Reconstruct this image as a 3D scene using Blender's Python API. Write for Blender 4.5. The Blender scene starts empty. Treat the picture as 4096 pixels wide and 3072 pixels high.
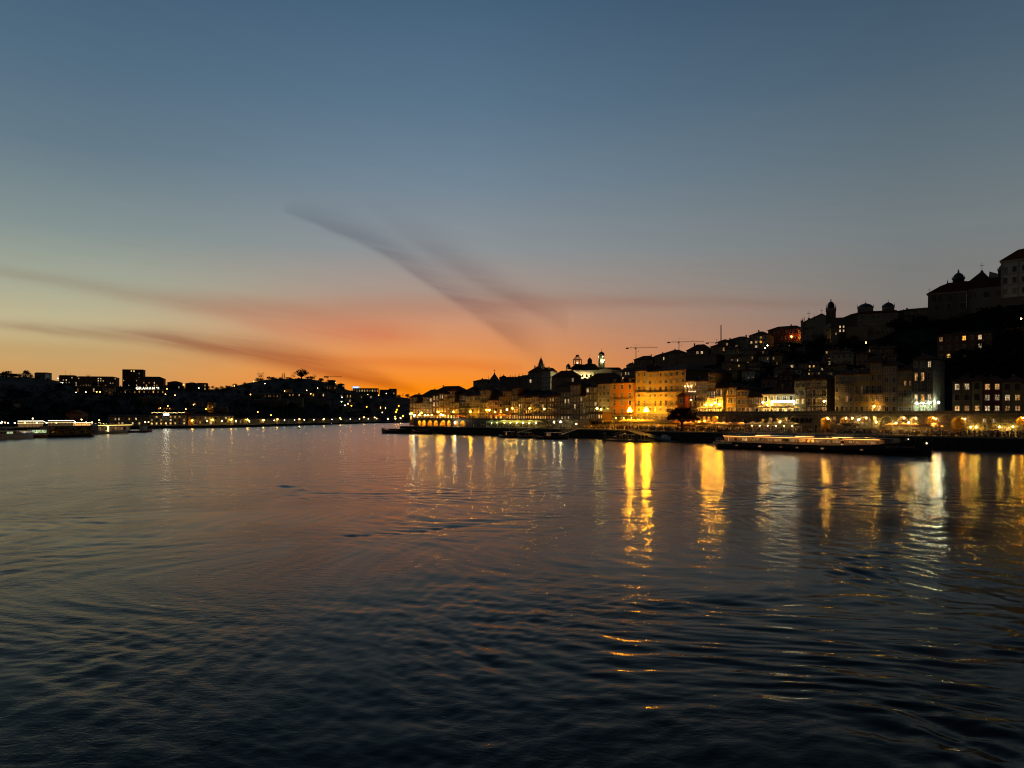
import bpy, math, random
from mathutils import Vector, Matrix

# ---------------------------------------------------------------- camera
F, CX, HY, CAMZ = 3075.0, 2048.0, 1657.0, 9.5      # focal length and horizon in photo pixels, eye height in metres
sc = bpy.context.scene
COL = sc.collection
cam_d = bpy.data.cameras.new('camera')
cam = bpy.data.objects.new('camera', cam_d)
COL.objects.link(cam)
cam.location = (0, 0, CAMZ)
cam.rotation_euler = (math.radians(90), 0, 0)
cam_d.sensor_width = 36
cam_d.lens = 36 * F / 4096
cam_d.shift_y = (HY - 1536) / 4096
cam_d.clip_start = 0.5
cam_d.clip_end = 30000
sc.camera = cam
sc.view_settings.view_transform = 'Standard'
sc.view_settings.look = 'None'
sc.view_settings.gamma = 1
sc.view_settings.exposure = 0
sc.render.engine = 'CYCLES'
sc.cycles.use_denoising = True
sc.cycles.max_bounces = 5
sc.cycles.diffuse_bounces = 2
sc.cycles.glossy_bounces = 3
sc.cycles.sample_clamp_indirect = 4
sc.cycles.caustics_reflective = False
sc.cycles.caustics_refractive = False
sc.cycles.use_light_tree = True
sc.cycles.filter_width = 1.1


def lin(r, g, b):
    f = lambda c: (c / 255 / 12.92) if c <= 10 else ((c / 255 + 0.055) / 1.055) ** 2.4
    return (f(r), f(g), f(b), 1)


class NT:
    """small helper to write node trees"""
    def __init__(self, tree):
        self.t = tree
        self.n = tree.nodes
        self.l = tree.links

    def new(self, typ, **kw):
        n = self.n.new(typ)
        for k, v in kw.items():
            setattr(n, k, v)
        return n

    def put(self, sock, v):
        if isinstance(v, bpy.types.NodeSocket):
            self.l.new(v, sock)
        else:
            sock.default_value = v

    def m(self, op, a, b=0.0, c=0.0, clamp=False):
        n = self.new('ShaderNodeMath', operation=op, use_clamp=clamp)
        for i, v in enumerate((a, b, c)):
            self.put(n.inputs[i], v)
        return n.outputs[0]

    def mix(self, f, a, b, blend='MIX'):
        n = self.new('ShaderNodeMix', data_type='RGBA', blend_type=blend)
        self.put(n.inputs[0], f)
        self.put(n.inputs[6], a)
        self.put(n.inputs[7], b)
        return n.outputs[2]

    def ramp(self, f, stops, interp='LINEAR'):
        n = self.new('ShaderNodeValToRGB')
        r = n.color_ramp
        r.interpolation = interp
        while len(r.elements) < len(stops):
            r.elements.new(0.5)
        for e, (p, c) in zip(r.elements, stops):
            e.position = p
            e.color = c
        self.put(n.inputs[0], f)
        return n.outputs[0]

    def rng(self, v, a, b, c, d, smooth=False):
        n = self.new('ShaderNodeMapRange', clamp=True)
        if smooth:
            n.interpolation_type = 'SMOOTHSTEP'
        for i, x in enumerate((v, a, b, c, d)):
            self.put(n.inputs[i], x)
        return n.outputs[0]

    def noise(self, vec, scale, detail=3, rough=0.5, dist=0.0, dim='3D'):
        n = self.new('ShaderNodeTexNoise', noise_dimensions=dim)
        if vec is not None:
            self.l.new(vec, n.inputs['Vector'])
        n.inputs['Scale'].default_value = scale
        n.inputs['Detail'].default_value = detail
        n.inputs['Roughness'].default_value = rough
        n.inputs['Distortion'].default_value = dist
        return n.outputs['Fac']

    def xyz(self, x, y, z):
        n = self.new('ShaderNodeCombineXYZ')
        for i, v in enumerate((x, y, z)):
            self.put(n.inputs[i], v)
        return n.outputs[0]

    def curve(self, f, pts):
        n = self.new('ShaderNodeFloatCurve')
        c = n.mapping.curves[0]
        n.mapping.use_clip = False
        while len(c.points) < len(pts):
            c.points.new(0.5, 0.5)
        for p, (x, y) in zip(c.points, pts):
            p.location = (x, y)
        n.mapping.update()
        n.inputs[0].default_value = 1
        self.put(n.inputs[1], f)
        return n.outputs[0]


# ---------------------------------------------------------------- dusk sky (the sun has set behind the far end of the river)
world = bpy.data.worlds.new('World')
sc.world = world
world.use_nodes = True
w = NT(world.node_tree)
w.n.clear()
SKY = dict(
    L=[(0, (206, 142, 78)), (3, (204, 158, 99)), (4.4, (197, 170, 120)), (5.7, (195, 182, 142)), (8.5, (165, 169, 149)), (12, (132, 146, 145)),
       (17, (101, 122, 136)), (22, (82, 108, 129)), (28.5, (64, 91, 116)), (45, (36, 55, 78))],
    S=[(0, (255, 128, 0)), (2, (255, 142, 18)), (4, (240, 148, 72)), (6.5, (210, 148, 110)), (9, (172, 150, 137)), (12, (142, 147, 150)),
       (17, (112, 132, 148)), (22, (89, 115, 137)), (28.5, (68, 96, 122)), (45, (38, 58, 82))],
    R=[(0, (136, 108, 98)), (4, (134, 114, 106)), (8, (126, 123, 118)), (12, (116, 124, 126)), (17, (96, 112, 122)), (22, (77, 98, 115)),
       (28.5, (58, 80, 101)), (45, (34, 52, 72))])
tc = w.new('ShaderNodeTexCoord')
sep = w.new('ShaderNodeSeparateXYZ')
w.l.new(tc.outputs['Generated'], sep.inputs[0])
X, Y, Z = sep.outputs
az = w.m('MULTIPLY', w.m('ARCTAN2', X, Y), 180 / math.pi)                  # degrees, 0 = down river, positive to the north bank
hyp = w.m('SQRT', w.m('ADD', w.m('MULTIPLY', X, X), w.m('MULTIPLY', Y, Y)))
el = w.m('MULTIPLY', w.m('ARCTAN2', Z, hyp), 180 / math.pi)
el0 = w.m('ABSOLUTE', el)
eln = w.m('DIVIDE', el0, 45.0)
cols = {k: w.ramp(eln, [(min(1, e / 45), lin(*c)) for e, c in v]) for k, v in SKY.items()}
cL = w.mix(w.rng(az, -31, -7, 0, 1, True), cols['L'], cols['S'])
base = w.mix(w.rng(az, -3, 27, 0, 1), cL, cols['R'])


def P_az(px, py):
    x, y, z = (px - CX) / F, 1.0, (HY - py) / F
    return math.degrees(math.atan2(x, y)), math.degrees(math.atan2(z, math.hypot(x, y)))


azn = w.rng(az, -36, 36, 0, 1)
wisp_v = w.xyz(w.m('MULTIPLY', az, 0.06), w.m('ADD', w.m('MULTIPLY', el, 0.75), w.m('MULTIPLY', az, 0.12)), 0.0)
wisp = w.noise(wisp_v, 1.6, 6, 0.62, 0.4)
wob = w.m('MULTIPLY', w.m('SUBTRACT', w.noise(w.xyz(w.m('MULTIPLY', az, 0.10), w.m('MULTIPLY', el, 0.16), 3.0), 1.0, 4, 0.6), 0.5), 0.7)


def streak(pts, prof, colour, upper=1.0):
    """a cloud band: pts = centre line in photo pixels, prof = (px, half width in degrees, strength)"""
    cen = w.curve(azn, [((P_az(*p)[0] + 36) / 72, P_az(*p)[1] / 20) for p in pts])
    wid = w.curve(azn, [((P_az(p[0], 1300)[0] + 36) / 72, p[1] / 4) for p in prof])
    stg = w.curve(azn, [((P_az(p[0], 1300)[0] + 36) / 72, p[2]) for p in prof])
    d = w.m('SUBTRACT', w.m('ADD', el, wob), w.m('MULTIPLY', cen, 20.0))
    ww = w.m('MULTIPLY', wid, 4.0)
    up = w.m('GREATER_THAN', d, 0.0)
    ww = w.m('MULTIPLY', ww, w.m('ADD', 1.0, w.m('MULTIPLY', up, upper - 1.0)))
    q = w.m('DIVIDE', d, w.m('MAXIMUM', ww, 0.02))
    g = w.m('EXPONENT', w.m('MULTIPLY', w.m('MULTIPLY', q, q), -1.0))
    tex = w.rng(wisp, 0.30, 0.62, 0.62, 1.0, True)
    return w.m('MULTIPLY', w.m('MULTIPLY', g, stg, clamp=True), tex), colour


bands = [
    streak([(1150, 850), (1300, 905), (1500, 990), (1700, 1115), (1900, 1245), (2080, 1375), (2200, 1450)],
           [(1130, 0.12, 0.0), (1220, 0.22, 0.50), (1450, 0.30, 0.75), (1750, 0.36, 0.85), (1980, 0.5, 0.75), (2120, 0.6, 0.35), (2200, 0.6, 0.0)],
           (0.66, 0.64, 0.70, 1), 4.2),
    streak([(1480, 820), (1700, 985), (1850, 1075), (2000, 1160), (2150, 1240), (2300, 1310)],
           [(1450, 0.4, 0.0), (1650, 0.6, 0.30), (1950, 0.6, 0.62), (2100, 0.5, 0.55), (2280, 0.6, 0.0)], (0.70, 0.64, 0.67, 1), 2.4),
    streak([(-200, 1285), (0, 1300), (400, 1340), (800, 1385), (1100, 1430), (1400, 1500), (1650, 1560)],
           [(-200, 0.2, 0.2), (0, 0.25, 0.5), (500, 0.42, 0.85), (800, 0.62, 1.0), (1150, 0.75, 1.0), (1450, 0.55, 0.95), (1600, 0.35, 0.6), (1700, 0.2, 0.0)],
           (0.60, 0.44, 0.46, 1), 1.5),
    streak([(600, 1215), (900, 1255), (1200, 1315), (1400, 1335), (1700, 1345)],
           [(600, 0.5, 0.0), (900, 0.6, 0.45), (1150, 0.75, 0.75), (1450, 0.7, 0.8), (1600, 0.6, 0.5), (1750, 0.5, 0.0)], (0.93, 0.66, 0.66, 1), 1.8),
    streak([(-100, 1065), (300, 1135), (700, 1205), (1100, 1235), (1600, 1230), (2200, 1212), (3200, 1215)],
           [(-150, 0.3, 0.35), (300, 0.45, 0.55), (700, 0.6, 0.62), (1100, 0.7, 0.5), (1700, 0.8, 0.42), (2300, 0.5, 0.5), (2900, 0.35, 0.4), (3500, 0.3, 0.0)],
           (0.80, 0.62, 0.60, 1), 1.2),
    streak([(1000, 1430), (1400, 1440), (1800, 1455), (2200, 1480)],
           [(1000, 0.3, 0.0), (1400, 0.4, 0.4), (1800, 0.45, 0.5), (2100, 0.4, 0.0)], (0.85, 0.60, 0.50, 1), 1.0),
    streak([(0, 1390), (400, 1410), (900, 1470)],
           [(0, 0.5, 0.25), (400, 0.5, 0.3), (900, 0.4, 0.0)], (0.85, 0.72, 0.62, 1), 1.0),
]
sky = base
for mask, c in bands:
    sky = w.mix(mask, sky, w.mix(1.0, sky, c, 'MULTIPLY'))
thin = w.rng(wisp, 0.3, 0.7, 0.985, 1.015)
sky = w.mix(1.0, sky, w.xyz(thin, thin, thin), 'MULTIPLY')
# the eastern half of the sky, behind the bridge, is already dark
back = w.m('COSINE', w.m('MULTIPLY', w.m('ADD', az, 10.0), math.pi / 180))
dark = w.rng(back, -0.6, 0.78, 0.10, 1.0, True)
hi = w.rng(el0, 25, 80, 0, 1, True)
dark = w.m('MAXIMUM', dark, w.m('MULTIPLY', hi, 0.28))
sky = w.mix(1.0, sky, w.xyz(dark, dark, dark), 'MULTIPLY')
bg = w.new('ShaderNodeBackground')
w.l.new(sky, bg.inputs[0])
bg.inputs[1].default_value = 1.0
wo = w.new('ShaderNodeOutputWorld')
w.l.new(bg.outputs[0], wo.inputs[0])
world.cycles.sampling_method = 'MANUAL'
world.cycles.sample_map_resolution = 512

# ---------------------------------------------------------------- materials
MATS = {}


def material(name):
    m = bpy.data.materials.new(name)
    m.use_nodes = True
    t = NT(m.node_tree)
    t.n.clear()
    out = t.new('ShaderNodeOutputMaterial')
    b = t.new('ShaderNodeBsdfPrincipled')
    t.l.new(b.outputs[0], out.inputs[0])
    MATS[name] = m
    return t, b


def bump(t, b, h, strength=0.4, dist=0.05):
    n = t.new('ShaderNodeBump')
    n.inputs['Strength'].default_value = strength
    n.inputs['Distance'].default_value = dist
    t.put(n.inputs['Height'], h)
    t.l.new(n.outputs[0], b.inputs['Normal'])


def simple(name, col, rough=0.7, metal=0.0, var=0.25, scale=2.0):
    t, b = material(name)
    co = t.new('ShaderNodeTexCoord').outputs['Object']
    f = t.noise(co, scale, 4, 0.6)
    dk = tuple(c * (1 - var) for c in col[:3]) + (1,)
    lt = tuple(min(1, c * (1 + var)) for c in col[:3]) + (1,)
    t.l.new(t.mix(t.rng(f, 0.3, 0.7, 0, 1), dk, lt), b.inputs['Base Color'])
    b.inputs['Roughness'].default_value = rough
    b.inputs['Metallic'].default_value = metal
    if rough > 0.75:
        b.inputs['Specular IOR Level'].default_value = 0.08
    return MATS[name]


def tinted(name, rough=0.85, grain=0.5, var=0.3, streaks=True):
    """wall paint: colour from the object, weathered by noise"""
    t, b = material(name)
    oi = t.new('ShaderNodeObjectInfo')
    co = t.new('ShaderNodeTexCoord').outputs['Object']
    f = t.noise(co, 0.35, 5, 0.65)
    c = t.mix(t.rng(f, 0.35, 0.7, 0, var), oi.outputs['Color'], (0.12, 0.10, 0.08, 1))
    if streaks:
        mp = t.new('ShaderNodeMapping')
        mp.inputs['Scale'].default_value = (1.6, 1.6, 0.12)
        t.l.new(co, mp.inputs[0])
        s = t.noise(mp.outputs[0], 1.0, 4, 0.6)
        c = t.mix(t.rng(s, 0.52, 0.75, 0, 0.45), c, (0.05, 0.045, 0.04, 1))
    t.l.new(c, b.inputs['Base Color'])
    b.inputs['Roughness'].default_value = rough
    if rough > 0.75:
        b.inputs['Specular IOR Level'].default_value = 0.1
    bump(t, b, t.noise(co, 14, 3, 0.6), grain, 0.03)
    return MATS[name]


def stone(name, c1, c2, mortar, sx=0.9, sz=0.42, rough=0.9):
    t, b = material(name)
    co = t.new('ShaderNodeTexCoord').outputs['Object']
    s = t.new('ShaderNodeSeparateXYZ')
    t.l.new(co, s.inputs[0])
    wob_ = t.m('MULTIPLY', t.m('SUBTRACT', t.noise(co, 0.9, 3, 0.6), 0.5), 0.35)
    v = t.xyz(t.m('ADD', t.m('ADD', s.outputs[0], s.outputs[1]), t.m('MULTIPLY', wob_, 2.0)), t.m('ADD', s.outputs[2], wob_), 0.0)
    br = t.new('ShaderNodeTexBrick')
    t.l.new(v, br.inputs['Vector'])
    br.inputs['Color1'].default_value = c1
    br.inputs['Color2'].default_value = c2
    br.inputs['Mortar'].default_value = mortar
    br.inputs['Scale'].default_value = 1.0
    br.inputs['Brick Width'].default_value = sx
    br.inputs['Row Height'].default_value = sz
    br.inputs['Mortar Size'].default_value = 0.03
    br.inputs['Mortar Smooth'].default_value = 0.4
    n = t.noise(co, 1.2, 6, 0.7)
    c = t.mix(t.rng(n, 0.35, 0.68, 0, 0.8), br.outputs['Color'], (0.05, 0.042, 0.034, 1))
    t.l.new(c, b.inputs['Base Color'])
    b.inputs['Roughness'].default_value = rough
    h = t.m('ADD', t.m('MULTIPLY', br.outputs['Fac'], -1.0), t.m('MULTIPLY', n, 1.2))
    bump(t, b, h, 0.9, 0.08)
    return MATS[name]


def emitter(name, col, strength, var=0.0, tex=False):
    t, b = material(name)
    t.n.remove(b)
    e = t.new('ShaderNodeEmission')
    c = col
    s = strength
    if var:
        oi = t.new('ShaderNodeObjectInfo')
        s = t.m('MULTIPLY', strength, t.rng(oi.outputs['Random'], 0, 1, 1 - var, 1 + var))
    if tex:                                                                   # curtains, furniture and people behind the glass
        co = t.new('ShaderNodeTexCoord').outputs['Object']
        oi = t.new('ShaderNodeObjectInfo')
        off = t.m('MULTIPLY', oi.outputs['Random'], 60.0)
        sp = t.new('ShaderNodeSeparateXYZ')
        t.l.new(co, sp.inputs[0])
        v = t.xyz(t.m('ADD', sp.outputs[0], off), off, t.m('MULTIPLY', sp.outputs[2], 0.45))
        f = t.noise(v, 2.6, 4, 0.65)
        s = t.m('MULTIPLY', s, t.rng(f, 0.36, 0.62, 0.12, 1.25, True))
    t.put(e.inputs[0], c)
    t.put(e.inputs[1], s)
    t.l.new(e.outputs[0], t.n['Material Output'].inputs[0])
    return MATS[name]


tinted('plaster')
tinted('glazed_tile_wall', 0.35, 0.25, 0.2)
tinted('cloth', 0.8, 0.2, 0.1, False)
tinted('paint', 0.5, 0.1, 0.15, False)
stone('granite', (0.28, 0.23, 0.17, 1), (0.17, 0.145, 0.11, 1), (0.10, 0.085, 0.07, 1), 0.8, 0.4)
stone('rubble_wall', (0.34, 0.31, 0.26, 1), (0.22, 0.20, 0.17, 1), (0.10, 0.09, 0.08, 1), 0.6, 0.3)
simple('granite_trim', (0.33, 0.30, 0.25), 0.8)
simple('quay_stone', (0.26, 0.22, 0.17), 0.8, 0, 0.35, 0.8)
simple('dark_stone', (0.035, 0.033, 0.03), 0.8, 0, 0.4, 0.6)
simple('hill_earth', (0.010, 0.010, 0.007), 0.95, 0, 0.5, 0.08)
simple('white_paint', (0.60, 0.58, 0.52), 0.5)
simple('dark_paint', (0.035, 0.025, 0.02), 0.5)
simple('green_paint', (0.03, 0.06, 0.04), 0.5)
simple('red_paint', (0.20, 0.03, 0.025), 0.5)
simple('brown_wood', (0.12, 0.06, 0.03), 0.6)
simple('iron', (0.015, 0.015, 0.015), 0.5, 0.6)
simple('steel', (0.25, 0.25, 0.25), 0.4, 0.8)
simple('lead_roof', (0.05, 0.05, 0.05), 0.6)
simple('hull_black', (0.008, 0.008, 0.010), 0.35)
simple('cream_paint', (0.62, 0.50, 0.33), 0.5)
simple('white_cloth', (0.66, 0.60, 0.48), 0.85)
simple('skin', (0.42, 0.26, 0.18), 0.6)
simple('hair', (0.03, 0.02, 0.015), 0.7)
simple('bark', (0.05, 0.035, 0.025), 0.9, 0, 0.4, 6)
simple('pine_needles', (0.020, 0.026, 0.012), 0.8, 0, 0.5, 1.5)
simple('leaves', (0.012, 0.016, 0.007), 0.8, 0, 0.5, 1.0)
simple('crane_yellow', (0.30, 0.18, 0.03), 0.5, 0.2)
t_, b_ = material('roof_tiles')
co_ = t_.new('ShaderNodeTexCoord').outputs['Object']
wv = t_.new('ShaderNodeTexWave')
t_.l.new(co_, wv.inputs[0])
wv.inputs['Scale'].default_value = 1.3
nz = t_.noise(co_, 0.7, 5, 0.7)
t_.l.new(t_.mix(nz, (0.07, 0.030, 0.018, 1), (0.20, 0.085, 0.045, 1)), b_.inputs['Base Color'])
b_.inputs['Roughness'].default_value = 0.9
b_.inputs['Specular IOR Level'].default_value = 0.1
bump(t_, b_, wv.outputs['Fac'], 0.6, 0.06)
t_, b_ = material('window_glass')
b_.inputs['Base Color'].default_value = (0.012, 0.013, 0.015, 1)
b_.inputs['Roughness'].default_value = 0.06
b_.inputs['IOR'].default_value = 1.5
co_ = t_.new('ShaderNodeTexCoord').outputs['Object']
oi_ = t_.new('ShaderNodeObjectInfo')
# some windows have pale curtains drawn
t_.l.new(t_.mix(t_.m('GREATER_THAN', oi_.outputs['Random'], 0.62), (0.012, 0.013, 0.015, 1), (0.16, 0.145, 0.12, 1)), b_.inputs['Base Color'])

WARM, AMBER, SODIUM, WHITE, COOL = (1, 0.50, 0.11, 1), (1, 0.40, 0.055, 1), (1, 0.36, 0.012, 1), (1, 0.78, 0.42, 1), (0.84, 0.97, 0.74, 1)
emitter('lit_warm', (1, 0.52, 0.16, 1), 0.62, 0.6, True)
emitter('lit_white', (1, 0.70, 0.36, 1), 0.70, 0.6, True)
emitter('lit_amber', (1, 0.40, 0.06, 1), 1.2, 0.5, True)
emitter('lit_bright', (1, 0.56, 0.14, 1), 1.7, 0.5, True)
emitter('lit_dim', (1, 0.50, 0.18, 1), 0.22, 0.7, True)
emitter('lit_green', (0.80, 1, 0.50, 1), 0.8, 0.4, True)
SMAT = {None: 'window_glass', '.': 'window_glass', 'w': 'lit_warm', 'W': 'lit_white', 'a': 'lit_amber', 'b': 'lit_bright', 'd': 'lit_dim', 'g': 'lit_green'}
LAMP = {}


def lamp_mat(col, strength):
    k = (col, strength)
    if k not in LAMP:
        LAMP[k] = emitter('lamp_glow_%d' % len(LAMP), col, strength)
    return LAMP[k]


ORD = 'first second third fourth fifth sixth seventh eighth ninth tenth eleventh twelfth thirteenth fourteenth fifteenth sixteenth seventeenth eighteenth nineteenth twentieth'.split()
ORD += ['twenty-' + o_ for o_ in ORD[:9]] + ['thirtieth'] + ['thirty-' + o_ for o_ in ORD[:9]] + ['fortieth'] + ['forty-' + o_ for o_ in ORD[:9]]


# ---------------------------------------------------------------- mesh helpers
class MB:
    def __init__(self):
        self.v, self.f, self.mi, self.mats = [], [], [], []

    def mat(self, m):
        m = MATS[m] if isinstance(m, str) else m
        if m not in self.mats:
            self.mats.append(m)
        return self.mats.index(m)

    def poly(self, pts, m):
        i = len(self.v)
        self.v += [tuple(p) for p in pts]
        self.f.append(list(range(i, i + len(pts))))
        self.mi.append(self.mat(m))

    def box(self, x0, x1, y0, y1, z0, z1, m, M=None):
        i = len(self.v)
        ps = [(x, y, z) for z in (z0, z1) for x, y in ((x0, y0), (x1, y0), (x1, y1), (x0, y1))]
        if M is not None:
            ps = [tuple(M @ Vector(p)) for p in ps]
        self.v += ps
        k = self.mat(m)
        for q in ((3, 2, 1, 0), (4, 5, 6, 7), (0, 1, 5, 4), (1, 2, 6, 5), (2, 3, 7, 6), (3, 0, 4, 7)):
            self.f.append([i + a for a in q])
            self.mi.append(k)

    def bar(self, a, b, r, m, n=4, r2=None):
        a, b = Vector(a), Vector(b)
        d = b - a
        if d.length < 1e-6:
            return
        q = d.to_track_quat('Z', 'Y')
        r2 = r if r2 is None else r2
        i = len(self.v)
        for p, rr in ((a, r), (b, r2)):
            for k in range(n):
                t = 2 * math.pi * (k + 0.5) / n
                self.v.append(tuple(p + q @ Vector((rr * math.cos(t), rr * math.sin(t), 0))))
        mi = self.mat(m)
        for k in range(n):
            self.f.append([i + k, i + (k + 1) % n, i + n + (k + 1) % n, i + n + k])
            self.mi.append(mi)
        self.f.append([i + k for k in reversed(range(n))])
        self.f.append([i + n + k for k in range(n)])
        self.mi += [mi, mi]

    def lathe(self, prof, c, m, n=12, ph=0.0):
        """prof: list of (radius, z); c: centre (x, y, z)"""
        i = len(self.v)
        for r, z in prof:
            for k in range(n):
                t = 2 * math.pi * (k + ph) / n
                self.v.append((c[0] + r * math.cos(t), c[1] + r * math.sin(t), c[2] + z))
        mi = self.mat(m)
        for j in range(len(prof) - 1):
            for k in range(n):
                a, b = i + j * n + k, i + j * n + (k + 1) % n
                self.f.append([a, b, b + n, a + n])
                self.mi.append(mi)
        if prof[0][0] > 1e-4:
            self.f.append([i + k for k in reversed(range(n))])
            self.mi.append(mi)
        if prof[-1][0] > 1e-4:
            self.f.append([i + (len(prof) - 1) * n + k for k in range(n)])
            self.mi.append(mi)

    def ball(self, c, r, m, n=8, k=5, sz=1.0):
        self.lathe([(r * math.sin(math.pi * j / k) if 0 < j < k else 0.0005, -r * sz * math.cos(math.pi * j / k)) for j in range(k + 1)], c, m, n)

    def mesh(self, name, smooth=False):
        me = bpy.data.meshes.new(name)
        me.from_pydata(self.v, [], self.f)
        for m in self.mats:
            me.materials.append(m)
        me.polygons.foreach_set('material_index', self.mi)
        if smooth:
            me.polygons.foreach_set('use_smooth', [True] * len(self.f))
        me.update()
        return me

    def build(self, name, parent=None, smooth=False, loc=None, color=None):
        return link(name, self.mesh(name, smooth), parent, loc, color)


def link(name, me, parent=None, loc=None, color=None):
    o = bpy.data.objects.new(name, me)
    COL.objects.link(o)
    o.parent = parent
    if loc is not None:
        o.location = loc
    if color is not None:
        o.color = tuple(color[:3]) + (1,)
    elif parent is not None:
        o.color = parent.color
    return o


def empty(name, loc, rz=0.0, color=None):
    o = bpy.data.objects.new(name, None)
    COL.objects.link(o)
    o.location = loc
    o.rotation_euler = (0, 0, rz)
    o.empty_display_size = 0.5
    if color is not None:
        o.color = tuple(color[:3]) + (1,)
    return o


def tag(o, label=None, cat=None, group=None, kind=None):
    if label:
        o['label'] = label
    if cat:
        o['category'] = cat
    if group:
        o['group'] = group
    if kind:
        o['kind'] = kind
    return o


def interp(tbl, x):
    if x <= tbl[0][0]:
        return tbl[0][1]
    for (a, va), (b, vb) in zip(tbl, tbl[1:]):
        if x <= b:
            return va + (vb - va) * (x - a) / (b - a)
    return tbl[-1][1]


def k_of(px):
    return (px - CX) / F


def zat(py, Y):
    return CAMZ + (HY - py) / F * Y


def at(px, py, Y):
    return Vector((k_of(px) * Y, Y, zat(py, Y)))


def ywater(py):
    return CAMZ * F / (py - HY)


# ---------------------------------------------------------------- where the two banks run
QN = [Vector((k_of(p) * ywater(q), ywater(q))) for p, q in
      ((4096, 1808), (3000, 1777), (2700, 1767), (2400, 1754.5), (2000, 1742), (1700, 1735.5), (1600, 1733.5))]
d_ = (QN[0] - QN[1]).normalized()
QN.insert(0, QN[0] + d_ * 60)
NQ = 3.6                                                                      # quay level on the north bank


def offset_line(pts, off):
    """polyline moved inland (to the right of its run from near to far)"""
    out = []
    for i, p in enumerate(pts):
        a = pts[max(0, i - 1)]
        b = pts[min(len(pts) - 1, i + 1)]
        d = (b - a).normalized()
        out.append(p + Vector((d.y, -d.x)) * off)
    return out


def hit(px, off=0.0):
    """where the view ray of a column meets the line that runs off metres behind the north quay's edge"""
    k = k_of(px)
    ln = offset_line(QN, off)
    e = (ln[-1] - ln[-2]).normalized()
    ln.append(ln[-1] + e * 400)
    e = (ln[0] - ln[1]).normalized()
    ln.insert(0, ln[0] + e * 300)
    for a, b in zip(ln, ln[1:]):
        fa, fb = a.x - k * a.y, b.x - k * b.y
        if fa * fb <= 0 and abs(fa - fb) > 1e-9:
            t = fa / (fa - fb)
            return a + (b - a) * t
    return ln[-1]


QS = [Vector(p) for p in ((-500, 330), (-330, 400), (-262, 478), (-196, 546))] + [Vector((k_of(p) * ywater(q), ywater(q))) for p, q in ((1500, 1693), (1830, 1688))]
SQ = 1.8                                                                      # quay level on the south bank


def hit_s(px):
    k = k_of(px)
    for a, b in zip(QS, QS[1:]):
        fa, fb = a.x - k * a.y, b.x - k * b.y
        if fa * fb <= 0:
            t = fa / (fa - fb)
            return a + (b - a) * t
    return QS[-1] if px > 1000 else QS[0]


# ---------------------------------------------------------------- river
t, b = material('river_water')
geo = t.new('ShaderNodeNewGeometry')
pos = geo.outputs['Position']


def mp(v, sc_, rot=0.0):
    n = t.new('ShaderNodeMapping')
    n.inputs['Scale'].default_value = sc_
    n.inputs['Rotation'].default_value = (0, 0, rot)
    t.l.new(v, n.inputs[0])
    return n.outputs[0]


sepw = t.new('ShaderNodeSeparateXYZ')
t.l.new(pos, sepw.inputs[0])
patch = t.rng(t.noise(mp(pos, (0.06, 0.03, 1), 0.35), 1.0, 4, 0.55, 1.2), 0.38, 0.64, 0.25, 1.0, True)
rip = t.noise(mp(pos, (1.5, 2.6, 1), 0.32), 1.0, 3, 0.6, 0.6)
fine = t.noise(mp(pos, (4.2, 7.0, 1), 0.4), 1.0, 3, 0.6, 0.4)
h = t.m('MULTIPLY', t.m('ADD', t.m('MULTIPLY', rip, 0.026), t.m('MULTIPLY', fine, 0.009)), patch)
bm_ = t.new('ShaderNodeBump')
bm_.inputs['Strength'].default_value = 1.0
bm_.inputs['Distance'].default_value = 1.0
t.put(bm_.inputs['Height'], h)
# dark silty body under a mirror-like skin whose reflectance follows the angle of view
t.n.remove(b)
gl_ = t.new('ShaderNodeBsdfGlossy')
gl_.inputs['Color'].default_value = (1.0, 0.95, 0.87, 1)
rgh = t.m('ADD', t.rng(sepw.outputs[1], 25, 110, 0.09, 0.185), t.rng(sepw.outputs[1], 110, 350, 0.0, 0.05))
t.put(gl_.inputs['Roughness'], rgh)
t.l.new(bm_.outputs[0], gl_.inputs['Normal'])
body = t.new('ShaderNodeBsdfDiffuse')
body.inputs[0].default_value = (0.005, 0.008, 0.008, 1)
fr_ = t.new('ShaderNodeFresnel')
fr_.inputs['IOR'].default_value = 1.38
t.l.new(bm_.outputs[0], fr_.inputs['Normal'])
mx_ = t.new('ShaderNodeMixShader')
t.put(mx_.inputs[0], t.m('POWER', fr_.outputs[0], 1.42))
t.l.new(body.outputs[0], mx_.inputs[1])
t.l.new(gl_.outputs[0], mx_.inputs[2])
t.l.new(mx_.outputs[0], t.n['Material Output'].inputs[0])

# real waves: a surface whose mesh is finest near the bridge
import numpy as np
nrg = np.random.default_rng(3)
rr = np.concatenate([[0.5, 6.0], 12.0 * (430 / 12.0) ** (np.arange(760) / 759.0), 430 * (15000 / 430) ** (np.arange(1, 26) / 25.0)])
aa = np.radians(np.concatenate([np.linspace(-180, -44, 18)[:-1], np.linspace(-44, 44, 860), np.linspace(44, 180, 18)[1:]]))
R2, A2 = np.meshgrid(rr, aa, indexing='ij')
PX, PY = R2 * np.sin(A2), R2 * np.cos(A2)
space = np.maximum(R2 * 0.0048, R2 * math.radians(88 / 860))


def field(lmin, lmax, n, ang0, spread, power=0.0):
    """smooth random field of n plane waves, unit variance"""
    out = np.zeros_like(PX)
    tot = 0
    for i in range(n):
        lam = lmin * (lmax / lmin) ** nrg.random()
        a = ang0 + nrg.normal() * spread
        ph = nrg.random() * 6.283
        out += np.sin((PX * math.cos(a) + PY * math.sin(a)) * (6.2832 / lam) + ph)
        tot += 0.5
    return out / math.sqrt(tot)


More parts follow.
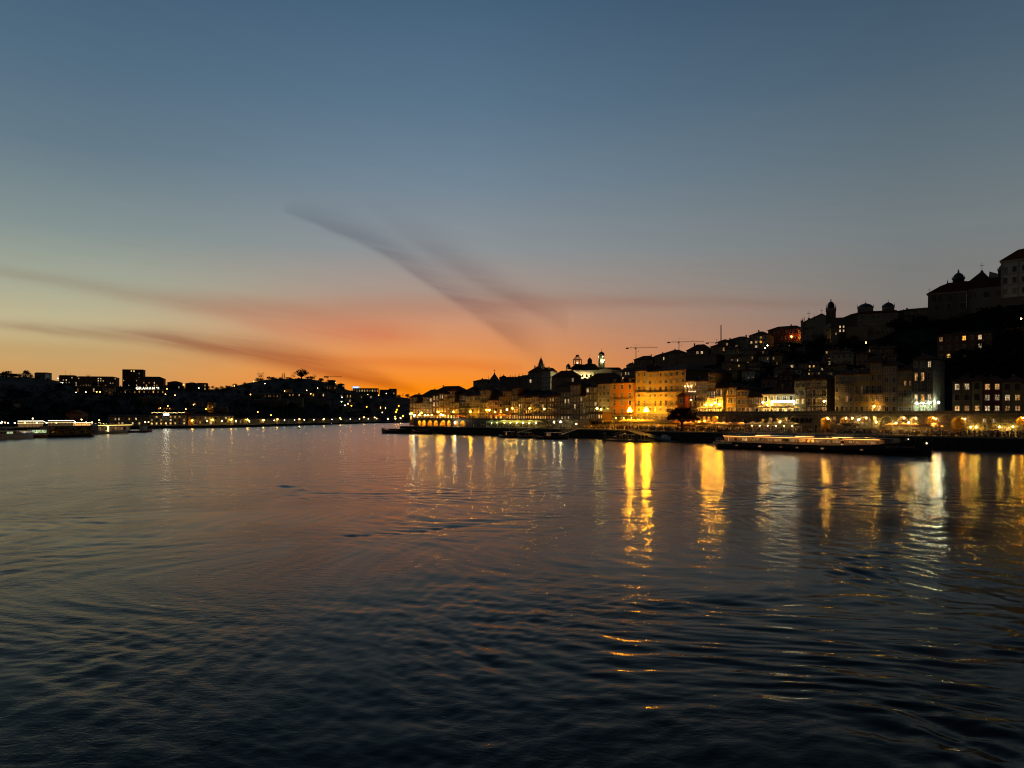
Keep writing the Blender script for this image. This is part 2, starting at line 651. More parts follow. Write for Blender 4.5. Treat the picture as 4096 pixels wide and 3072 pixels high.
warpx, warpy = field(18, 60, 10, 0.8, 2.0) * 2.2, field(18, 60, 10, 0.8, 2.0) * 2.2
PX0, PY0 = PX.copy(), PY.copy()
PX, PY = PX + warpx, PY + warpy
slick = 1 / (1 + np.exp(-3.0 * field(22, 90, 14, 1.15, 0.5)))             # ruffled patches and slicks
seam = np.exp(-(field(30, 110, 10, 1.25, 0.35) / 0.10) ** 2)                # shear lines of the current
seam *= 1 / (1 + np.exp(-4.0 * field(30, 80, 8, 0.3, 0.8)))
rough_m = 0.30 + 0.75 * slick + 1.5 * seam
H = np.zeros_like(PX)
SL = [(0.5, 0.022), (0.7, 0.024), (1.0, 0.025), (1.4, 0.030), (2.0, 0.028), (2.9, 0.023), (4.4, 0.015), (7.5, 0.004)]
for lam0, slope in SL:
    for k in range(7):
        lam = lam0 * (1 + 0.35 * (nrg.random() - 0.5))
        a = math.radians(68) + nrg.normal() * 0.85
        vis = np.clip(lam / (2.6 * space) - 0.9, 0, 1)
        H += vis * (rough_m if lam0 < 5 else 1.0) * slope / 1.9 * lam / 6.2832 * np.sin((PX * math.cos(a) + PY * math.sin(a)) * (6.2832 / lam) + nrg.random() * 6.283)
H += -0.035 * seam * np.clip(1 - R2 / 260, 0, 1)
PX, PY = PX0, PY0
H *= np.clip((430 - R2) / 120, 0, 1) * (np.abs(A2) < math.radians(43.5))
nr, na = R2.shape
co3 = np.stack([PX, PY, H], -1).reshape(-1, 3).astype(np.float32)
ii, jj = np.meshgrid(np.arange(nr - 1), np.arange(na - 1), indexing='ij')
v0 = (ii * na + jj).ravel()
quads = np.stack([v0, v0 + na, v0 + na + 1, v0 + 1], -1).astype(np.int32)
quads = quads[:, ::-1]
me = bpy.data.meshes.new('river')
me.vertices.add(len(co3))
me.vertices.foreach_set('co', co3.ravel())
me.loops.add(quads.size)
me.loops.foreach_set('vertex_index', np.ascontiguousarray(quads).ravel())
me.polygons.add(len(quads))
me.polygons.foreach_set('loop_start', np.arange(0, quads.size, 4, dtype=np.int32))
me.polygons.foreach_set('use_smooth', np.ones(len(quads), dtype=bool))
me.materials.append(MATS['river_water'])
me.update(calc_edges=True)
me.validate()
tag(link('river', me), 'dark rippled river carrying broken reflections of the lights and sunset', None, None, 'structure')
del co3, quads, PX, PY, H, R2, A2, warpx, warpy, slick, seam, rough_m, space, v0, ii, jj, PX0, PY0
# ---------------------------------------------------------------- builders for houses
rnd = random.Random(11)
PANES, FRAMES = {}, {}


def pane_mesh(w_, h_, m, arch=False):
    k = (w_, h_, m, arch)
    if k not in PANES:
        b = MB()
        if arch:
            r = w_ / 2
            pts = [(0, 0, 0), (w_, 0, 0)] + [(r + r * math.cos(a), 0, h_ - r + r * math.sin(a)) for a in [math.pi * i / 8 for i in range(9)]]
            b.poly(pts, m)
        else:
            b.box(0, w_, 0, 0.03, 0, h_, m)
        PANES[k] = b.mesh('pane')
    return PANES[k]


def frame_mesh(w_, h_, paint, surround, bars=(1, 2)):
    k = (w_, h_, paint, surround, bars)
    if k not in FRAMES:
        b = MB()
        t_ = 0.09
        b.box(0, t_, 0.08, 0.16, 0, h_, paint)
        b.box(w_ - t_, w_, 0.08, 0.16, 0, h_, paint)
        b.box(t_, w_ - t_, 0.08, 0.16, 0, t_, paint)
        b.box(t_, w_ - t_, 0.08, 0.16, h_ - t_, h_, paint)
        for i in range(bars[0]):
            x = w_ * (i + 1) / (bars[0] + 1)
            b.box(x - 0.035, x + 0.035, 0.09, 0.15, t_, h_ - t_, paint)
        for i in range(bars[1]):
            z = h_ * (i + 1) / (bars[1] + 1)
            b.box(t_, w_ - t_, 0.095, 0.145, z - 0.03, z + 0.03, paint)
        if surround:
            s_ = 0.16
            b.box(-s_, 0, -0.05, 0.0, 0, h_ + s_, surround)
            b.box(w_, w_ + s_, -0.05, 0.0, 0, h_ + s_, surround)
            b.box(0, w_, -0.05, 0.0, h_, h_ + s_, surround)
            b.box(-s_ - 0.05, w_ + s_ + 0.05, -0.10, 0.0, -0.12, 0, surround)
        FRAMES[k] = b.mesh('window')
    return FRAMES[k]


def facade(b, W, z0, z1, ops, m, y=0.0, rev=0.2):
    """front wall between x 0..W with rectangular openings (x0, x1, z0, z1) and their reveals"""
    xs = sorted({0, W} | {o[0] for o in ops} | {o[1] for o in ops})
    zs = sorted({z0, z1} | {o[2] for o in ops} | {o[3] for o in ops})
    for za, zb in zip(zs, zs[1:]):
        run = None
        for xa, xb in zip(xs, xs[1:]):
            cx_, cz_ = (xa + xb) / 2, (za + zb) / 2
            hole = any(o[0] < cx_ < o[1] and o[2] < cz_ < o[3] for o in ops)
            if hole:
                if run is not None:
                    b.poly([(run, y, za), (xa, y, za), (xa, y, zb), (run, y, zb)], m)
                    run = None
            elif run is None:
                run = xa
        if run is not None:
            b.poly([(run, y, za), (W, y, za), (W, y, zb), (run, y, zb)], m)
    for xa, xb, za, zb in ops:
        for q in (((xa, za), (xa, zb)), ((xb, zb), (xb, za)), ((xa, zb), (xb, zb)), ((xb, za), (xa, za))):
            (x1_, z1_), (x2_, z2_) = q
            b.poly([(x1_, y, z1_), (x1_, y + rev, z1_), (x2_, y + rev, z2_), (x2_, y, z2_)], m)


def roof_mesh(b, W, D, H, rh, kind='hip', oh=0.4, m='roof_tiles'):
    x0, x1, y0, y1 = -oh, W + oh, -oh, D + oh
    z = H
    e = 0.14
    b.box(x0, x1, y0, y1, z - 0.02, z + e, m)
    z += e + 0.003
    if kind == 'flat':
        b.box(0.1, W - 0.1, 0.1, D - 0.1, z, z + max(0.3, rh), m)
    elif kind == 'gable':                                                     # ridge runs front to back, gable shows
        c = W / 2
        b.poly([(x0, y0, z), (x1, y0, z), (c, y0, z + rh)], m)
        b.poly([(x1, y1, z), (x0, y1, z), (c, y1, z + rh)], m)
        b.poly([(x0, y1, z), (x0, y0, z), (c, y0, z + rh), (c, y1, z + rh)], m)
        b.poly([(x1, y0, z), (x1, y1, z), (c, y1, z + rh), (c, y0, z + rh)], m)
    elif kind == 'ridge':                                                     # ridge runs along the front, gables at the ends
        c = D / 2
        b.poly([(x0, y0, z), (x1, y0, z), (x1, c, z + rh), (x0, c, z + rh)], m)
        b.poly([(x1, y1, z), (x0, y1, z), (x0, c, z + rh), (x1, c, z + rh)], m)
        b.poly([(x0, y1, z), (x0, y0, z), (x0, c, z + rh)], m)
        b.poly([(x1, y0, z), (x1, y1, z), (x1, c, z + rh)], m)
    else:
        i = min((x1 - x0), (y1 - y0)) * 0.46
        if x1 - x0 >= y1 - y0:
            c = (y0 + y1) / 2
            a_, d_ = (x0 + i, c), (x1 - i, c)
        else:
            c = (x0 + x1) / 2
            a_, d_ = (c, y0 + i), (c, y1 - i)
        A, B = (a_[0], a_[1], z + rh), (d_[0], d_[1], z + rh)
        c00, c10, c11, c01 = (x0, y0, z), (x1, y0, z), (x1, y1, z), (x0, y1, z)
        if x1 - x0 >= y1 - y0:
            b.poly([c00, c10, B, A], m)
            b.poly([c11, c01, A, B], m)
            b.poly([c01, c00, A], m)
            b.poly([c10, c11, B], m)
        else:
            b.poly([c00, c10, A], m)
            b.poly([c11, c01, B], m)
            b.poly([c01, c00, A, B], m)
            b.poly([c10, c11, B, A], m)


def q10(v, s_=0.1):
    return round(round(v / s_) * s_, 3)


def house(A, B_, zb, ze, col, cols_, rows, label, depth=9.0, wall='plaster', roof='hip', rh=1.8, lit='', p=0.06, paint='white_paint',
          surround='granite_trim', balcony=(), french=(), ground='door', name='town_house', group=None, ww=None, small=False, chimney=True,
          cat='house', hfrac=0.56, arch_ground=None, trim=None, sill=None, dormers=0, extra_z=3.0):
    """A, B_: the two ends of the front, left and right as seen from the river; zb, ze: ground and eaves; lit: one string per floor, top floor first"""
    A, B_ = Vector(A[:2]), Vector(B_[:2])
    u = B_ - A
    W = u.length
    rz = math.atan2(u.y, u.x)
    H = ze - zb
    root = tag(empty(name, (A.x, A.y, zb), rz, col), label, cat, group)
    fh = H / rows
    cell = W / cols_
    wv_ = q10(min(1.3, cell * 0.52) if ww is None else ww)
    ops, spec = [], []
    litrows = lit.split('|') if lit else []
    for r in range(rows):
        top_i = rows - 1 - r
        s_ = litrows[top_i] if top_i < len(litrows) else ''
        z0 = r * fh
        fr = r in french or r in balcony
        hh = q10(fh * (0.76 if fr else hfrac))
        zs = z0 + (fh * 0.06 if fr else fh * 0.26)
        kind = 'window'
        if r == 0 and ground in ('door', 'shop'):
            hh = q10(min(2.6, fh * 0.8))
            zs = 0.02
        for c in range(cols_):
            x = cell * (c + 0.5)
            ch = s_[c] if c < len(s_) else ('.' if rnd.random() > p else rnd.choice('wwWda'))
            if ch == ' ':
                continue
            w_i = wv_
            if r == 0 and ground == 'shop':
                w_i = q10(cell * 0.72)
            nm = 'door' if (r == 0 and ground in ('door', 'shop') and c % 2 == 0) else 'window'
            x0_ = x - w_i / 2
            ops.append((x0_, x0_ + w_i, zs, zs + hh))
            spec.append((nm, x0_, zs, w_i, hh, ch, r))
    b = MB()
    m = wall
    facade(b, W, -extra_z, H, ops, m)
    for q in ([(W, 0, -extra_z), (W, depth, -extra_z), (W, depth, H), (W, 0, H)], [(W, depth, -extra_z), (0, depth, -extra_z), (0, depth, H), (W, depth, H)],
              [(0, depth, -extra_z), (0, 0, -extra_z), (0, 0, H), (0, depth, H)]):
        b.poly(q, m)
    if roof == 'gable':
        b.poly([(0, 0.0, H), (W, 0.0, H), (W / 2, 0.0, H + rh * 0.97)], m)
    b.build('wall', root)
    b = MB()
    roof_mesh(b, W, depth, H, rh, roof, 0.15 if roof == 'gable' else 0.4)
    rf = b.build('roof', root)
    if chimney and W > 3 and roof != 'flat':
        b = MB()
        cx_ = W * rnd.uniform(0.15, 0.85)
        cy_ = depth * rnd.uniform(0.3, 0.6)
        b.box(cx_ - 0.3, cx_ + 0.3, cy_ - 0.25, cy_ + 0.25, H + 0.1, H + rh + 0.6, 'plaster')
        b.box(cx_ - 0.38, cx_ + 0.38, cy_ - 0.33, cy_ + 0.33, H + rh + 0.6, H + rh + 0.75, 'roof_tiles')
        b.build('chimney', rf, color=col)
    for nm, x0_, zs, w_i, hh, ch, r in spec:
        bars = (0, 1) if small else ((1, 1) if (r in french or r in balcony) else (1, 2))
        o = link(nm, frame_mesh(w_i, hh, paint, None if small else surround, bars), root, (x0_, 0.003, zs))
        link('pane', pane_mesh(w_i, hh, SMAT[ch]), o, (0, 0.13, 0))
    for r in balcony:
        z = r * fh + 0.02
        b = MB()
        b.box(0.15, W - 0.15, -0.75, -0.003, z - 0.16, z, 'granite_trim')
        o = b.build('balcony', root)
        b = MB()
        b.box(0.15, W - 0.15, -0.75, -0.70, z + 0.92, z + 0.98, 'iron')
        n = max(4, int(W / 0.22))
        for i in range(n + 1):
            x = 0.17 + (W - 0.34) * i / n
            b.box(x - 0.015, x + 0.015, -0.735, -0.715, z, z + 0.92, 'iron')
        for x in (0.17, W - 0.17):
            b.box(x - 0.02, x + 0.02, -0.70, 0, z + 0.90, z + 0.95, 'iron')
        b.build('railing', o)
    if trim:
        b = MB()
        for z in trim:
            zz = z * H
            b.box(-0.05, W + 0.05, -0.16, -0.004, zz - 0.14, zz + 0.14, 'granite_trim')
        b.box(-0.08, 0.42, -0.09, -0.004, -1, H - 0.02, 'granite_trim')
        b.box(W - 0.42, W + 0.08, -0.09, -0.004, -1, H - 0.02, 'granite_trim')
        b.build('stone_trim', root)
    for i in range(dormers):
        x = W * (i + 0.5) / dormers
        b = MB()
        b.box(x - 0.75, x + 0.75, 0.35, 2.4, H + 0.15, H + 1.75, 'dark_paint')
        b.box(x - 0.95, x + 0.95, 0.15, 2.5, H + 1.752, H + 1.95, 'roof_tiles')
        o = b.build('dormer', rf)
        f_ = link('window', frame_mesh(1.0, 1.1, 'white_paint', None, (0, 1)), o, (x - 0.5, 0.22, H + 0.45))
        link('pane', pane_mesh(1.0, 1.1, 'window_glass'), f_, (0, 0.08, 0))
    return root


def frontage(px0, px1, off, eave, zb, *a, **k):
    """house of the north bank whose front stands off metres behind the quay's edge"""
    A, B_ = hit(px0, off), hit(px1, off)
    return house(A, B_, zb, zat(eave, (A.y + B_.y) / 2), *a, **k)


# ---------------------------------------------------------------- lamps
def globe_lamp(P, h_, col, strength, label, r=0.24, group=None, globes=1, name='street_lamp', pole='iron'):
    o = tag(empty(name, P), label, 'lamp', group)
    b = MB()
    b.lathe([(0.22, 0), (0.20, 0.25), (0.09, 0.5), (0.06, 1.2), (0.045, h_ - 0.1)], (0, 0, 0), pole, 8)
    arms = [(0, 0, h_ + r)] if globes == 1 else [(-0.55, 0, h_ + r * 0.4), (0.55, 0, h_ + r * 0.4), (0, 0, h_ + 0.75 + r)]
    if globes == 3:
        b.bar((-0.55, 0, h_ - 0.15), (0.55, 0, h_ - 0.15), 0.05, pole)
        b.bar((0, 0, h_ - 0.15), (0, 0, h_ + 0.75), 0.045, pole)
        for s_ in (-0.55, 0.55):
            b.bar((s_, 0, h_ - 0.16), (s_, 0, h_ - r * 0.5), 0.05, pole)
    b.build('pole', o)
    for c in arms:
        b = MB()
        b.ball(c, r, lamp_mat(col, strength))
        b.build('globe', o)
    return o


def wall_lamp(P, out, col, strength, label, r=0.2, group=None):
    """lantern on a short bracket; out = unit vector away from the wall"""
    o = tag(empty('wall_lantern', P), label, 'lamp', group)
    b = MB()
    e = Vector((out[0], out[1], 0)) * 0.55
    b.bar((0, 0, 0.3), (e.x, e.y, 0.3), 0.035, 'iron')
    b.bar((e.x, e.y, 0.3), (e.x, e.y, 0.12), 0.03, 'iron')
    b.box(e.x - r * 0.9, e.x + r * 0.9, e.y - r * 0.9, e.y + r * 0.9, 0.12, 0.17, 'iron')
    b.build('bracket', o)
    b = MB()
    b.lathe([(r * 0.55, -r * 1.1), (r, 0.0), (r * 0.8, 0.115)], (e.x, e.y, 0), lamp_mat(col, strength), 6)
    b.build('lamp', o)
    return o


def out_dir(px):
    a, b = hit(px - 20, 10), hit(px + 20, 10)
    d = (b - a).normalized()
    return Vector((d.y, -d.x))                                                # towards the river
# ---------------------------------------------------------------- ground of the north bank
RIDGE_N = [(1450, 1650), (1600, 1625), (1700, 1605), (2000, 1565), (2300, 1520), (2500, 1500), (2600, 1458), (2750, 1425), (2900, 1390), (3050, 1365),
           (3200, 1362), (3400, 1345), (3550, 1320), (3700, 1262), (3800, 1246), (4000, 1195), (4300, 1170), (4700, 1150)]
ZTOP_R, ZTOP_L = 10.5, 7.6                                                    # top of the retaining walls right and left of the square


def street_z(px):
    return interp([(1500, ZTOP_L - 1), (2340, ZTOP_L - 1), (2400, 5.6), (2740, 5.6), (2790, ZTOP_R - 1), (4800, ZTOP_R - 1)], px)


def north_span(px):
    ys, yr = hit(px, 36).y, hit(px, 165).y
    return ys, yr, street_z(px), zat(interp(RIDGE_N, px), yr)


def north_z(px, Yd):
    ys, yr, zs, zr = north_span(px)
    t = (Yd - ys) / (yr - ys)
    if t <= 0:
        return zs
    return zs + (zr - zs) * min(1, t) ** 0.85


def north_Y(px, py):
    """depth at which the slope shows at photo height py"""
    ys, yr, zs, zr = north_span(px)
    for i in range(201):
        y_ = ys + (yr - ys) * i / 200
        if north_z(px, y_) >= zat(py, y_):
            return y_
    return yr


m_ = MB()
pxs = list(range(1660, 4760, 40))
fr = [0, 0.06, 0.13, 0.2, 0.28, 0.36, 0.45, 0.55, 0.65, 0.75, 0.86, 1.0, 1.25, 1.8, 3.0]
grid = []
for p_ in pxs:
    ys, yr, zs, zr = north_span(p_)
    colm = []
    for f_ in fr:
        y_ = ys + (yr - ys) * f_
        z_ = north_z(p_, y_) - (0.25 if f_ > 0 else 0.02)
        if f_ > 0.05:
            z_ += rnd.uniform(-0.5, 0.3)
        if f_ > 1:
            z_ = zr - (f_ - 1) * 9
        colm.append((k_of(p_) * y_, y_, z_))
    grid.append(colm)
for a, b in zip(grid, grid[1:]):
    for j in range(len(fr) - 1):
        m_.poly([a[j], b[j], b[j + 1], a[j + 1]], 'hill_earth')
tag(m_.build('hill_terrain'), 'dark hillside rising behind the waterfront houses', None, None, 'structure')

# quay: paving, coping and river wall
m_ = MB()
EDGE = [hit(p, 0) for p in (4700, 4400, 4096, 3800, 3400, 3000, 2850, 2700, 2550, 2400, 2200, 2000, 1850, 1700, 1600)]
BACK = [hit(p, 0) + out_dir(p) * -52 for p in (4700, 4400, 4096, 3800, 3400, 3000, 2850, 2700, 2550, 2400, 2200, 2000, 1850, 1700, 1600)]
endd = (EDGE[-1] - EDGE[-2]).normalized()
for (a, b), (c, d) in zip(zip(EDGE, EDGE[1:]), zip(BACK, BACK[1:])):
    m_.poly([(a.x, a.y, NQ), (c.x, c.y, NQ), (d.x, d.y, NQ), (b.x, b.y, NQ)], 'quay_stone')
tag(m_.build('quay_pavement'), 'worn stone paving of the crowded north quay', None, None, 'structure')
m_ = MB()
for a, b in zip(EDGE, EDGE[1:]):
    m_.poly([(a.x, a.y, -1.5), (a.x, a.y, NQ - 0.35), (b.x, b.y, NQ - 0.35), (b.x, b.y, -1.5)], 'dark_stone')
a, b = EDGE[-1], BACK[-1]
m_.poly([(a.x, a.y, -1.5), (a.x, a.y, NQ - 0.35), (b.x, b.y, NQ - 0.35), (b.x, b.y, -1.5)], 'dark_stone')
rw = tag(m_.build('quay_wall'), 'dark wet river wall below the north quay', None, None, 'structure')
m_ = MB()
for a, b in zip(EDGE, EDGE[1:]):
    d_ = (b - a).normalized()
    n_ = Vector((-d_.y, d_.x)) * 0.12
    i_ = Vector((d_.y, -d_.x)) * 0.6
    pa, pb, qa, qb = a + n_, b + n_, a + i_, b + i_
    z0_, z1_ = NQ - 0.35, NQ + 0.06
    m_.poly([(pa.x, pa.y, z0_), (pa.x, pa.y, z1_), (pb.x, pb.y, z1_), (pb.x, pb.y, z0_)], 'quay_stone')
    m_.poly([(pa.x, pa.y, z1_), (qa.x, qa.y, z1_), (qb.x, qb.y, z1_), (pb.x, pb.y, z1_)], 'quay_stone')
    m_.poly([(qa.x, qa.y, z1_), (qa.x, qa.y, NQ), (qb.x, qb.y, NQ), (qb.x, qb.y, z1_)], 'quay_stone')
m_.build('coping', rw)

# streets behind the retaining walls, and the sloping square between them
for nm, ps, o0, z_, lab in (('upper_street', (4700, 4096, 3600, 3000, 2782), 14.2, ZTOP_R - 1.0, 'narrow upper street behind the long right wall'),
                            ('upper_street', (2352, 2200, 2000, 1850, 1655), 12.2, ZTOP_L - 1.0, 'narrow upper street behind the left arcaded wall')):
    m_ = MB()
    P = [hit(p, o0) for p in ps]
    R_ = [hit(p, 0) + out_dir(p) * -(o0 + 30) for p in ps]
    for i in range(len(P) - 1):
        a, b, c, d = P[i], P[i + 1], R_[i], R_[i + 1]
        m_.poly([(a.x, a.y, z_), (c.x, c.y, z_), (d.x, d.y, z_), (b.x, b.y, z_)], 'quay_stone')
    tag(m_.build(nm), lab, None, None, 'structure')
m_ = MB()
P = [hit(p, 9) for p in (2790, 2700, 2550, 2400, 2345)]
R_ = [hit(p, 26) for p in (2790, 2700, 2550, 2400, 2345)]
for i in range(4):
    a, b, c, d = P[i], P[i + 1], R_[i], R_[i + 1]
    m_.poly([(a.x, a.y, NQ + 0.01), (c.x, c.y, 6.0), (d.x, d.y, 6.0), (b.x, b.y, NQ + 0.01)], 'quay_stone')
tag(m_.build('square_pavement'), 'stone square sloping up between the arcaded walls', None, None, 'structure')


# ---------------------------------------------------------------- retaining walls with arches
def retaining_wall(pA, pB, off, ztop, openings, label, par=1.05):
    """openings: (px0, px1, py_top, py_bottom or None, kind, lamp)"""
    A, B_ = hit(pA, off), hit(pB, off)
    u = B_ - A
    W = u.length
    u.normalize()
    rz = math.atan2(u.y, u.x)
    root = tag(empty('retaining_wall', (A.x, A.y, 0), rz), label, 'wall')
    b = MB()
    zc = ztop - par
    x_prev = 0.0
    z0 = NQ - 0.3
    todo = []
    for px0, px1, pt, pb, kind, lamp in sorted(openings):
        P0, P1 = hit(px0, off), hit(px1, off)
        x0, x1 = (P0 - A).dot(u), (P1 - A).dot(u)
        Yd = (P0.y + P1.y) / 2
        zt = min(zat(pt, Yd), zc - 0.15)
        zb_ = NQ if pb is None else max(NQ, zat(pb, Yd))
        if x0 < x_prev + 0.05:
            x0 = x_prev + 0.05
        todo.append((x0, x1, zt, zb_, kind, lamp))
        b.poly([(x_prev, 0, z0), (x0, 0, z0), (x0, 0, zc), (x_prev, 0, zc)], 'granite')
        x_prev = x1
        r = (x1 - x0) / 2
        rise = 0 if kind in ('win', 'door') else min(r, (zt - zb_) * 0.7)
        n = 10 if rise else 1
        pts = []
        for i in range(n + 1):
            a_ = math.pi * (1 - i / n)
            pts.append((x0 + r + r * math.cos(a_), zt - rise + rise * math.sin(a_)) if rise else ((x0, zt) if i == 0 else (x1, zt)))
        for (xa, za), (xb, zb2) in zip(pts, pts[1:]):
            b.poly([(xa, 0, za), (xb, 0, zb2), (xb, 0, zc), (xa, 0, zc)], 'granite')
        b.poly([(x0, 0, z0), (x1, 0, z0), (x1, 0, zb_), (x0, 0, zb_)], 'granite')
        # the recess behind the opening
        dp = {'arch': 3.2, 'tall': 5.0, 'blind': 0.5, 'gallery': 1.2, 'win': 0.25, 'door': 0.4}[kind]
        nb = MB()
        m = 'granite'
        outline = [(x0, zb_)] + pts + [(x1, zb_)]
        for (xa, za), (xb, zb2) in zip(outline, outline[1:]):
            nb.poly([(xa, 0, za), (xa, dp, za), (xb, dp, zb2), (xb, 0, zb2)], m)
        nb.poly([(x0, 0, zb_), (x1, 0, zb_), (x1, dp, zb_), (x0, dp, zb_)], 'quay_stone')
        if kind not in ('win', 'door'):
            nb.poly([(x, dp, z) for x, z in reversed(outline)], m)
            nb.build('niche', root)
            ring = MB()
            k = 0.32
            pts2 = [(x0 + r + (r + k) * math.cos(math.pi * (1 - i / n)), zt - rise + (rise + k) * math.sin(math.pi * (1 - i / n))) for i in range(n + 1)]
            pts2 = [(x, min(z, zc - 0.02)) for x, z in pts2]
            for i in range(n):
                a_, b2, c_, d2 = pts[i], pts[i + 1], pts2[i + 1], pts2[i]
                ring.poly([(a_[0], -0.06, a_[1]), (b2[0], -0.06, b2[1]), (c_[0], -0.06, c_[1]), (d2[0], -0.06, d2[1])], 'granite_trim')
                ring.poly([(d2[0], -0.06, d2[1]), (c_[0], -0.06, c_[1]), (c_[0], 0, c_[1]), (d2[0], 0, d2[1])], 'granite_trim')
                ring.poly([(a_[0], -0.06, a_[1]), (a_[0], 0, a_[1]), (b2[0], 0, b2[1]), (b2[0], -0.06, b2[1])], 'granite_trim')
            ring.build('arch_ring', root)
        else:
            nb.build('reveal', root)
            w_, h_ = x1 - x0, zt - zb_
            o = link('window' if kind == 'win' else 'door', frame_mesh(round(w_, 2), round(h_, 2), 'dark_paint', 'granite_trim', (1, 1)), root, (x0, 0.002, zb_))
            link('pane', pane_mesh(round(w_, 2), round(h_, 2), SMAT[lamp if isinstance(lamp, str) else '.']), o, (0, 0.14, 0))
    b.poly([(x_prev, 0, z0), (W, 0, z0), (W, 0, zc), (x_prev, 0, zc)], 'granite')
    b.poly([(W, 0, z0), (W, 3, z0), (W, 3, zc), (W, 0, zc)], 'granite')
    b.poly([(0, 3, z0), (0, 0, z0), (0, 0, zc), (0, 3, zc)], 'granite')
    b.build('wall', root)
    b = MB()
    b.box(-0.1, W + 0.1, -0.18, 0.45, zc, zc + 0.22, 'granite_trim')
    b.box(-0.1, W + 0.1, -0.10, 0.35, zc + 0.222, ztop, 'granite')
    b.build('parapet', root)
    n = 0
    for x0, x1, zt, zb_, kind, lamp in todo:
        if isinstance(lamp, tuple) and kind not in ('win', 'door'):
            n += 1
            c, s_ = lamp[0], lamp[1]
            P_ = Vector((A.x, A.y, 0)) + Vector((u.x, u.y, 0)) * ((x0 + x1) / 2 + (lamp[2] if len(lamp) > 2 else 0))
            inw = Vector((-u.y, u.x, 0))
            lb = 'lantern glowing inside the arch, %s' % lamp[3] if len(lamp) > 3 else 'lantern in the %s of the eight far glowing arches, counted from the left' % ('first', 'second', 'third', 'fourth', 'fifth', 'sixth', 'seventh', 'eighth')[n - 1]
            o = tag(empty('arch_lantern', P_ + inw * min(1.4, {'arch': 3.2, 'tall': 5, 'blind': .5, 'gallery': 1.2}[kind] * 0.5) + Vector((0, 0, zt - 0.35))), lb, 'lamp', 'lanterns inside the arches')
            bb = MB()
            bb.bar((0, 0, 0.33), (0, 0, 0.1), 0.02, 'iron')
            bb.lathe([(0.10, -0.16), (0.17, 0.0), (0.12, 0.10)], (0, 0, 0), lamp_mat(c, s_), 6)
            bb.build('lantern', o)
    return root


retaining_wall(3008, 4300, 14, ZTOP_R, [
    (3045, 3053, 1675, 1688, 'win', 'a'), (3072, 3084, 1671, 1690, 'win', 'w'), (3103, 3113, 1674, 1688, 'win', 'a'), (3133, 3146, 1669, 1686, 'win', 'w'),
    (3161, 3176, 1669, 1691, 'gallery', None), (3180, 3194, 1669, 1691, 'gallery', None), (3198, 3213, 1669, 1691, 'gallery', None),
    (3219, 3231, 1669, 1691, 'gallery', None), (3234, 3246, 1669, 1691, 'gallery', None),
    (3255, 3267, 1698, None, 'door', '.'), (3280, 3319, 1668, None, 'tall', (SODIUM, 676, 0, 'the tall one left of the dark doorway')),
    (3333, 3342, 1668, 1680, 'win', 'd'), (3358, 3394, 1668, 1692, 'arch', (AMBER, 338, 0, 'half hidden by a single pale parasol')),
    (3438, 3476, 1667, 1690, 'arch', (WARM, 364, 0, 'over the white lit cornice')), (3490, 3504, 1664, 1690, 'win', 'b'),
    (3521, 3567, 1666, None, 'blind', None), (3591, 3627, 1667, 1694, 'arch', (WARM, 494, 0, 'above the wide row of parasols')),
    (3641, 3670, 1668, 1692, 'arch', (WARM, 494, 0, 'with a small window at its back')), (3701, 3753, 1666, 1695, 'arch', (SODIUM, 598, 0, 'round and deep orange beside the flag pole')),
    (3805, 3858, 1667, None, 'tall', (SODIUM, 676, 0.8, 'the tall one with an awning at its right')),
    (3929, 3943, 1675, 1689, 'win', 'W'), (3969, 3982, 1675, 1690, 'win', 'W'), (4021, 4043, 1669, 1682, 'win', 'g'),
    (4064, 4110, 1667, 1698, 'arch', (SODIUM, 624, 0, 'at the edge of the picture')), (4020, 4040, 1706, None, 'door', 'b'), (4080, 4100, 1706, None, 'door', 'b'),
], 'long granite wall with arches under the right row of houses')
retaining_wall(2776, 3006, 14, ZTOP_R, [
    (2780, 2800, 1668, None, 'arch', (SODIUM, 624, 0, 'beside the stone pine')), (2810, 2818, 1666, 1680, 'win', 'a'), (2828, 2838, 1666, 1680, 'win', 'a'),
    (2846, 2872, 1664, None, 'arch', (SODIUM, 676, 0, 'bright, right of the lit stretch of wall')), (2890, 2900, 1668, 1684, 'win', 'd'), (2930, 2944, 1672, None, 'blind', None),
    (2972, 2986, 1674, None, 'blind', None),
], 'granite wall with two glowing arches beside the stone pine')
retaining_wall(1655, 2352, 12, ZTOP_L, [
    (1673, 1689, 1679, None, 'arch', (SODIUM, 1700)), (1693, 1709, 1680, None, 'arch', (SODIUM, 1700)), (1717, 1738, 1679, None, 'arch', (SODIUM, 1700)),
    (1743, 1763, 1681, None, 'arch', (SODIUM, 1700)), (1771, 1796, 1678, None, 'arch', (SODIUM, 1700)), (1801, 1818, 1681, None, 'arch', (SODIUM, 1700)),
    (1830, 1850, 1679, None, 'arch', (SODIUM, 1700)), (1859, 1879, 1681, None, 'arch', (SODIUM, 1700)),
    (1905, 1915, 1690, None, 'door', '.'), (1935, 1945, 1690, None, 'door', '.'), (2165, 2172, 1688, 1696, 'win', '.'), (2200, 2208, 1688, 1696, 'win', '.'), (2284, 2290, 1682, 1690, 'win', '.'),
], 'granite wall with eight glowing arches at the far end of the quay')

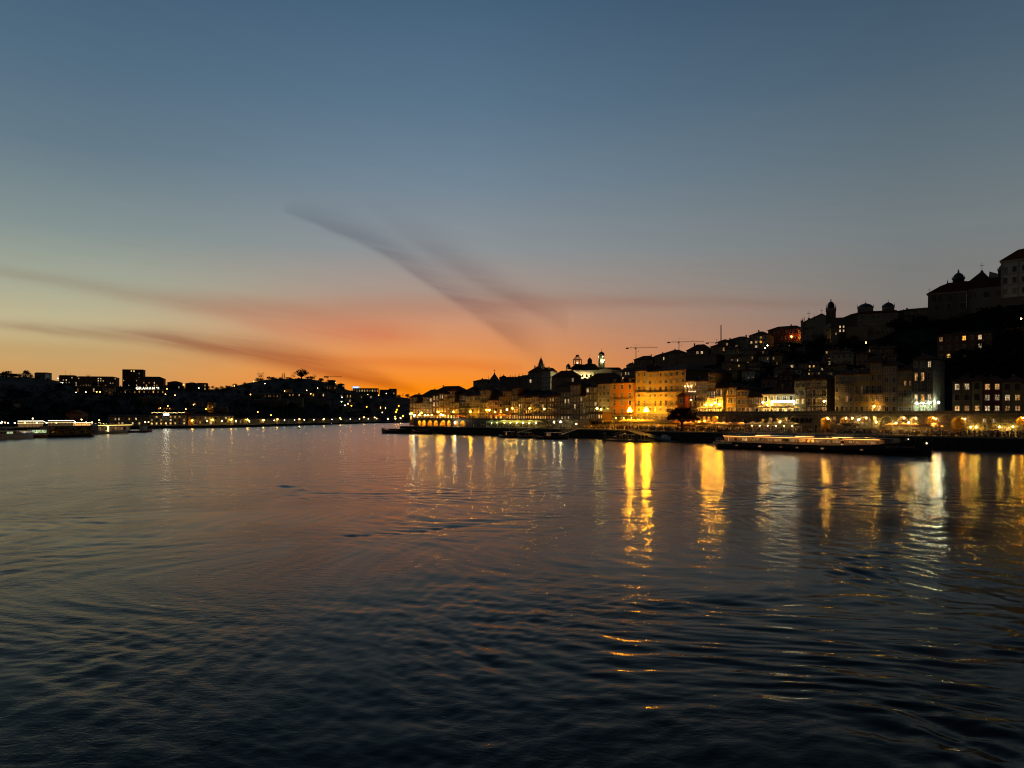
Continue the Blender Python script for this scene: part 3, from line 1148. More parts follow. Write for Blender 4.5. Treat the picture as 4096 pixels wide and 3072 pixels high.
# ---------------------------------------------------------------- right row of houses on the upper street
ZS = ZTOP_R - 1.0
OCH, YEL, RED, BRN, GRY, CRM, ORA, BLU, WHT, PNK = ((0.40, 0.26, 0.09), (0.46, 0.34, 0.12), (0.20, 0.035, 0.025), (0.20, 0.12, 0.07), (0.25, 0.22, 0.18), (0.44, 0.38, 0.26),
                                                  (0.52, 0.22, 0.04), (0.06, 0.08, 0.14), (0.52, 0.50, 0.45), (0.36, 0.20, 0.15))
ROW = [
    (4092, 4190, 1530, OCH, 2, 3, '..|w.|..', {}, 'ochre plaster house cut off by the right edge of the picture'),
    (4009, 4091, 1527, OCH, 2, 3, '..|Ww|dd', {'paint': 'dark_paint'}, 'ochre house with two columns of dark sash windows next to the dark red one'),
    (3930, 4008, 1527, RED, 2, 3, 'ww|WW|WW', {}, 'dark red three-storey house with six lit white-framed windows'),
    (3888, 3929, 1524, YEL, 1, 3, '.|.|w', {'paint': 'dark_paint'}, 'narrow yellow house with one window per floor'),
    (3809, 3887, 1527, BRN, 2, 3, 'WW|..|ww', {'paint': 'dark_paint'}, 'brown house with four lit windows beside the tall blank end wall'),
    (3651, 3731, 1438, GRY, 3, 5, '..W|ww.|...|WaW|ggg', {'balcony': (1, 2, 3), 'depth': 13, 'wall': 'rubble_wall', 'ground': 'shop'}, 'tall five-storey house with a floodlit rough stone end wall'),
    (3591, 3650, 1482, OCH, 3, 5, '...|.wd|...|.d.|...', {'balcony': (2,), 'p': 0.1}, 'ochre five-storey house left of the tall floodlit house'),
    (3531, 3590, 1463, GRY, 2, 5, '..|..|..|..|..', {'wall': 'glazed_tile_wall'}, 'grey tiled house with five floors of paired windows'),
    (3480, 3530, 1451, OCH, 2, 5, '..|..|..|dd|bW', {'balcony': (2,)}, 'narrow ochre house with a glowing doorway and white lattice window'),
    (3415, 3479, 1496, YEL, 3, 4, '...|.d.|...|...', {'balcony': (2,)}, 'dull yellow house with a long balcony on its second floor'),
    (3339, 3414, 1500, GRY, 4, 4, '....|....|..w.|....', {'balcony': (3,), 'wall': 'glazed_tile_wall'}, 'wide grey house of four windows per floor, one lit'),
    (3266, 3305, 1518, BLU, 2, 4, '..|..|..|dw', {'balcony': (1, 2), 'ww': 1.5, 'depth': 10}, 'dark blue house with tall white window frames and balconies'),
    (3224, 3265, 1519, BRN, 2, 4, '..|..|..|d.', {'balcony': (1, 2)}, 'brown house with arched windows and two iron balconies'),
    (3178, 3223, 1523, YEL, 2, 4, '..|..|bb|.d', {}, 'greenish yellow house with two brightly lit windows'),
    (3050, 3177, 1577, YEL, 5, 2, '.....|bbbbb', {'surround': 'white_paint', 'rh': 3.0, 'ground': 'shop'}, 'low yellow restaurant with a long white light tube over its terrace'),
    (2993, 3049, 1590, BRN, 4, 2, 'dddd|wd.d', {'paint': 'dark_paint', 'rh': 2.0, 'ground': 'shop'}, 'low dark house with an awning left of the lit restaurant'),
    (2947, 2992, 1561, OCH, 3, 3, '...|...|d.d', {}, 'small ochre house of three floors right of the tree-side restaurants'),
    (2893, 2946, 1550, OCH, 4, 3, '....|....|.d.w', {'surround': 'white_paint'}, 'ochre house with white framed windows near the square'),
    (2863, 2892, 1553, YEL, 2, 3, 'ww|..|bb', {'balcony': (2,)}, 'narrow yellow house with two lit windows above a glowing awning'),
    (2833, 2862, 1495, BRN, 3, 5, '...|...|WWW|...|bbb', {'balcony': (2,), 'paint': 'white_paint'}, 'tall narrow house with three lit windows and a roof loft'),
    (2788, 2832, 1526, GRY, 4, 5, 'dddd|....|....|....|bbbb', {'balcony': (2,), 'wall': 'glazed_tile_wall'}, 'tiled house with four windows per floor right of the hotel with lit pillars'),
    (2743, 2787, 1526, GRY, 4, 5, 'bbbb|...w|....|....|aaaa', {'balcony': (2,), 'paint': 'dark_paint'}, 'hotel with glowing pillars and a lit attic gallery'),
]
for px0, px1, ev, c, nc, nr, lit, kw, lab in ROW:
    k = dict(depth=9, rh=1.6, p=0.05)
    k.update(kw)
    frontage(px0, px1, 20.4 if px1 < 2895 else 22, ev, ZS, c, nc, nr, lab, lit=lit, group='houses along the upper street', **k)
A_, B2 = hit(2709, 17.6), hit(2741, 17.8)
house(A_, B2, 5.4, zat(1586, (A_.y + B2.y) / 2), RED, 1, 3, 'small dark red house between the yellow hotel and the lit pillars', lit='.|.|.', rh=1.4, depth=2.6, group='houses round the square')

# glowing pillars of the hotel: uplights and the half columns they wash
dro = out_dir(2765)
for fl in (1, 3):
    for i, px in enumerate((2746, 2758, 2770)):
        P_ = hit(px, 20.35)
        ztop_ = zat({1: 1600, 3: 1546}[fl], P_.y)
        zbot_ = zat({1: 1626, 3: 1568}[fl], P_.y)
        o = tag(empty('lit_pillar', (P_.x, P_.y, zbot_), math.atan2(dro.x, -dro.y)), 'slim pillar washed by orange light, %s of three on the %s floor of the hotel' % (('left', 'middle', 'right')[i], ('', 'lower', '', 'upper')[fl]), 'pillar', 'glowing hotel pillars')
        b = MB()
        b.lathe([(0.26, 0), (0.22, 0.2), (0.22, ztop_ - zbot_ - 0.2), (0.27, ztop_ - zbot_)], (0, -0.28, 0), 'white_paint', 8)
        b.build('shaft', o)
        b = MB()
        b.box(-0.2, 0.2, -0.85, -0.62, ztop_ - zbot_ + 0.02, ztop_ - zbot_ + 0.14, lamp_mat((1, 0.42, 0.12, 1), 70))
        b.build('downlight', o)
# lit name board of the hotel (lettering too small to read in the picture)
P_ = hit(2752, 19.6)
Q_ = hit(2786, 19.6)
o = tag(empty('hotel_sign', (P_.x, P_.y, zat(1569, P_.y)), math.atan2((Q_ - P_).y, (Q_ - P_).x)), 'glowing strip of white sign letters on the hotel with lit pillars', 'sign')
b = MB()
L_ = (Q_ - P_).length
b.box(0, L_, 0.05, 0.1, -0.05, 0.02, 'iron')
b.build('mounting_rail', o)
x = 0.1
while x < L_ - 0.3:
    b = MB()
    w_ = rnd.uniform(0.14, 0.3)
    b.box(x, x + w_, 0, 0.05, 0.03, rnd.uniform(0.35, 0.5), lamp_mat((1, 0.62, 0.36, 1), 1.6))
    b.build('letter', o)
    x += w_ + 0.16

# ---------------------------------------------------------------- the square: yellow hotel, orange house


def arcade_house(px0, px1, off0, off1, eave, base, col, cols_, rows, narch, label, lit, **kw):
    A, B_ = hit(px0, off0), hit(px1, off1)
    Ym = (A.y + B_.y) / 2
    zb = zat(base, Ym)
    ze = zat(eave, Ym)
    ah = (ze - zb) * 0.19
    root = house(A, B_, zb + ah, ze, col, cols_, rows, label, lit=lit, extra_z=0.0, ground='win', name='arcaded_building', cat='building', **kw)
    W = (B_ - A).length
    b = MB()
    cell = W / narch
    r = cell * 0.30
    sp = ah * 0.45
    zoff = -ah
    for i in range(narch):
        x0 = cell * i
        c = x0 + cell / 2
        b.poly([(x0, 0, zoff), (c - r, 0, zoff), (c - r, 0, 0), (x0, 0, 0)], 'granite')
        b.poly([(c + r, 0, zoff), (x0 + cell, 0, zoff), (x0 + cell, 0, 0), (c + r, 0, 0)], 'granite')
        pts = [(c - r, zoff)] + [(c + r * math.cos(math.pi * (1 - j / 8)), zoff + sp + min(r, ah * 0.45) * math.sin(math.pi * (1 - j / 8))) for j in range(9)] + [(c + r, zoff)]
        for (xa, za), (xb, zb2) in zip(pts[1:-1], pts[2:-1]):
            b.poly([(xa, 0, za), (xb, 0, zb2), (xb, 0, 0), (xa, 0, 0)], 'granite')
        nb = MB()
        for (xa, za), (xb, zb2) in zip(pts, pts[1:]):
            nb.poly([(xa, 0, za), (xa, 2.5, za), (xb, 2.5, zb2), (xb, 0, zb2)], 'granite')
        nb.poly([(x, 2.5, z) for x, z in reversed(pts)], 'plaster')
        nb.build('archway', root, color=(0.5, 0.4, 0.25))
        if i % 4 != 3:
            lb = MB()
            lb.lathe([(0.08, -0.12), (0.16, 0), (0.1, 0.1)], (c, 1.2, zoff + sp + r * 0.55), lamp_mat(WARM, 110), 6)
            lb.build('lantern', root)
    b.poly([(W, 0, zoff), (W, kw.get('depth', 9), zoff), (W, kw.get('depth', 9), 0), (W, 0, 0)], 'granite')
    b.poly([(0, kw.get('depth', 9), zoff), (0, 0, zoff), (0, 0, 0), (0, kw.get('depth', 9), 0)], 'granite')
    b.build('arcade', root)
    return root


arcade_house(2589.5, 2742.5, 21.2, 20.6, 1484, 1692, (0.46, 0.30, 0.09), 7, 6, 6, 'large yellow six-storey hotel with an arcade behind the stone pine',
             '.......|.......|.......|.......|.......|.bwwb..', depth=16, balcony=(1, 3), rh=2.6, trim=(0.0, 0.385, 0.79), p=0, ww=1.15)
arcade_house(2544, 2589, 21.0, 21.2, 1484, 1692, (0.50, 0.32, 0.08), 2, 6, 2, 'narrow yellow side of the hotel turned to the square', '..|..|..|..|..|..', depth=12, balcony=(1, 3), rh=2.6,
             trim=(0.0, 0.385, 0.79), p=0, ww=1.1)
arcade_house(2442, 2535, 20.8, 20.8, 1533, 1692, (0.62, 0.24, 0.03), 3, 4, 3, 'bright orange house with three dormers and an arcade on the square', '...|...|...|...', depth=12, balcony=(0, 2), rh=3.0,
             trim=(0.0, 0.46), p=0, dormers=3, ww=1.2)
A_, B2 = hit(2391, 20.4), hit(2440.5, 20.6)
house(A_, B2, 5.2, zat(1535, B2.y), GRY, 3, 6, 'grey stone house in shade left of the orange house', lit='...|...|...|...|...|...', rh=3.0, depth=14, roof='hip', wall='glazed_tile_wall', group='houses round the square')

# ---------------------------------------------------------------- left row on the upper street
ZL = ZTOP_L - 1.0
ROWL = [
    (2343, 2390, 1549, GRY, 3, 5, 'W..|...|..W|...|ddd', {}, 'dark house with a lit attic window left of the grey stone house'),
    (2319, 2342, 1585, WHT, 2, 4, 'W.|..|.d|dd', {}, 'narrow pale house with one lit window at its corner'),
    (2281, 2318, 1541, BRN, 3, 6, '...|...|...|.W.|...|...', {'balcony': (2, 4), 'wall': 'glazed_tile_wall'}, 'tall brown tiled house with iron balconies'),
    (2242, 2280, 1568, GRY, 3, 5, '...|.WW|...|...|WWW', {'balcony': (3,)}, 'house with a gable dormer and lit shop windows'),
    (2218, 2241, 1586, OCH, 2, 4, '..|..|..|..', {'balcony': (2,)}, 'narrow ochre house among the left row'),
    (2187, 2217, 1588, BRN, 3, 4, '.ww|...|...|aaa', {'balcony': (1, 2)}, 'brown house with amber ground-floor windows'),
    (2158, 2186, 1590, GRY, 3, 4, '...|.W.|d..|bab', {'balcony': (1, 2)}, 'grey house above the glowing awnings'),
    (2129, 2157, 1588, GRY, 3, 4, '...|...|...|aba', {'balcony': (1, 2), 'wall': 'glazed_tile_wall'}, 'grey tiled house in the middle of the left row'),
    (2101, 2128, 1590, BRN, 3, 4, '...|...|aba|aab', {'balcony': (2,)}, 'brown house with two amber-lit lower floors'),
    (2073, 2100, 1588, GRY, 3, 4, '...|WW.|W..|bwb', {'balcony': (1, 2)}, 'grey house with a pair of white lit windows'),
    (2046, 2072, 1556, BRN, 3, 5, '...|...|...|.aa|bbb', {'balcony': (2, 3)}, 'tall brown house right of the ochre one'),
    (2011, 2045, 1566, OCH, 3, 4, '...|...|...|aaa', {'paint': 'dark_paint', 'balcony': (2,)}, 'ochre house with dark shuttered windows'),
    (1995, 2010, 1588, YEL, 1, 4, '.|.|b|b', {'paint': 'dark_paint'}, 'slim yellow house lit from below'),
    (1954, 1994, 1602, PNK, 2, 3, '..|..|aa', {'paint': 'dark_paint'}, 'dull red house beside the cream corner building'),
    (1922, 1953, 1563, CRM, 3, 5, '...|...|...|...|...', {'balcony': (3,), 'rh': 1.6}, 'taller right part of the cream corner building'),
    (1862, 1921, 1584, CRM, 5, 4, '.....|.....|.w...|.....', {'balcony': (2,)}, 'cream corner building with rows of white windows'),
    (1838, 1861, 1580, BLU, 2, 4, '..|..|..|..', {'ww': 1.4}, 'dark narrow house with white verticals left of the cream building'),
    (1821, 1837, 1610, BRN, 2, 3, '..|..|bb', {}, 'tiny brown house over the arches'),
    (1800, 1820, 1566, BRN, 2, 5, '..|..|..|.d|bb', {}, 'tall brown house with a dormer over the arches'),
    (1775, 1799, 1577, OCH, 2, 4, '..|..|w.|bb', {}, 'ochre house with glowing ground floor over the arches'),
    (1756, 1774, 1574, BRN, 2, 4, 'WW|..|..|bb', {}, 'narrow house with a pair of pink lit windows'),
    (1730, 1755, 1582, BRN, 2, 4, 'WW|WW|ww|bb', {}, 'brown house with three floors of lit windows'),
    (1692, 1729, 1590, GRY, 3, 4, '..W|...|...|bbb', {}, 'dark grey house behind the parasols at the far end'),
    (1665, 1691, 1613, OCH, 3, 3, '...|...|bwb', {}, 'low ochre house near the end of the row'),
    (1638, 1664, 1590, BRN, 2, 4, '..|..|..|bb', {}, 'last house of the far row with pale verticals'),
]
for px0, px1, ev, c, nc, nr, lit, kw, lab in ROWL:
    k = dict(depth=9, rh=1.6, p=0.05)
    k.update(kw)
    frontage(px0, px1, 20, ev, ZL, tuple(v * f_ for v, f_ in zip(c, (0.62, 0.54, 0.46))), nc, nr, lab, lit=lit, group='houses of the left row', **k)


# ---------------------------------------------------------------- houses up the north hillside
def hillhouse(px0, px1, eave, base, col, cols_, rows, lit, label, roof='ridge', rhp=14, turn=0.3, depth=9, Yd=None, **kw):
    pm = (px0 + px1) / 2
    Y_ = Yd or north_Y(pm, base)
    wd = (px1 - px0) / F * Y_
    A = at(px0, base, Y_ + wd * turn)
    B_ = at(px1, base, Y_ - wd * turn)
    return house(A, B_, zat(base, Y_), zat(eave, Y_), col, cols_, rows, label, depth=depth, roof=roof, rh=rhp / F * Y_, lit=lit,
                 small=kw.pop('small', True), p=kw.pop('p', 0.04), ground='win', name=kw.pop('name', 'hillside_house'), group='houses up the north hillside', **kw)


DK = (0.24, 0.19, 0.14)
HILL = [
    # behind the left row
    (1690, 1760, 1580, 1620, DK, 4, 2, '....|....', 'low dark house on the skyline at the far end', 'hip', 22),
    (1745, 1842, 1562, 1610, DK, 4, 2, '....|....', 'long dark roof on the skyline left of the church', 'hip', 18),
    (1868, 1900, 1560, 1600, DK, 2, 2, '..|..', 'small dark house stepping up toward the church', 'hip', 14),
    (1893, 1953, 1525, 1590, GRY, 3, 3, '...|...|...', 'square dark block beside the church gable', 'hip', 9),
    (1925, 1995, 1550, 1610, WHT, 4, 2, '....|....', 'pale house below the church', 'hip', 14),
    (2020, 2080, 1552, 1600, DK, 4, 2, '....|....', 'dark hipped roof house under the long church nave', 'hip', 18),
    (2060, 2117, 1512, 1560, GRY, 4, 2, '....|....', 'dark house with dormers right of the church nave', 'hip', 12),
    (2113, 2166, 1489, 1560, GRY, 3, 3, '...|W..|...', 'tall house under the dark church dome', 'hip', 24),
    (2168, 2202, 1486, 1560, WHT, 3, 4, '...|...|...|...', 'pale gabled house with three rows of windows', 'gable', 16),
    (2206, 2300, 1508, 1565, PNK, 5, 2, '....W|.....', 'broad reddish house with a big roof below the palace', 'hip', 26),
    (2225, 2310, 1545, 1590, DK, 5, 2, '...W.|.....', 'dark roofed house just above the left row', 'hip', 18),
    (2300, 2350, 1530, 1580, DK, 4, 2, '.d.d|....', 'dark house below the floodlit palace', 'hip', 18),
    (2345, 2470, 1522, 1575, DK, 6, 2, '......|......', 'dark house whose big roof hides the palace front', 'hip', 30),
    (2486, 2542, 1484, 1545, GRY, 5, 3, '.WW..|WW.W.|.....', 'grey house with small lit windows above the orange house', 'ridge', 14),
    (2505, 2538, 1462, 1500, DK, 2, 2, '..|..', 'small dark gabled house on the skyline', 'gable', 10),
    (2536, 2612, 1438, 1485, DK, 5, 2, '.....|..W..', 'dark house on the skyline under the left crane', 'hip', 16),
    (2598, 2634, 1432, 1470, GRY, 3, 2, '...|...', 'little grey house right of the left crane', 'hip', 8),
    (2618, 2664, 1424, 1470, DK, 3, 2, '..W|...', 'skyline house with one bright white window', 'hip', 12),
    (2657, 2730, 1412, 1465, DK, 5, 2, '.....|.....', 'dark broad house under the middle crane', 'hip', 14),
    (2724, 2757, 1468, 1500, WHT, 2, 2, '..|..', 'white gable wall above the yellow hotel', 'gable', 10),
    (2758, 2830, 1482, 1520, CRM, 5, 2, 'W....|WWW..', 'cream house with four lit windows above the hotel row', 'ridge', 8),
    (2746, 2834, 1402, 1460, DK, 5, 3, '..WW.|.....|.....', 'dark house high on the skyline with two lit windows', 'hip', 26),
    (2715, 2866, 1424, 1470, DK, 1, 1, ' ', 'long dark roofed wall across the hillside', 'ridge', 5),
    (2842, 2902, 1386, 1440, DK, 4, 2, '...d|....', 'skyline house below the right crane', 'hip', 14),
    (2870, 2915, 1368, 1430, GRY, 3, 3, '..d|..w|...', 'narrow tall house left of the terraced gardens', 'hip', 12),
    (2916, 2996, 1358, 1410, GRY, 4, 3, '....|.d..|....', 'grey house with pale balconies on the skyline', 'hip', 14),
    (2996, 3072, 1342, 1395, DK, 4, 3, '..d.|WWa.|.W..', 'dark house with lit white windows near the red convent', 'hip', 18),
    (3072, 3206, 1318, 1365, RED, 8, 2, '........|........', 'long dark red convent with a hipped roof on the skyline', 'hip', 16),
    (2922, 2990, 1430, 1460, WHT, 6, 1, 'd.W..W', 'pale terrace wall with small lights on the hillside', 'flat', 2),
    (2994, 3040, 1470, 1500, CRM, 3, 1, '...', 'pale little house above the roofs', 'ridge', 10),
    (3046, 3110, 1518, 1550, PNK, 3, 1, '...', 'orange gable wall above the restaurant', 'gable', 14),
    (3113, 3172, 1500, 1550, RED, 3, 2, '...|...', 'dark red gable house behind the restaurant', 'gable', 18),
    (3130, 3180, 1455, 1480, GRY, 2, 1, '.W', 'dark house with a single lit window on the slope', 'hip', 8),
    (3195, 3300, 1455, 1480, CRM, 7, 1, '.......', 'long low house with a row of arched windows', 'ridge', 6),
    (3278, 3360, 1466, 1490, OCH, 4, 1, 'W...', 'orange-lit terrace wall on the slope', 'flat', 2),
    (3286, 3330, 1440, 1466, GRY, 2, 1, '.W', 'small dark house with one window glowing', 'hip', 8),
    (3321, 3414, 1415, 1462, CRM, 4, 2, '....|....', 'cream house with a flat terrace midway up the slope', 'ridge', 8),
    (3423, 3470, 1416, 1460, PNK, 2, 2, '..|..', 'narrow pinkish house midway up the slope', 'hip', 8),
    (3475, 3530, 1440, 1480, GRY, 3, 1, '...', 'dark low house above the ochre row', 'hip', 10),
    (3586, 3735, 1240, 1285, DK, 6, 2, '......|......', 'long dark building on the skyline left of the cathedral hill', 'hip', 10),
    (3748, 3968, 1336, 1440, (0.20, 0.09, 0.05), 7, 3, 'w..a.W.|.....W.|.w.w...', 'reddish brown building with scattered lit windows on the dark slope', 'hip', 8),
    (3500, 3560, 1395, 1430, DK, 3, 1, '...', 'dark shed roof below the old seminary', 'ridge', 6),
]
rh_ = random.Random(5)
CW = ['cream', 'brown', 'pink', 'grey', 'ochre', 'white']
CV = {'cream': CRM, 'brown': BRN, 'pink': PNK, 'grey': GRY, 'ochre': OCH, 'white': WHT}
ROOFW = ['with a hipped roof', 'with a low ridge roof', 'with a gable to the river']
for row, (py, word) in enumerate(((1402, 'high row'), (1428, 'upper row'), (1456, 'middle row'), (1484, 'lower row'), (1512, 'lowest row'))):
    px = 2885 + rh_.uniform(0, 30)
    last = {2885: 3560, 1402: 3200}.get(py, 3560)
    k_ = 0
    while px < last:
        wd = rh_.uniform(34, 62)
        if rh_.random() < 0.72 and py > interp(RIDGE_N, px) + 26:
            cw = rh_.choice(CW)
            ri = rh_.randrange(3)
            col_ = CV[cw]
            nc = max(2, int(wd / 13))
            lit_ = '|'.join(''.join(rh_.choice('.........wdd') for _ in range(nc)) for _ in range(2))
            k_ += 1
            HILL.append((px, px + wd, py - rh_.uniform(24, 36), py + 8, col_, nc, 2, lit_, '%s house %s, %s along the %s of the slope' % (cw, ROOFW[ri], ORD[k_ - 1], word), ('hip', 'ridge', 'gable')[ri], rh_.uniform(6, 13)))
        px += wd + rh_.uniform(2, 26)
for px0, px1, ev, ba, c, nc, nr, lit, lab, rf, rhp in HILL:
    hillhouse(px0, px1, ev, ba, c, nc, nr, lit, lab, rf, rhp)
# ---------------------------------------------------------------- landmarks on the north hill, measured in photo pixels and scaled to metres
def lm(px, py, Yd, name, label, cat, col=(0.3, 0.27, 0.22), turn=0.0):
    s_ = Yd / F
    o = empty(name, at(px, py, Yd), -math.atan(k_of(px)) + turn, col)
    o.scale = (s_, s_, s_)
    tag(o, label, cat)
    return o


def pwin(root, x, z, w_, h_, lit='.', y=0.0, arch=False, col='white_paint'):
    b = MB()
    e = max(0.5, w_ * 0.12)
    b.box(x - e, x, y - 0.8, y, z - e, z + h_ + e, col)
    b.box(x + w_, x + w_ + e, y - 0.8, y, z - e, z + h_ + e, col)
    b.box(x, x + w_, y - 0.8, y, z + h_, z + h_ + e, col)
    b.box(x, x + w_, y - 1.0, y, z - e, z, col)
    o = b.build('window', root)
    b = MB()
    b.box(x, x + w_, y - 0.35, y - 0.05, z, z + h_, SMAT[lit])
    b.build('pane', o)


def pinnacle(root, x, y, z, h_, r=1.5, m='granite_trim'):
    b = MB()
    b.lathe([(r, 0), (r, h_ * 0.18), (r * 0.55, h_ * 0.24), (r * 0.95, h_ * 0.36), (r * 0.5, h_ * 0.46), (0.15, h_)], (x, y, z), m, 6)
    b.build('pinnacle', root)


def cross(root, x, y, z, h_, m='iron'):
    b = MB()
    b.lathe([(h_ * 0.16, 0), (h_ * 0.12, h_ * 0.18), (0.6, h_ * 0.3)], (x, y, z), 'granite_trim', 8)
    b.box(x - 0.6, x + 0.6, y - 0.6, y + 0.6, z + h_ * 0.28, z + h_, m)
    b.box(x - h_ * 0.2, x + h_ * 0.2, y - 0.5, y + 0.5, z + h_ * 0.70, z + h_ * 0.70 + 1.2, m)
    b.build('cross', root)


def prism(root, name, pts, y0, y1, m, col=None):
    """outline in x, z pushed back from y0 to y1"""
    b = MB()
    b.poly([(x, y0, z) for x, z in pts], m)
    b.poly([(x, y1, z) for x, z in reversed(pts)], m)
    for (xa, za), (xb, zb_) in zip(pts, pts[1:] + pts[:1]):
        b.poly([(xa, y0, za), (xa, y1, za), (xb, y1, zb_), (xb, y0, zb_)], m)
    return b.build(name, root, color=col)


# stock-exchange palace: floodlit front, glass lantern, clock tower
YB = hit(2400, 150).y
pal = lm(2380, 1532, YB, 'floodlit_palace', 'floodlit neoclassical palace with pediment, glass lantern and clock tower on the skyline', 'palace', (0.60, 0.55, 0.42))
b = MB()
ops = []
for i in range(12):
    x = 8 + i * 16
    ops.append((x, x + 6.5, 24, 34))
facade(b, 196, -20, 43, ops, 'plaster', 0, 1.2)
for q in ([(196, 0, -20), (196, 90, -20), (196, 90, 43), (196, 0, 43)], [(0, 90, -20), (0, 0, -20), (0, 0, 43), (0, 90, 43)], [(196, 90, -20), (0, 90, -20), (0, 90, 43), (196, 90, 43)]):
    b.poly(q, 'plaster')
b.build('wall', pal, loc=(-92, 0, 0))
for i in range(12):
    pwin(pal, -92 + 8 + i * 16, 24, 6.5, 10, '.', 0.6, col='plaster')
b = MB()
b.box(-98, 110, -4, 0, 43, 46, 'granite_trim')
b.box(-96, 108, -2, 88, 46.02, 49, 'plaster')
b.box(-100, 112, -5, 92, 49.02, 51, 'granite_trim')
b.build('cornice', pal)
prism(pal, 'pediment', [(12, 51.03), (71, 51.03), (41.5, 59)], -7, -1, 'plaster')
prism(pal, 'pavilion', [(14, -20), (69, -20), (69, 51), (14, 51)], -5.5, -0.1, 'plaster')
b = MB()
b.lathe([(2.2, 0), (2.2, 0.8)], (41.5, -7.4, 54), 'dark_paint', 12)
b.build('crest', pal)
prism(pal, 'roof', [(-98, 51.05), (110, 51.05), (96, 62), (-84, 62)], 2, 86, 'lead_roof')
prism(pal, 'lantern_roof', [(-104, 58), (-18, 58), (-40, 76), (-80, 76)], 20, 60, 'lead_roof')
prism(pal, 'side_roof', [(-62, 62.05), (16, 62.05), (2, 76), (-24, 82), (-40, 76)], 14, 40, 'lead_roof')
# octagonal glazed lantern
lan = MB()
lan.lathe([(18.5, 76), (18.5, 78)], (-71, 40, 0), 'lead_roof', 8, 0.5)
lan.lathe([(18.5, 95), (20, 95.5), (20, 97), (18, 97.5)], (-71, 40, 0), 'lead_roof', 8, 0.5)
for k in range(8):
    t0 = 2 * math.pi * (k + 0.5) / 8
    lan.bar((-71 + 17.5 * math.cos(t0), 40 + 17.5 * math.sin(t0), 78), (-71 + 17.5 * math.cos(t0), 40 + 17.5 * math.sin(t0), 95), 1.6, 'lead_roof', 6)
    lan.bar((-71 + 17.5 * math.cos(t0), 40 + 17.5 * math.sin(t0), 97), (-71 + 8 * math.cos(t0), 40 + 8 * math.sin(t0), 109), 0.7, 'lead_roof', 4)
    t1 = 2 * math.pi * (k + 1) / 8
    lan.bar((-71 + 16.5 * math.cos(t1), 40 + 16.5 * math.sin(t1), 97), (-71 + 7 * math.cos(t1), 40 + 7 * math.sin(t1), 109), 0.5, 'lead_roof', 4)
    lan.bar((-71 + 13 * math.cos(t0), 40 + 13 * math.sin(t0), 103), (-71 + 13 * math.cos(t0 + math.pi / 4), 40 + 13 * math.sin(t0 + math.pi / 4), 103), 0.5, 'lead_roof', 4)
lan.lathe([(8, 109), (7.5, 110), (6, 114), (7, 115), (6.5, 116)], (-71, 40, 0), 'lead_roof', 8, 0.5)
for s_ in (-6, 6):
    lan.bar((-71 + s_, 40, 116), (-71 + s_, 40, 122), 0.4, 'iron', 4)
lo = lan.build('lantern', pal)
gl = MB()
tg, bg_ = material('lantern_glass')
bg_.inputs['Base Color'].default_value = (0.9, 0.9, 0.88, 1)
bg_.inputs['Transmission Weight'].default_value = 1.0
bg_.inputs['Roughness'].default_value = 0.15
bg_.inputs['IOR'].default_value = 1.02
gl.lathe([(16.8, 78), (16.8, 95)], (-71, 40, 0), 'lantern_glass', 8, 0.5)
gl.build('glazing', lo)
b = MB()
b.ball((-71, 40, 84), 2.4, lamp_mat(WHITE, 9), 6, 4)
b.build('hall_lamp', lo)
for x, z, r in ((-21, 82, 9.3), (-108, 58, 9.5)):
    b = MB()
    b.lathe([(r, 0), (r, 6), (r * 1.05, 7), (r * 0.98, 12), (r * 0.75, 17), (r * 0.4, 20.5), (0.8, 22), (0.4, 26), (0.15, 40 if x > -50 else 27)], (x, 40, z), 'lead_roof', 14)
    b.build('small_dome', pal, True)
# clock tower
ct = MB()
ct.lathe([(13.4, 58), (13.4, 88), (15.5, 89.5), (15.5, 91.5), (13, 92), (11.6, 94), (11.6, 112), (13, 113), (13, 114.5)], (26, 20, 0), 'plaster', 8, 0.5)
cto = ct.build('clock_tower', pal, color=(0.42, 0.40, 0.30))
ct = MB()
ct.lathe([(12.2, 114.55), (11.5, 119), (8.5, 123), (4, 125.5), (1.2, 126.5), (1.2, 129), (0.5, 130), (0.2, 141)], (26, 20, 0), 'lead_roof', 14)
ct.build('dome', cto, True)
for cx_, cy_, nx, ny in ((26 + 11.7 * math.sin(math.radians(22)), 20 - 11.7 * math.cos(math.radians(22)), math.sin(math.radians(22)), -math.cos(math.radians(22))),
                         (26 - 11.7 * math.cos(math.radians(22)), 20 - 11.7 * math.sin(math.radians(22)), -math.cos(math.radians(22)), -math.sin(math.radians(22)))):
    b = MB()
    n_ = Vector((nx, ny, 0))
    c_ = Vector((cx_, cy_, 106))
    b.bar(c_ - n_ * 0.6, c_ + n_ * 0.5, 4.4, 'dark_paint', 16)
    b.bar(c_ + n_ * 0.5, c_ + n_ * 0.7, 3.7, lamp_mat((1, 0.86, 0.45, 1), 1.6), 16)
    b.build('clock_face', cto)
b = MB()
for a_ in (-80, -50, -95):
    b.box(26 + 16 * math.cos(math.radians(a_)) - 1, 26 + 16 * math.cos(math.radians(a_)) + 1, 20 + 16 * math.sin(math.radians(a_)) - 1, 20 + 16 * math.sin(math.radians(a_)) + 1, 91.6, 92.4, lamp_mat((0.92, 1, 0.42, 1), 45))
b.box(24, 34, 0.5, 1.5, 84, 85, lamp_mat((0.92, 1, 0.42, 1), 30))
b.build('floodlight', cto)
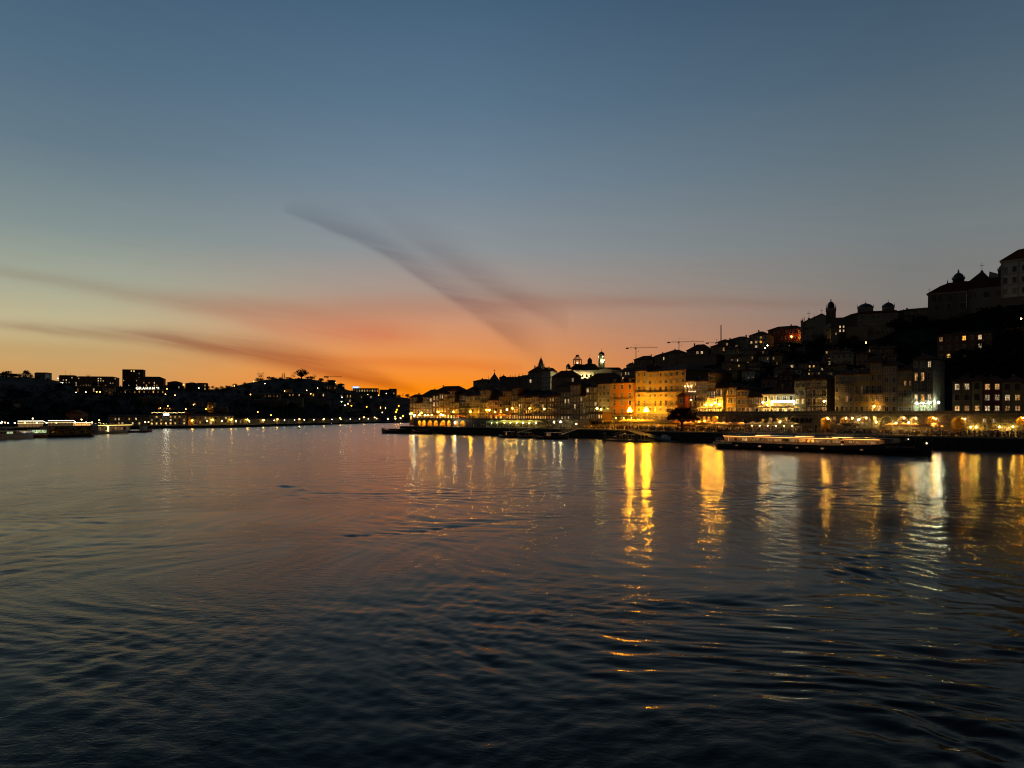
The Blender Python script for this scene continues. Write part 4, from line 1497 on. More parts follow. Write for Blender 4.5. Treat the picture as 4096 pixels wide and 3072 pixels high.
# ground floodlights before the palace
for i, x in enumerate((-78, -38, 2, 60, 92)):
    P_ = pal.matrix_basis @ Vector((x, -34, -6))
    o = tag(empty('floodlight', P_), 'floodlight on the ground before the palace, %s from its left end' % ('first', 'second', 'third', 'fourth', 'fifth')[i], 'lamp', 'palace floodlights')
    b = MB()
    b.box(-0.5, 0.5, -0.25, 0.15, 0, 0.6, 'iron')
    b.build('housing', o)
    b = MB()
    b.box(-0.42, 0.42, 0.17, 0.22, 0.08, 0.55, lamp_mat((1, 0.76, 0.36, 1), 2600))
    b.build('lens', o)

# old church with a tall gable and pinnacles
YC = hit(1980, 140).y
ch = lm(1978, 1575, YC, 'gabled_church', 'old church with a tall white gable, cross and a line of spiky pinnacles', 'church', (0.38, 0.35, 0.30))
prism(ch, 'gable_front', [(-23, -30), (21, -30), (21, 53), (0, 80), (-23, 50)], 0, 8, 'plaster')
prism(ch, 'gable_roof', [(-25, 51), (23, 51), (0, 83)], 8.1, 60, 'roof_tiles')
prism(ch, 'nave', [(21.1, -30), (97, -30), (97, 56), (21.1, 56)], 4, 50, 'plaster')
b = MB()
b.box(19, 98, 1, 4.02, 56, 58.5, 'granite_trim')
b.poly([(19, 2, 58.6), (98, 2, 58.6), (98, 26, 69), (19, 26, 69)], 'roof_tiles')
b.poly([(98, 50, 58.6), (19, 50, 58.6), (19, 26, 69), (98, 26, 69)], 'roof_tiles')
b.build('nave_roof', ch)
cross(ch, 0, 4, 80, 18)
for x, z, h_ in ((-23, 52, 26), (25, 57, 26), (63, 67, 17), (74, 67, 15), (83, 67, 17), (113, 64, 24), (122, 64, 22)):
    pinnacle(ch, x, 6, z - 3, h_, 2.0)
b = MB()
b.lathe([(13, 60), (13, 64), (11, 69), (6, 73), (1.5, 75), (0.4, 80)], (37, 30, 0), 'lead_roof', 12)
b.build('low_dome', ch, True)
b = MB()
b.lathe([(17, 56), (15, 61), (9, 67), (3.5, 72), (1.2, 73), (1.6, 77), (0.3, 83)], (99, 26, 0), 'lead_roof', 10)
b.build('cupola', ch, True)
prism(ch, 'east_chapel', [(90, -30), (135, -30), (135, 50), (90, 50)], 30, 70, 'plaster')
pwin(ch, -3, 45, 5, 12, '.', 0)

YD = hit(2164, 150).y
dm = lm(2164, 1480, YD, 'domed_church_tower', 'dark church tower with a bell-shaped dome and corner spikes', 'church tower', (0.45, 0.38, 0.25))
b = MB()
b.box(-16, 16, -14, 16, -30, 8, 'plaster')
b.box(-18, 18, -16, 18, 8.02, 10, 'granite_trim')
b.build('drum', dm)
prism(dm, 'pediment', [(-17, 10.03), (17, 10.03), (0, 16)], -15.5, -10, 'plaster')
b = MB()
b.lathe([(13, 10.1), (11, 22), (9, 30), (7, 34), (7.4, 36), (4.6, 42), (2, 47), (1.4, 48), (1.6, 50), (0.5, 53), (0.2, 62)], (0, 0, 0), 'lead_roof', 12)
b.build('dome', dm, True)
for x in (-15, 15):
    pinnacle(dm, x, -12, 10, 18, 1.4)
b = MB()
for x in (-9, 0, 9):
    b.box(x - 0.8, x + 0.8, -22, -21, -4, -3, lamp_mat(AMBER, 30))
b.build('floodlight', dm)

# convent church on the ridge: pinnacled front, gable, domed bell tower
YG = hit(3270, 150).y
gr = lm(3270, 1362, YG, 'convent_church', 'pale convent church with three crosses and a domed bell tower on the ridge', 'church', (0.36, 0.34, 0.28))
prism(gr, 'west_front', [(-63, -20), (-54, -20), (-54, 84), (-60, 82), (-63, 78)], -4, 40, 'granite_trim')
prism(gr, 'nave', [(-54, -20), (32, -20), (32, 96), (18, 104), (8, 100), (-18, 90), (-54, 74)], 0, 50, 'plaster')
prism(gr, 'nave_roof', [(-56, 76), (-18, 92.5), (16, 108), (34, 97), (32, 95), (17, 103.2), (8, 99), (-18, 89), (-56, 73)], -1.5, 52, 'roof_tiles')
prism(gr, 'side_chapel', [(-52, -20), (-16, -20), (-16, 30), (-52, 26)], -14, 0, 'plaster')
prism(gr, 'apse', [(26, -20), (62, -20), (62, 48), (56, 60), (44, 66), (32, 60), (26, 48)], -8, 0, 'plaster')
for x, z in ((-47, 42), (-38, 44), (-28, 46), (-18, 48)):
    pwin(gr, x, z, 4, 9, '.', 0, col='dark_paint')
for x, z in ((35, 36), (44, 46), (-40, 10), (-22, 14), (0, 12), (12, 18)):
    pwin(gr, x, z, 5, 7, '.', -8 if x > 20 else (-14 if x < -16 else 0), col='dark_paint')
for x, z, h_ in ((-62, 78, 16), (-56, 80, 18), (-50, 84, 20), (-13, 92, 18)):
    pinnacle(gr, x, 2, z - 2, h_, 2)
cross(gr, -32, 10, 84, 38)
cross(gr, 16, 10, 102, 25)
b = MB()
b.box(32, 68, 4, 38, -20, 118, 'plaster')
b.box(30.5, 69.5, 2.5, 39.5, 118.02, 128, 'granite_trim')
tw = b.build('bell_tower', gr, color=(0.16, 0.15, 0.13))
b = MB()
b.lathe([(13.5, 128.1), (13.5, 139), (12.5, 145), (9.5, 151), (5, 155), (2.2, 156), (1.8, 160), (2.4, 163), (0.6, 166)], (50, 21, 0), 'lead_roof', 14)
b.build('dome', tw, True)
for x in (33, 67):
    for y in (6, 36):
        pinnacle(tw, x, y, 128, 17, 1.6)
for x, z in ((45, 96), ):
    pwin(tw, x, z, 10, 15, '.', 4, col='dark_paint')

# seminary palace with two domed pavilions
YS = hit(3500, 150).y
sm = lm(3500, 1372, YS, 'seminary_palace', 'huge dark palace with tall window rows and two domed pavilions on the ridge', 'palace', (0.30, 0.28, 0.24))
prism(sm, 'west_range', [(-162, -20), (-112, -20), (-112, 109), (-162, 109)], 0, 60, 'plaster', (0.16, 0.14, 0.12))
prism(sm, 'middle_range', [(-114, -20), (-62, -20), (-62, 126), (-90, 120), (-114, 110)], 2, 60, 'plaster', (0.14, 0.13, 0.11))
prism(sm, 'main_range', [(-64, -20), (84, -20), (84, 118), (-64, 118)], 0, 70, 'plaster')
prism(sm, 'main_roof', [(-66, 118.03), (86, 118.03), (76, 128), (-56, 128)], -2, 60, 'roof_tiles')
for r, z in enumerate((98, 78, 52, 34)):
    for i in range(9):
        pwin(sm, -52 + i * 15, z, 6, 13, '.', 0)
b = MB()
b.box(-64, 84, -2.5, -0.05, 72, 74, 'granite_trim')
b.box(-64, 84, -2.5, -0.05, 113, 116, 'granite_trim')
b.build('string_course', sm)
for (x0, x1, dz, sp) in ((-64, -6, 128, -28), (26, 70, 126, 46)):
    c_, r_ = (x0 + x1) / 2, (x1 - x0) / 2
    b = MB()
    b.box(x0, x1, 4, 4 + 2 * r_, 118, dz + 18, 'plaster')
    pv = b.build('pavilion', sm)
    b = MB()
    b.lathe([(r_ * 1.15, 0), (r_ * 1.02, 4), (r_ * 0.88, 9), (r_ * 0.62, 14), (r_ * 0.25, 17.5), (1.5, 20), (0.8, 22), (0.2, 32)], (c_, 4 + r_, dz + 18.05), 'lead_roof', 8, 0.5)
    b.build('dome', pv, True)
    for i in range(4):
        pwin(pv, x0 + 4 + i * (x1 - x0 - 10) / 3.4, dz + 3, 5, 11, '.', 4)
    for x in (x0, x1):
        pinnacle(pv, x, 6, dz + 18, 14, 1.5)
for (x0, x1, z, zt, lit) in ((-157, -133, -20, 62, 'w'), (-105, -52, -40, 66, '.'), (-54, -28, -30, 62, '.'), (-27, 60, -30, 30, '.')):
    prism(sm, 'buttress_wall', [(x0, z), (x1, z), (x1, zt), (x0, zt)], -30, -0.1, 'plaster', (0.26, 0.22, 0.16))
for x, z, l_ in ((-131, 66, 'W'), (-118, 66, 'W'), (-131, 50, 'W'), (-118, 50, 'W'), (-145, 36, 'w')):
    pwin(sm, x, z, 5, 9, l_, -30.1 if x < -140 else 0)

# church on the cathedral hill
YK = hit(3860, 150).y
cd = lm(3866, 1262, YK, 'hilltop_church', 'large dark church with two small domes and a tall cross on the right hilltop', 'church', (0.20, 0.17, 0.13))
prism(cd, 'transept', [(-137, -20), (0, -20), (0, 102), (-135, 96)], -12, 40, 'plaster')
prism(cd, 'nave', [(0.1, -20), (136, -20), (136, 108), (0.1, 106)], -4, 40, 'plaster', (0.30, 0.27, 0.22))
prism(cd, 'transept_roof', [(-141, 96), (-134, 94), (2, 102), (2, 136), (-60, 134), (-90, 124)], -15, 42, 'roof_tiles')
prism(cd, 'nave_roof', [(-2, 104), (138, 110), (138, 146), (0, 136)], -6, 42, 'roof_tiles')
prism(cd, 'white_gable', [(76, 143), (140, 148), (78, 172)], 20, 30, 'plaster', (0.55, 0.53, 0.48))
prism(cd, 'crossing_roof', [(8, 138), (78, 146), (60, 168), (52, 174)], 10, 50, 'lead_roof')
cross(cd, 53, 30, 170, 42)
for x, z, s_ in ((-28, 130, 1.0), (126, 150, 0.9)):
    b = MB()
    b.lathe([(21 * s_, 0), (21 * s_, 20), (24 * s_, 21), (24 * s_, 23), (21 * s_, 24), (19 * s_, 33), (14 * s_, 41), (7 * s_, 46), (4 * s_, 47), (3 * s_, 52), (4 * s_, 55), (1, 58), (0.5, 64)], (x, 24, z), 'lead_roof', 12)
    t_o = b.build('small_dome', cd, True)
    for x2 in (-22, 22):
        pinnacle(t_o, x + x2 * s_, 8, z + 22, 12, 2)
pinnacle(cd, -66, -5, 126, 24, 4)
cross(cd, -131, -8, 96, 22)
b = MB()
b.box(-141, 2, -16, -12.02, 91, 96, 'granite_trim')
b.build('cornice', cd)
for x in (-118, -98, -62, -28):
    pwin(cd, x, 66, 9, 16, '.', -12, col='dark_paint')
for x in (-110, -70, -22):
    pwin(cd, x, 26, 16, 24, '.', -12, col='granite_trim')
for x in (14, 60, 104):
    pwin(cd, x, 70, 15, 16, '.', -4, col='dark_paint')

# bishop's palace at the picture's edge
YP = hit(4080, 140).y
bp = lm(4004, 1205, YP, 'white_palace', 'white palace with framed windows cut off by the right edge of the picture', 'palace', (0.52, 0.51, 0.48), -0.25)
b = MB()
nx_ = 7
ops = []
for r in range(3):
    for i in range(nx_):
        x = 10 + i * 33
        ops.append((x, x + 15, 36 + r * 44 + i * 2.2, 58 + r * 44 + i * 2.2))
facade(b, 240, -20, 160, [], 'plaster')
b.poly([(0, 80, -20), (0, 0, -20), (0, 0, 160), (0, 80, 160)], 'plaster')
b.build('wall', bp)
for r in range(3):
    for i in range(nx_):
        pwin(bp, 8 + i * 32, 26 + r * 43, 13, 21, '.', 0, col='granite_trim')
b = MB()
b.box(-3, 244, -5, 0, 152, 160, 'granite_trim')
b.box(-1, 240, -2.5, -0.03, 104, 107, 'granite_trim')
b.box(-1, 240, -2.5, -0.03, 62, 65, 'granite_trim')
b.box(-1, 240, -3, -0.04, -20, 12, 'granite')
for x in (0, 57, 121, 185):
    b.box(x, x + 4, -1.8, -0.02, 12, 152, 'granite_trim')
b.build('stone_trim', bp)
prism(bp, 'roof', [(-6, 160.05), (246, 160.05), (246, 216), (60, 196)], -6, 80, 'roof_tiles')


# ---------------------------------------------------------------- tower cranes
def crane(px, base, jib_py, left, right, top, Yd, label, mast=3.4):
    o = lm(px, base, Yd, 'tower_crane', label, 'crane')
    h_ = base - jib_py
    b = MB()
    for sx in (-1, 1):
        for sy in (-1, 1):
            b.bar((sx * mast / 2, sy * mast / 2, 0), (sx * mast / 2, sy * mast / 2, h_), 0.42, 'crane_yellow')
    n = int(h_ / mast)
    for i in range(n):
        z = i * h_ / n
        z2 = (i + 1) * h_ / n
        s1 = 1 if i % 2 else -1
        for sy in (-1, 1):
            b.bar((s1 * mast / 2, sy * mast / 2, z), (-s1 * mast / 2, sy * mast / 2, z2), 0.25, 'crane_yellow')
            b.bar((sy * mast / 2, s1 * mast / 2, z), (sy * mast / 2, -s1 * mast / 2, z2), 0.25, 'crane_yellow')
    b.build('mast', o)
    b = MB()
    xl, xr = left - px, right - px
    for y in (-1, 1):
        b.bar((xl, y, h_), (xr, y, h_), 0.45, 'crane_yellow')
    b.bar((xl * 0.6, 0, h_ + 2.4), (xr, 0, h_ + 2.4), 0.4, 'crane_yellow')
    n = int((xr - xl) / 4)
    for i in range(n):
        x = xl + (xr - xl) * i / n
        b.bar((x, -1, h_), (x + 2, 0, h_ + 2.4), 0.2, 'crane_yellow')
        b.bar((x + 2, 0, h_ + 2.4), (x + 4, 1, h_), 0.2, 'crane_yellow')
    b.build('jib', o)
    b = MB()
    b.bar((0, 0, h_), (0, 0, h_ + jib_py - top), 1.0, 'crane_yellow', 4, 0.4)
    b.build('tower_head', o)
    b = MB()
    b.bar((0, 0, h_ + jib_py - top), (xr * 0.75, 0, h_ + 2.4), 0.18, 'iron')
    b.bar((0, 0, h_ + jib_py - top), (xl * 0.85, 0, h_ + 1), 0.18, 'iron')
    b.build('tie_rope', o)
    b = MB()
    b.box(xl - 1, xl + 10, -2.2, 2.2, h_ - 3.2, h_ + 1.6, 'granite_trim')
    b.build('counterweight', o)
    b = MB()
    b.box(-4.8, -1.8, -1.8, 1.8, h_ - 5, h_ + 0.6, 'white_paint')
    b.box(-2.6, 2.6, -2, 2, h_ - 1.8, h_ + 1.2, 'iron')
    b.build('cab', o)
    b = MB()
    b.bar((10, 0, h_), (10, 0, h_ - 13), 0.15, 'iron')
    b.box(9.2, 10.8, -0.8, 0.8, h_ - 15.5, h_ - 13, 'iron')
    b.build('hook', o)


crane(2544, 1445, 1392, 2505, 2629, 1378, 520, 'left tower crane on the north skyline, jib pointing right')
crane(2716, 1425, 1368.5, 2671, 2813, 1352, 520, 'middle tower crane, the tallest jib on the north skyline')
crane(2866, 1400, 1371, 2826, 2900, 1355, 520, 'right tower crane half hidden by a skyline house')
o = lm(2884, 1400, 560, 'mast_pole', 'thin bare mast standing right of the cranes', 'mast')
b = MB()
b.bar((0, 0, 0), (0, 0, 100), 2.6, 'steel', 6, 2.2)
b.build('shaft', o)
# ---------------------------------------------------------------- south bank: quay, hill, houses
RIDGE_S = [(-500, 1488), (0, 1502), (120, 1506), (300, 1532), (480, 1545), (660, 1545), (760, 1552), (860, 1556), (900, 1550), (980, 1535), (1040, 1520), (1130, 1514), (1240, 1514),
           (1310, 1528), (1380, 1556), (1450, 1572), (1560, 1582), (1640, 1592), (1720, 1600), (1830, 1610)]


def south_span(px):
    q = hit_s(px)
    yr = interp([(-500, 900), (600, 950), (1200, 1050), (1500, 1350), (1830, 1600)], px)
    return q.y + 14, yr, SQ + 0.6, zat(interp(RIDGE_S, px), yr)


def south_z(px, Yd):
    ys, yr, zs, zr = south_span(px)
    t = max(0, min(1, (Yd - ys) / (yr - ys)))
    return zs + (zr - zs) * t ** 0.8


def south_Y(px, py):
    ys, yr, zs, zr = south_span(px)
    for i in range(301):
        y_ = ys + (yr - ys) * i / 300
        if south_z(px, y_) >= zat(py, y_):
            return y_
    return yr


m_ = MB()
grid = []
fr = [0, 0.03, 0.07, 0.12, 0.18, 0.25, 0.33, 0.42, 0.52, 0.63, 0.75, 0.88, 1.0, 1.2, 1.6]
for p_ in range(-500, 1831, 30):
    ys, yr, zs, zr = south_span(p_)
    c = []
    for f_ in fr:
        y_ = ys + (yr - ys) * f_
        z_ = south_z(p_, y_) - 0.15 + (rnd.uniform(-1.2, 0.4) if 0.04 < f_ <= 1 else 0)
        if f_ > 1:
            z_ = zr - 20 * (f_ - 1)
        c.append((k_of(p_) * y_, y_, z_))
    grid.append(c)
for a, b in zip(grid, grid[1:]):
    for j in range(len(fr) - 1):
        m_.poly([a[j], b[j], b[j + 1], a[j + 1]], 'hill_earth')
tag(m_.build('hill_terrain'), 'dark wooded hillside of the south bank', None, None, 'structure')
m_ = MB()
PS = [hit_s(p) for p in (-480, 0, 200, 395, 560, 700, 850, 1000, 1200, 1400, 1500, 1650, 1829)]
for a, b in zip(PS, PS[1:]):
    m_.poly([(b.x, b.y, -1), (b.x, b.y, SQ), (a.x, a.y, SQ), (a.x, a.y, -1)], 'dark_stone')
    ka, kb = a.x / a.y, b.x / b.y
    m_.poly([(a.x, a.y, SQ), (b.x, b.y, SQ), (kb * (b.y + 40), b.y + 40, SQ + 0.5), (ka * (a.y + 40), a.y + 40, SQ + 0.5)], 'quay_stone')
tag(m_.build('quay_pavement'), 'low dark quay along the far south bank', None, None, 'structure')


def shouse(px0, px1, eave, base, col, cols_, rows, lit, label, roof='hip', rhp=8, turn=0.1, depth=12, Yd=None, name='south_bank_house', cat='house', **kw):
    pm = (px0 + px1) / 2
    Y_ = Yd or south_Y(pm, base)
    wd = (px1 - px0) / F * Y_
    A = at(px0, base, Y_ - wd * turn)
    B_ = at(px1, base, Y_ + wd * turn)
    return house(A, B_, zat(base, Y_), zat(eave, Y_), col, cols_, rows, label, depth=depth, roof=roof, rh=rhp / F * Y_, lit=lit, small=True,
                 ground='win', name=name, cat=cat, group='buildings of the south bank', p=kw.pop('p', 0.05), ww=kw.pop('ww', None), chimney=kw.pop('chimney', False), **kw)


DK2 = (0.13, 0.11, 0.09)
SOUTH = [
    (138, 180, 1494, 1515, WHT, 4, 1, '....', 'white house with a blank gable on the left skyline', 'ridge', 5),
    (184, 193, 1492, 1512, WHT, 1, 1, ' ', 'slim white wall standing on the left skyline', 'flat', 1),
    (236, 294, 1506, 1535, DK2, 5, 3, '....W|.WW..|W.WW.', 'dark block with a roof cabin and aerials on the left skyline', 'flat', 5),
    (290, 466, 1510, 1546, PNK, 18, 4, '..W.......WW.....W|..........WWW.....|.W........d....WW.|.W.dddddddd..w....', 'long reddish apartment block with scattered lit windows', 'hip', 5),
    (489, 572, 1480, 1546, DK2, 8, 7, '...bb...|......W.|........|......ww|w....w..|........|..W..W..', 'tall square tower block, the highest building on the left skyline', 'flat', 2),
    (549, 654, 1515, 1548, (0.42, 0.20, 0.10), 10, 3, '..........|..w.d.W...|...b..ww..', 'orange-brown apartment block above the lit letters', 'hip', 9),
    (300, 470, 1549, 1574, DK2, 8, 1, 'd..W..d.', 'long dark wine lodge roof left of the lit letters', 'ridge', 4),
    (472, 660, 1560, 1576, DK2, 10, 1, 'aWdwaWdadw', 'wine lodge under the large lit letters', 'ridge', 4),
    (410, 460, 1551, 1578, WHT, 4, 2, '....|....', 'pale house with a pyramid roof beside the lodge', 'hip', 14),
    (669, 722, 1530, 1556, DK2, 4, 2, '....|...W', 'dark hipped house right of the orange-brown block', 'hip', 6),
    (741, 788, 1534, 1560, DK2, 4, 1, '....', 'dark house with a low roof on the saddle', 'hip', 5),
    (788, 826, 1536, 1562, DK2, 3, 2, '..w|..w', 'house with a small turret on the saddle', 'flat', 4),
    (555, 645, 1592, 1616, GRY, 6, 1, '......', 'pale ruinous wall on the dark left slope', 'ridge', 3),
    (630, 684, 1630, 1640, ORA, 5, 1, 'a.aab', 'orange-lit terrace wall above the riverside hotel', 'flat', 1),
    (760, 808, 1609, 1624, GRY, 4, 1, '.w..', 'low grey house with one light left of the yellow-lit tower house', 'ridge', 3),
    (830, 855, 1610, 1648, YEL, 2, 3, '..|.w|..', 'small tower house lit yellow from a lamp', 'flat', 1),
    (856, 906, 1632, 1648, GRY, 5, 1, '.....', 'low range attached right of the yellow-lit tower house', 'ridge', 3),
    (455, 591, 1668, 1703, GRY, 10, 2, 'WW..w.W...|.wW..W.W..', 'plain riverside warehouse left of the lit hotel', 'ridge', 9),
    (598, 746, 1661, 1710, CRM, 8, 3, '.w..www.|W.w.W..w|bbbbbb.W', 'riverside hotel with a bright ground floor and roof terrace lights', 'flat', 2),
    (752, 768, 1662, 1704, (0.40, 0.20, 0.10), 1, 2, ' | ', 'brown gable end between the hotel and the long warehouse', 'gable', 14),
    (770, 934, 1664, 1704, CRM, 8, 2, '..W...W.|.w.W.w.W', 'long riverside warehouse with a dark tiled roof', 'ridge', 7),
    (935, 1058, 1676, 1703, CRM, 7, 1, 'WW.W...', 'lower riverside warehouse with lamps on its wall', 'ridge', 6),
    (1060, 1212, 1677, 1701, CRM, 7, 1, '.......', 'long low riverside wall of the cooperage', 'ridge', 5),
    (1214, 1314, 1677, 1700, OCH, 6, 1, '..d...', 'ochre riverside store with a lamp over its doors', 'ridge', 5),
    (1316, 1440, 1676, 1697, GRY, 6, 1, '......', 'grey riverside store toward the bend', 'ridge', 5),
    (1442, 1524, 1674, 1695, GRY, 5, 1, '.d...d', 'dim house row by the bend of the south quay', 'ridge', 5),
    (1003, 1057, 1576, 1594, CRM, 4, 1, '....', 'pale lodge end left of the orange floodlit front', 'ridge', 4),
    (1058, 1119, 1577, 1593, (0.60, 0.30, 0.08), 9, 1, 'd.dd.d.d.', 'lodge front floodlit deep orange halfway up the hill', 'ridge', 4),
    (1012, 1150, 1602, 1626, GRY, 8, 1, '........', 'ruined pale warehouse below the orange floodlit lodge', 'ridge', 4),
    (1139, 1166, 1558, 1574, CRM, 2, 1, '..', 'small pale cottage above the lodges', 'hip', 3),
    (1163, 1211, 1590, 1624, CRM, 4, 2, '....|....', 'square pale house with a dark door halfway up the hill', 'hip', 4),
    (1217, 1320, 1598, 1617, CRM, 7, 1, '.......', 'long pale warehouse right of the square house', 'ridge', 5),
    (1140, 1216, 1574, 1588, DK2, 6, 1, '.ww.w.', 'row of dark houses with small lamps', 'ridge', 4),
    (1220, 1300, 1572, 1590, DK2, 6, 1, '..w..W', 'dark terrace row below the skyline crane', 'ridge', 4),
    (1294, 1345, 1544, 1560, YEL, 5, 1, 'dwd.d', 'yellow lit house under the skyline crane', 'ridge', 4),
    (1314, 1342, 1522, 1545, DK2, 3, 2, '...|...', 'dark block on the skyline behind the small crane', 'hip', 3),
    (1350, 1377, 1537, 1552, DK2, 3, 1, '..W', 'dark round-roofed house on the falling skyline', 'hip', 4),
    (1359, 1432, 1577, 1594, CRM, 6, 1, 'W.ww..', 'lit lodge with a bright gable on the falling slope', 'ridge', 5),
    (1412, 1515, 1556, 1570, DK2, 10, 1, 'WWWbWWWbWw', 'brightly lit commercial building carrying a blue sign', 'flat', 3),
    (1440, 1490, 1583, 1596, DK2, 4, 1, 'w..W', 'small houses among lamps below the commercial building', 'ridge', 4),
    (1519, 1560, 1560, 1580, DK2, 4, 2, '....|....', 'dark low block right of the blue sign', 'flat', 1),
    (1556, 1587, 1556, 1580, DK2, 4, 2, '.d..|..W.', 'dark square block near the river gap', 'flat', 1),
    (1380, 1420, 1596, 1612, WHT, 3, 1, '.W.', 'white cottage in a pool of cool light', 'ridge', 4),
    (-45, 58, 1614, 1634, GRY, 6, 2, '......|......', 'pale two-tier terrace at the left edge of the picture', 'flat', 1),
    (262, 330, 1655, 1684, (0.3, 0.17, 0.08), 2, 1, '  ', 'dim brown gable behind the moored ships', 'gable', 14),
]
for px0, px1, ev, ba, c, nc, nr, lit, lab, rf, rhp in SOUTH:
    Yd = None
    if ba >= 1690:
        Yd = hit_s((px0 + px1) / 2).y + 16
        tn = (hit_s(px1) - hit_s(px0))
    if Yd:
        q0, q1 = hit_s(px0), hit_s(px1)
        A, B_ = q0 * ((q0.y + 14) / q0.y), q1 * ((q1.y + 14) / q1.y)
        Ym = (A.y + B_.y) / 2
        house(A, B_, SQ + 0.2, zat(ev, Ym), c, nc, nr, lab, depth=12, roof=rf, rh=rhp / F * Ym, lit=lit, small=True, ground='win',
              name='riverside_building', cat='building', group='buildings of the south bank', p=0.05, chimney=False)
    else:
        shouse(px0, px1, ev, ba, c, nc, nr, lit, lab, rf, rhp)

# roof cabin and aerials on the skyline block
Y_ = south_Y(265, 1535)
for px, top, lab in ((263, 1482, 'tall aerial on the roof of the dark block'), (281, 1491, 'short aerial on the roof of the dark block')):
    o = lm(px, 1502, Y_ + 3, 'roof_aerial', lab, 'aerial')
    b = MB()
    b.bar((0, 0, -3), (0, 0, 1502 - top), 0.5, 'iron')
    b.bar((-1.5, 0, 1498 - top), (1.5, 0, 1498 - top), 0.3, 'iron')
    b.build('mast', o)

def text_mesh(name, cu, parent):
    tmp = bpy.data.objects.new('text_source', cu)
    COL.objects.link(tmp)
    me = bpy.data.meshes.new_from_object(tmp.evaluated_get(bpy.context.evaluated_depsgraph_get()))
    bpy.data.objects.remove(tmp)
    return link(name, me, parent)


# big lit letters on the lodge roof
Y_ = south_Y(570, 1576)
sg = lm(543, 1557.5, Y_ - 1.5, 'illuminated_letters', 'large white glowing letters reading GRAHAMS with apostrophe on a lodge roof', 'sign')
sg['label'] = "large glowing white letters GRAHAM'S on the lodge roof"
x = 0.0
lmn = lamp_mat((1, 0.95, 0.66, 1), 2.2)
for ch_, wd in zip("GRAHAM'S", (12.5, 11, 11.5, 12, 11.5, 15, 5, 10)):
    cu = bpy.data.curves.new('letter', 'FONT')
    cu.body = ch_
    cu.size = 14.4
    cu.extrude = 0.4
    cu.offset = 0.32
    cu.materials.append(lmn)
    lo = text_mesh('letter', cu, sg)
    lo.location = (x, 0, 0)
    lo.rotation_euler = (math.radians(90), 0, 0)
    x += wd
b = MB()
b.box(-2, 90, 1.2, 1.8, 0.5, 1.2, 'iron')
b.box(-2, 90, 1.2, 1.8, 8.5, 9.2, 'iron')
for i in range(10):
    b.box(i * 9.6, i * 9.6 + 0.6, 1.2, 1.8, -4, 11, 'iron')
b.build('support_frame', sg)
# blue-lit sign on the far commercial building
Y_ = south_Y(1462, 1570)
o = lm(1411, 1556.5, Y_ - 1, 'blue_sign', 'rectangular blue-lit sign on the roof of the far commercial building', 'sign')
b = MB()
b.box(0, 25, 0, 1, 2, 10.5, lamp_mat((0.10, 0.45, 1.0, 1), 2.0))
b.box(4, 20, -0.3, -0.02, 5, 8, lamp_mat((0.75, 0.92, 1.0, 1), 2.2))
b.build('panel', o)
b = MB()
b.box(1, 2, 0.2, 0.8, -2, 1.98, 'iron')
b.box(23, 24, 0.2, 0.8, -2, 1.98, 'iron')
b.build('post', o)
# white sign box on the riverside hotel
q = hit_s(664)
o = lm(655, 1661, q.y + 12.5, 'hotel_sign', 'bright white sign box on the roof edge of the riverside hotel', 'sign')
b = MB()
b.box(0, 19, 0, 1.0, 0, 6, lamp_mat((1, 0.97, 0.80, 1), 14))
b.build('panel', o)
b = MB()
b.box(0, 19, 1.02, 1.6, -1, 7, 'iron')
b.build('back_frame', o)

# small crane on the south skyline
crane(1312, 1542, 1507, 1297, 1366, 1498, 1000, 'small tower crane on the south skyline beside the trees', 2.2)
o = lm(1129, 1676, hit_s(1129).y + 40, 'factory_chimney', 'tall thin brick chimney standing behind the south quay', 'chimney')
b = MB()
b.lathe([(2.4, 0), (1.7, 50), (2.1, 50.5), (2.1, 52)], (0, 0, 0), 'roof_tiles', 8)
b.build('shaft', o)

# lamps of the south bank
for i, (px, py) in enumerate(((829, 1690), (888, 1690), (943, 1689), (996, 1688), (1051, 1687), (1097, 1686), (1138, 1685), (1178, 1684.5), (1217, 1684), (1255, 1683), (1293, 1682.5),
                              (1328, 1681), (1364, 1680), (1401, 1679.5), (1438, 1679), (1473, 1678.5), (1507, 1677.5))):
    q = hit_s(px)
    Yd = q.y + 4
    z_ = zat(py, Yd)
    globe_lamp((k_of(px) * Yd, Yd, SQ), max(2.5, z_ - SQ), (1, 0.84, 0.46, 1), 7, 'white globe lamp number %s in the row along the south quay from the left' % ('one two three four five six seven eight nine ten eleven twelve thirteen fourteen fifteen sixteen seventeen'.split()[i]),
               0.42, 'white lamps along the south quay')
for i, (px, py) in enumerate(((769, 1681), (850, 1678), (926, 1677), (990, 1677), (1055, 1679), (1110, 1676), (1198, 1675), (1296, 1675), (1361, 1672), (1456, 1669), (1499, 1669))):
    q = hit_s(px)
    Yd = q.y + 13.2
    wall_lamp((k_of(px) * Yd, Yd, zat(py, Yd)), (-k_of(px) * 0.9, -0.95), (1, 0.52, 0.06, 1), 70, 'yellow wall lantern washing the riverside wall, %s from the left' % ('first second third fourth fifth sixth seventh eighth ninth tenth eleventh'.split()[i]), 0.42, 'yellow wall lanterns of the south bank')
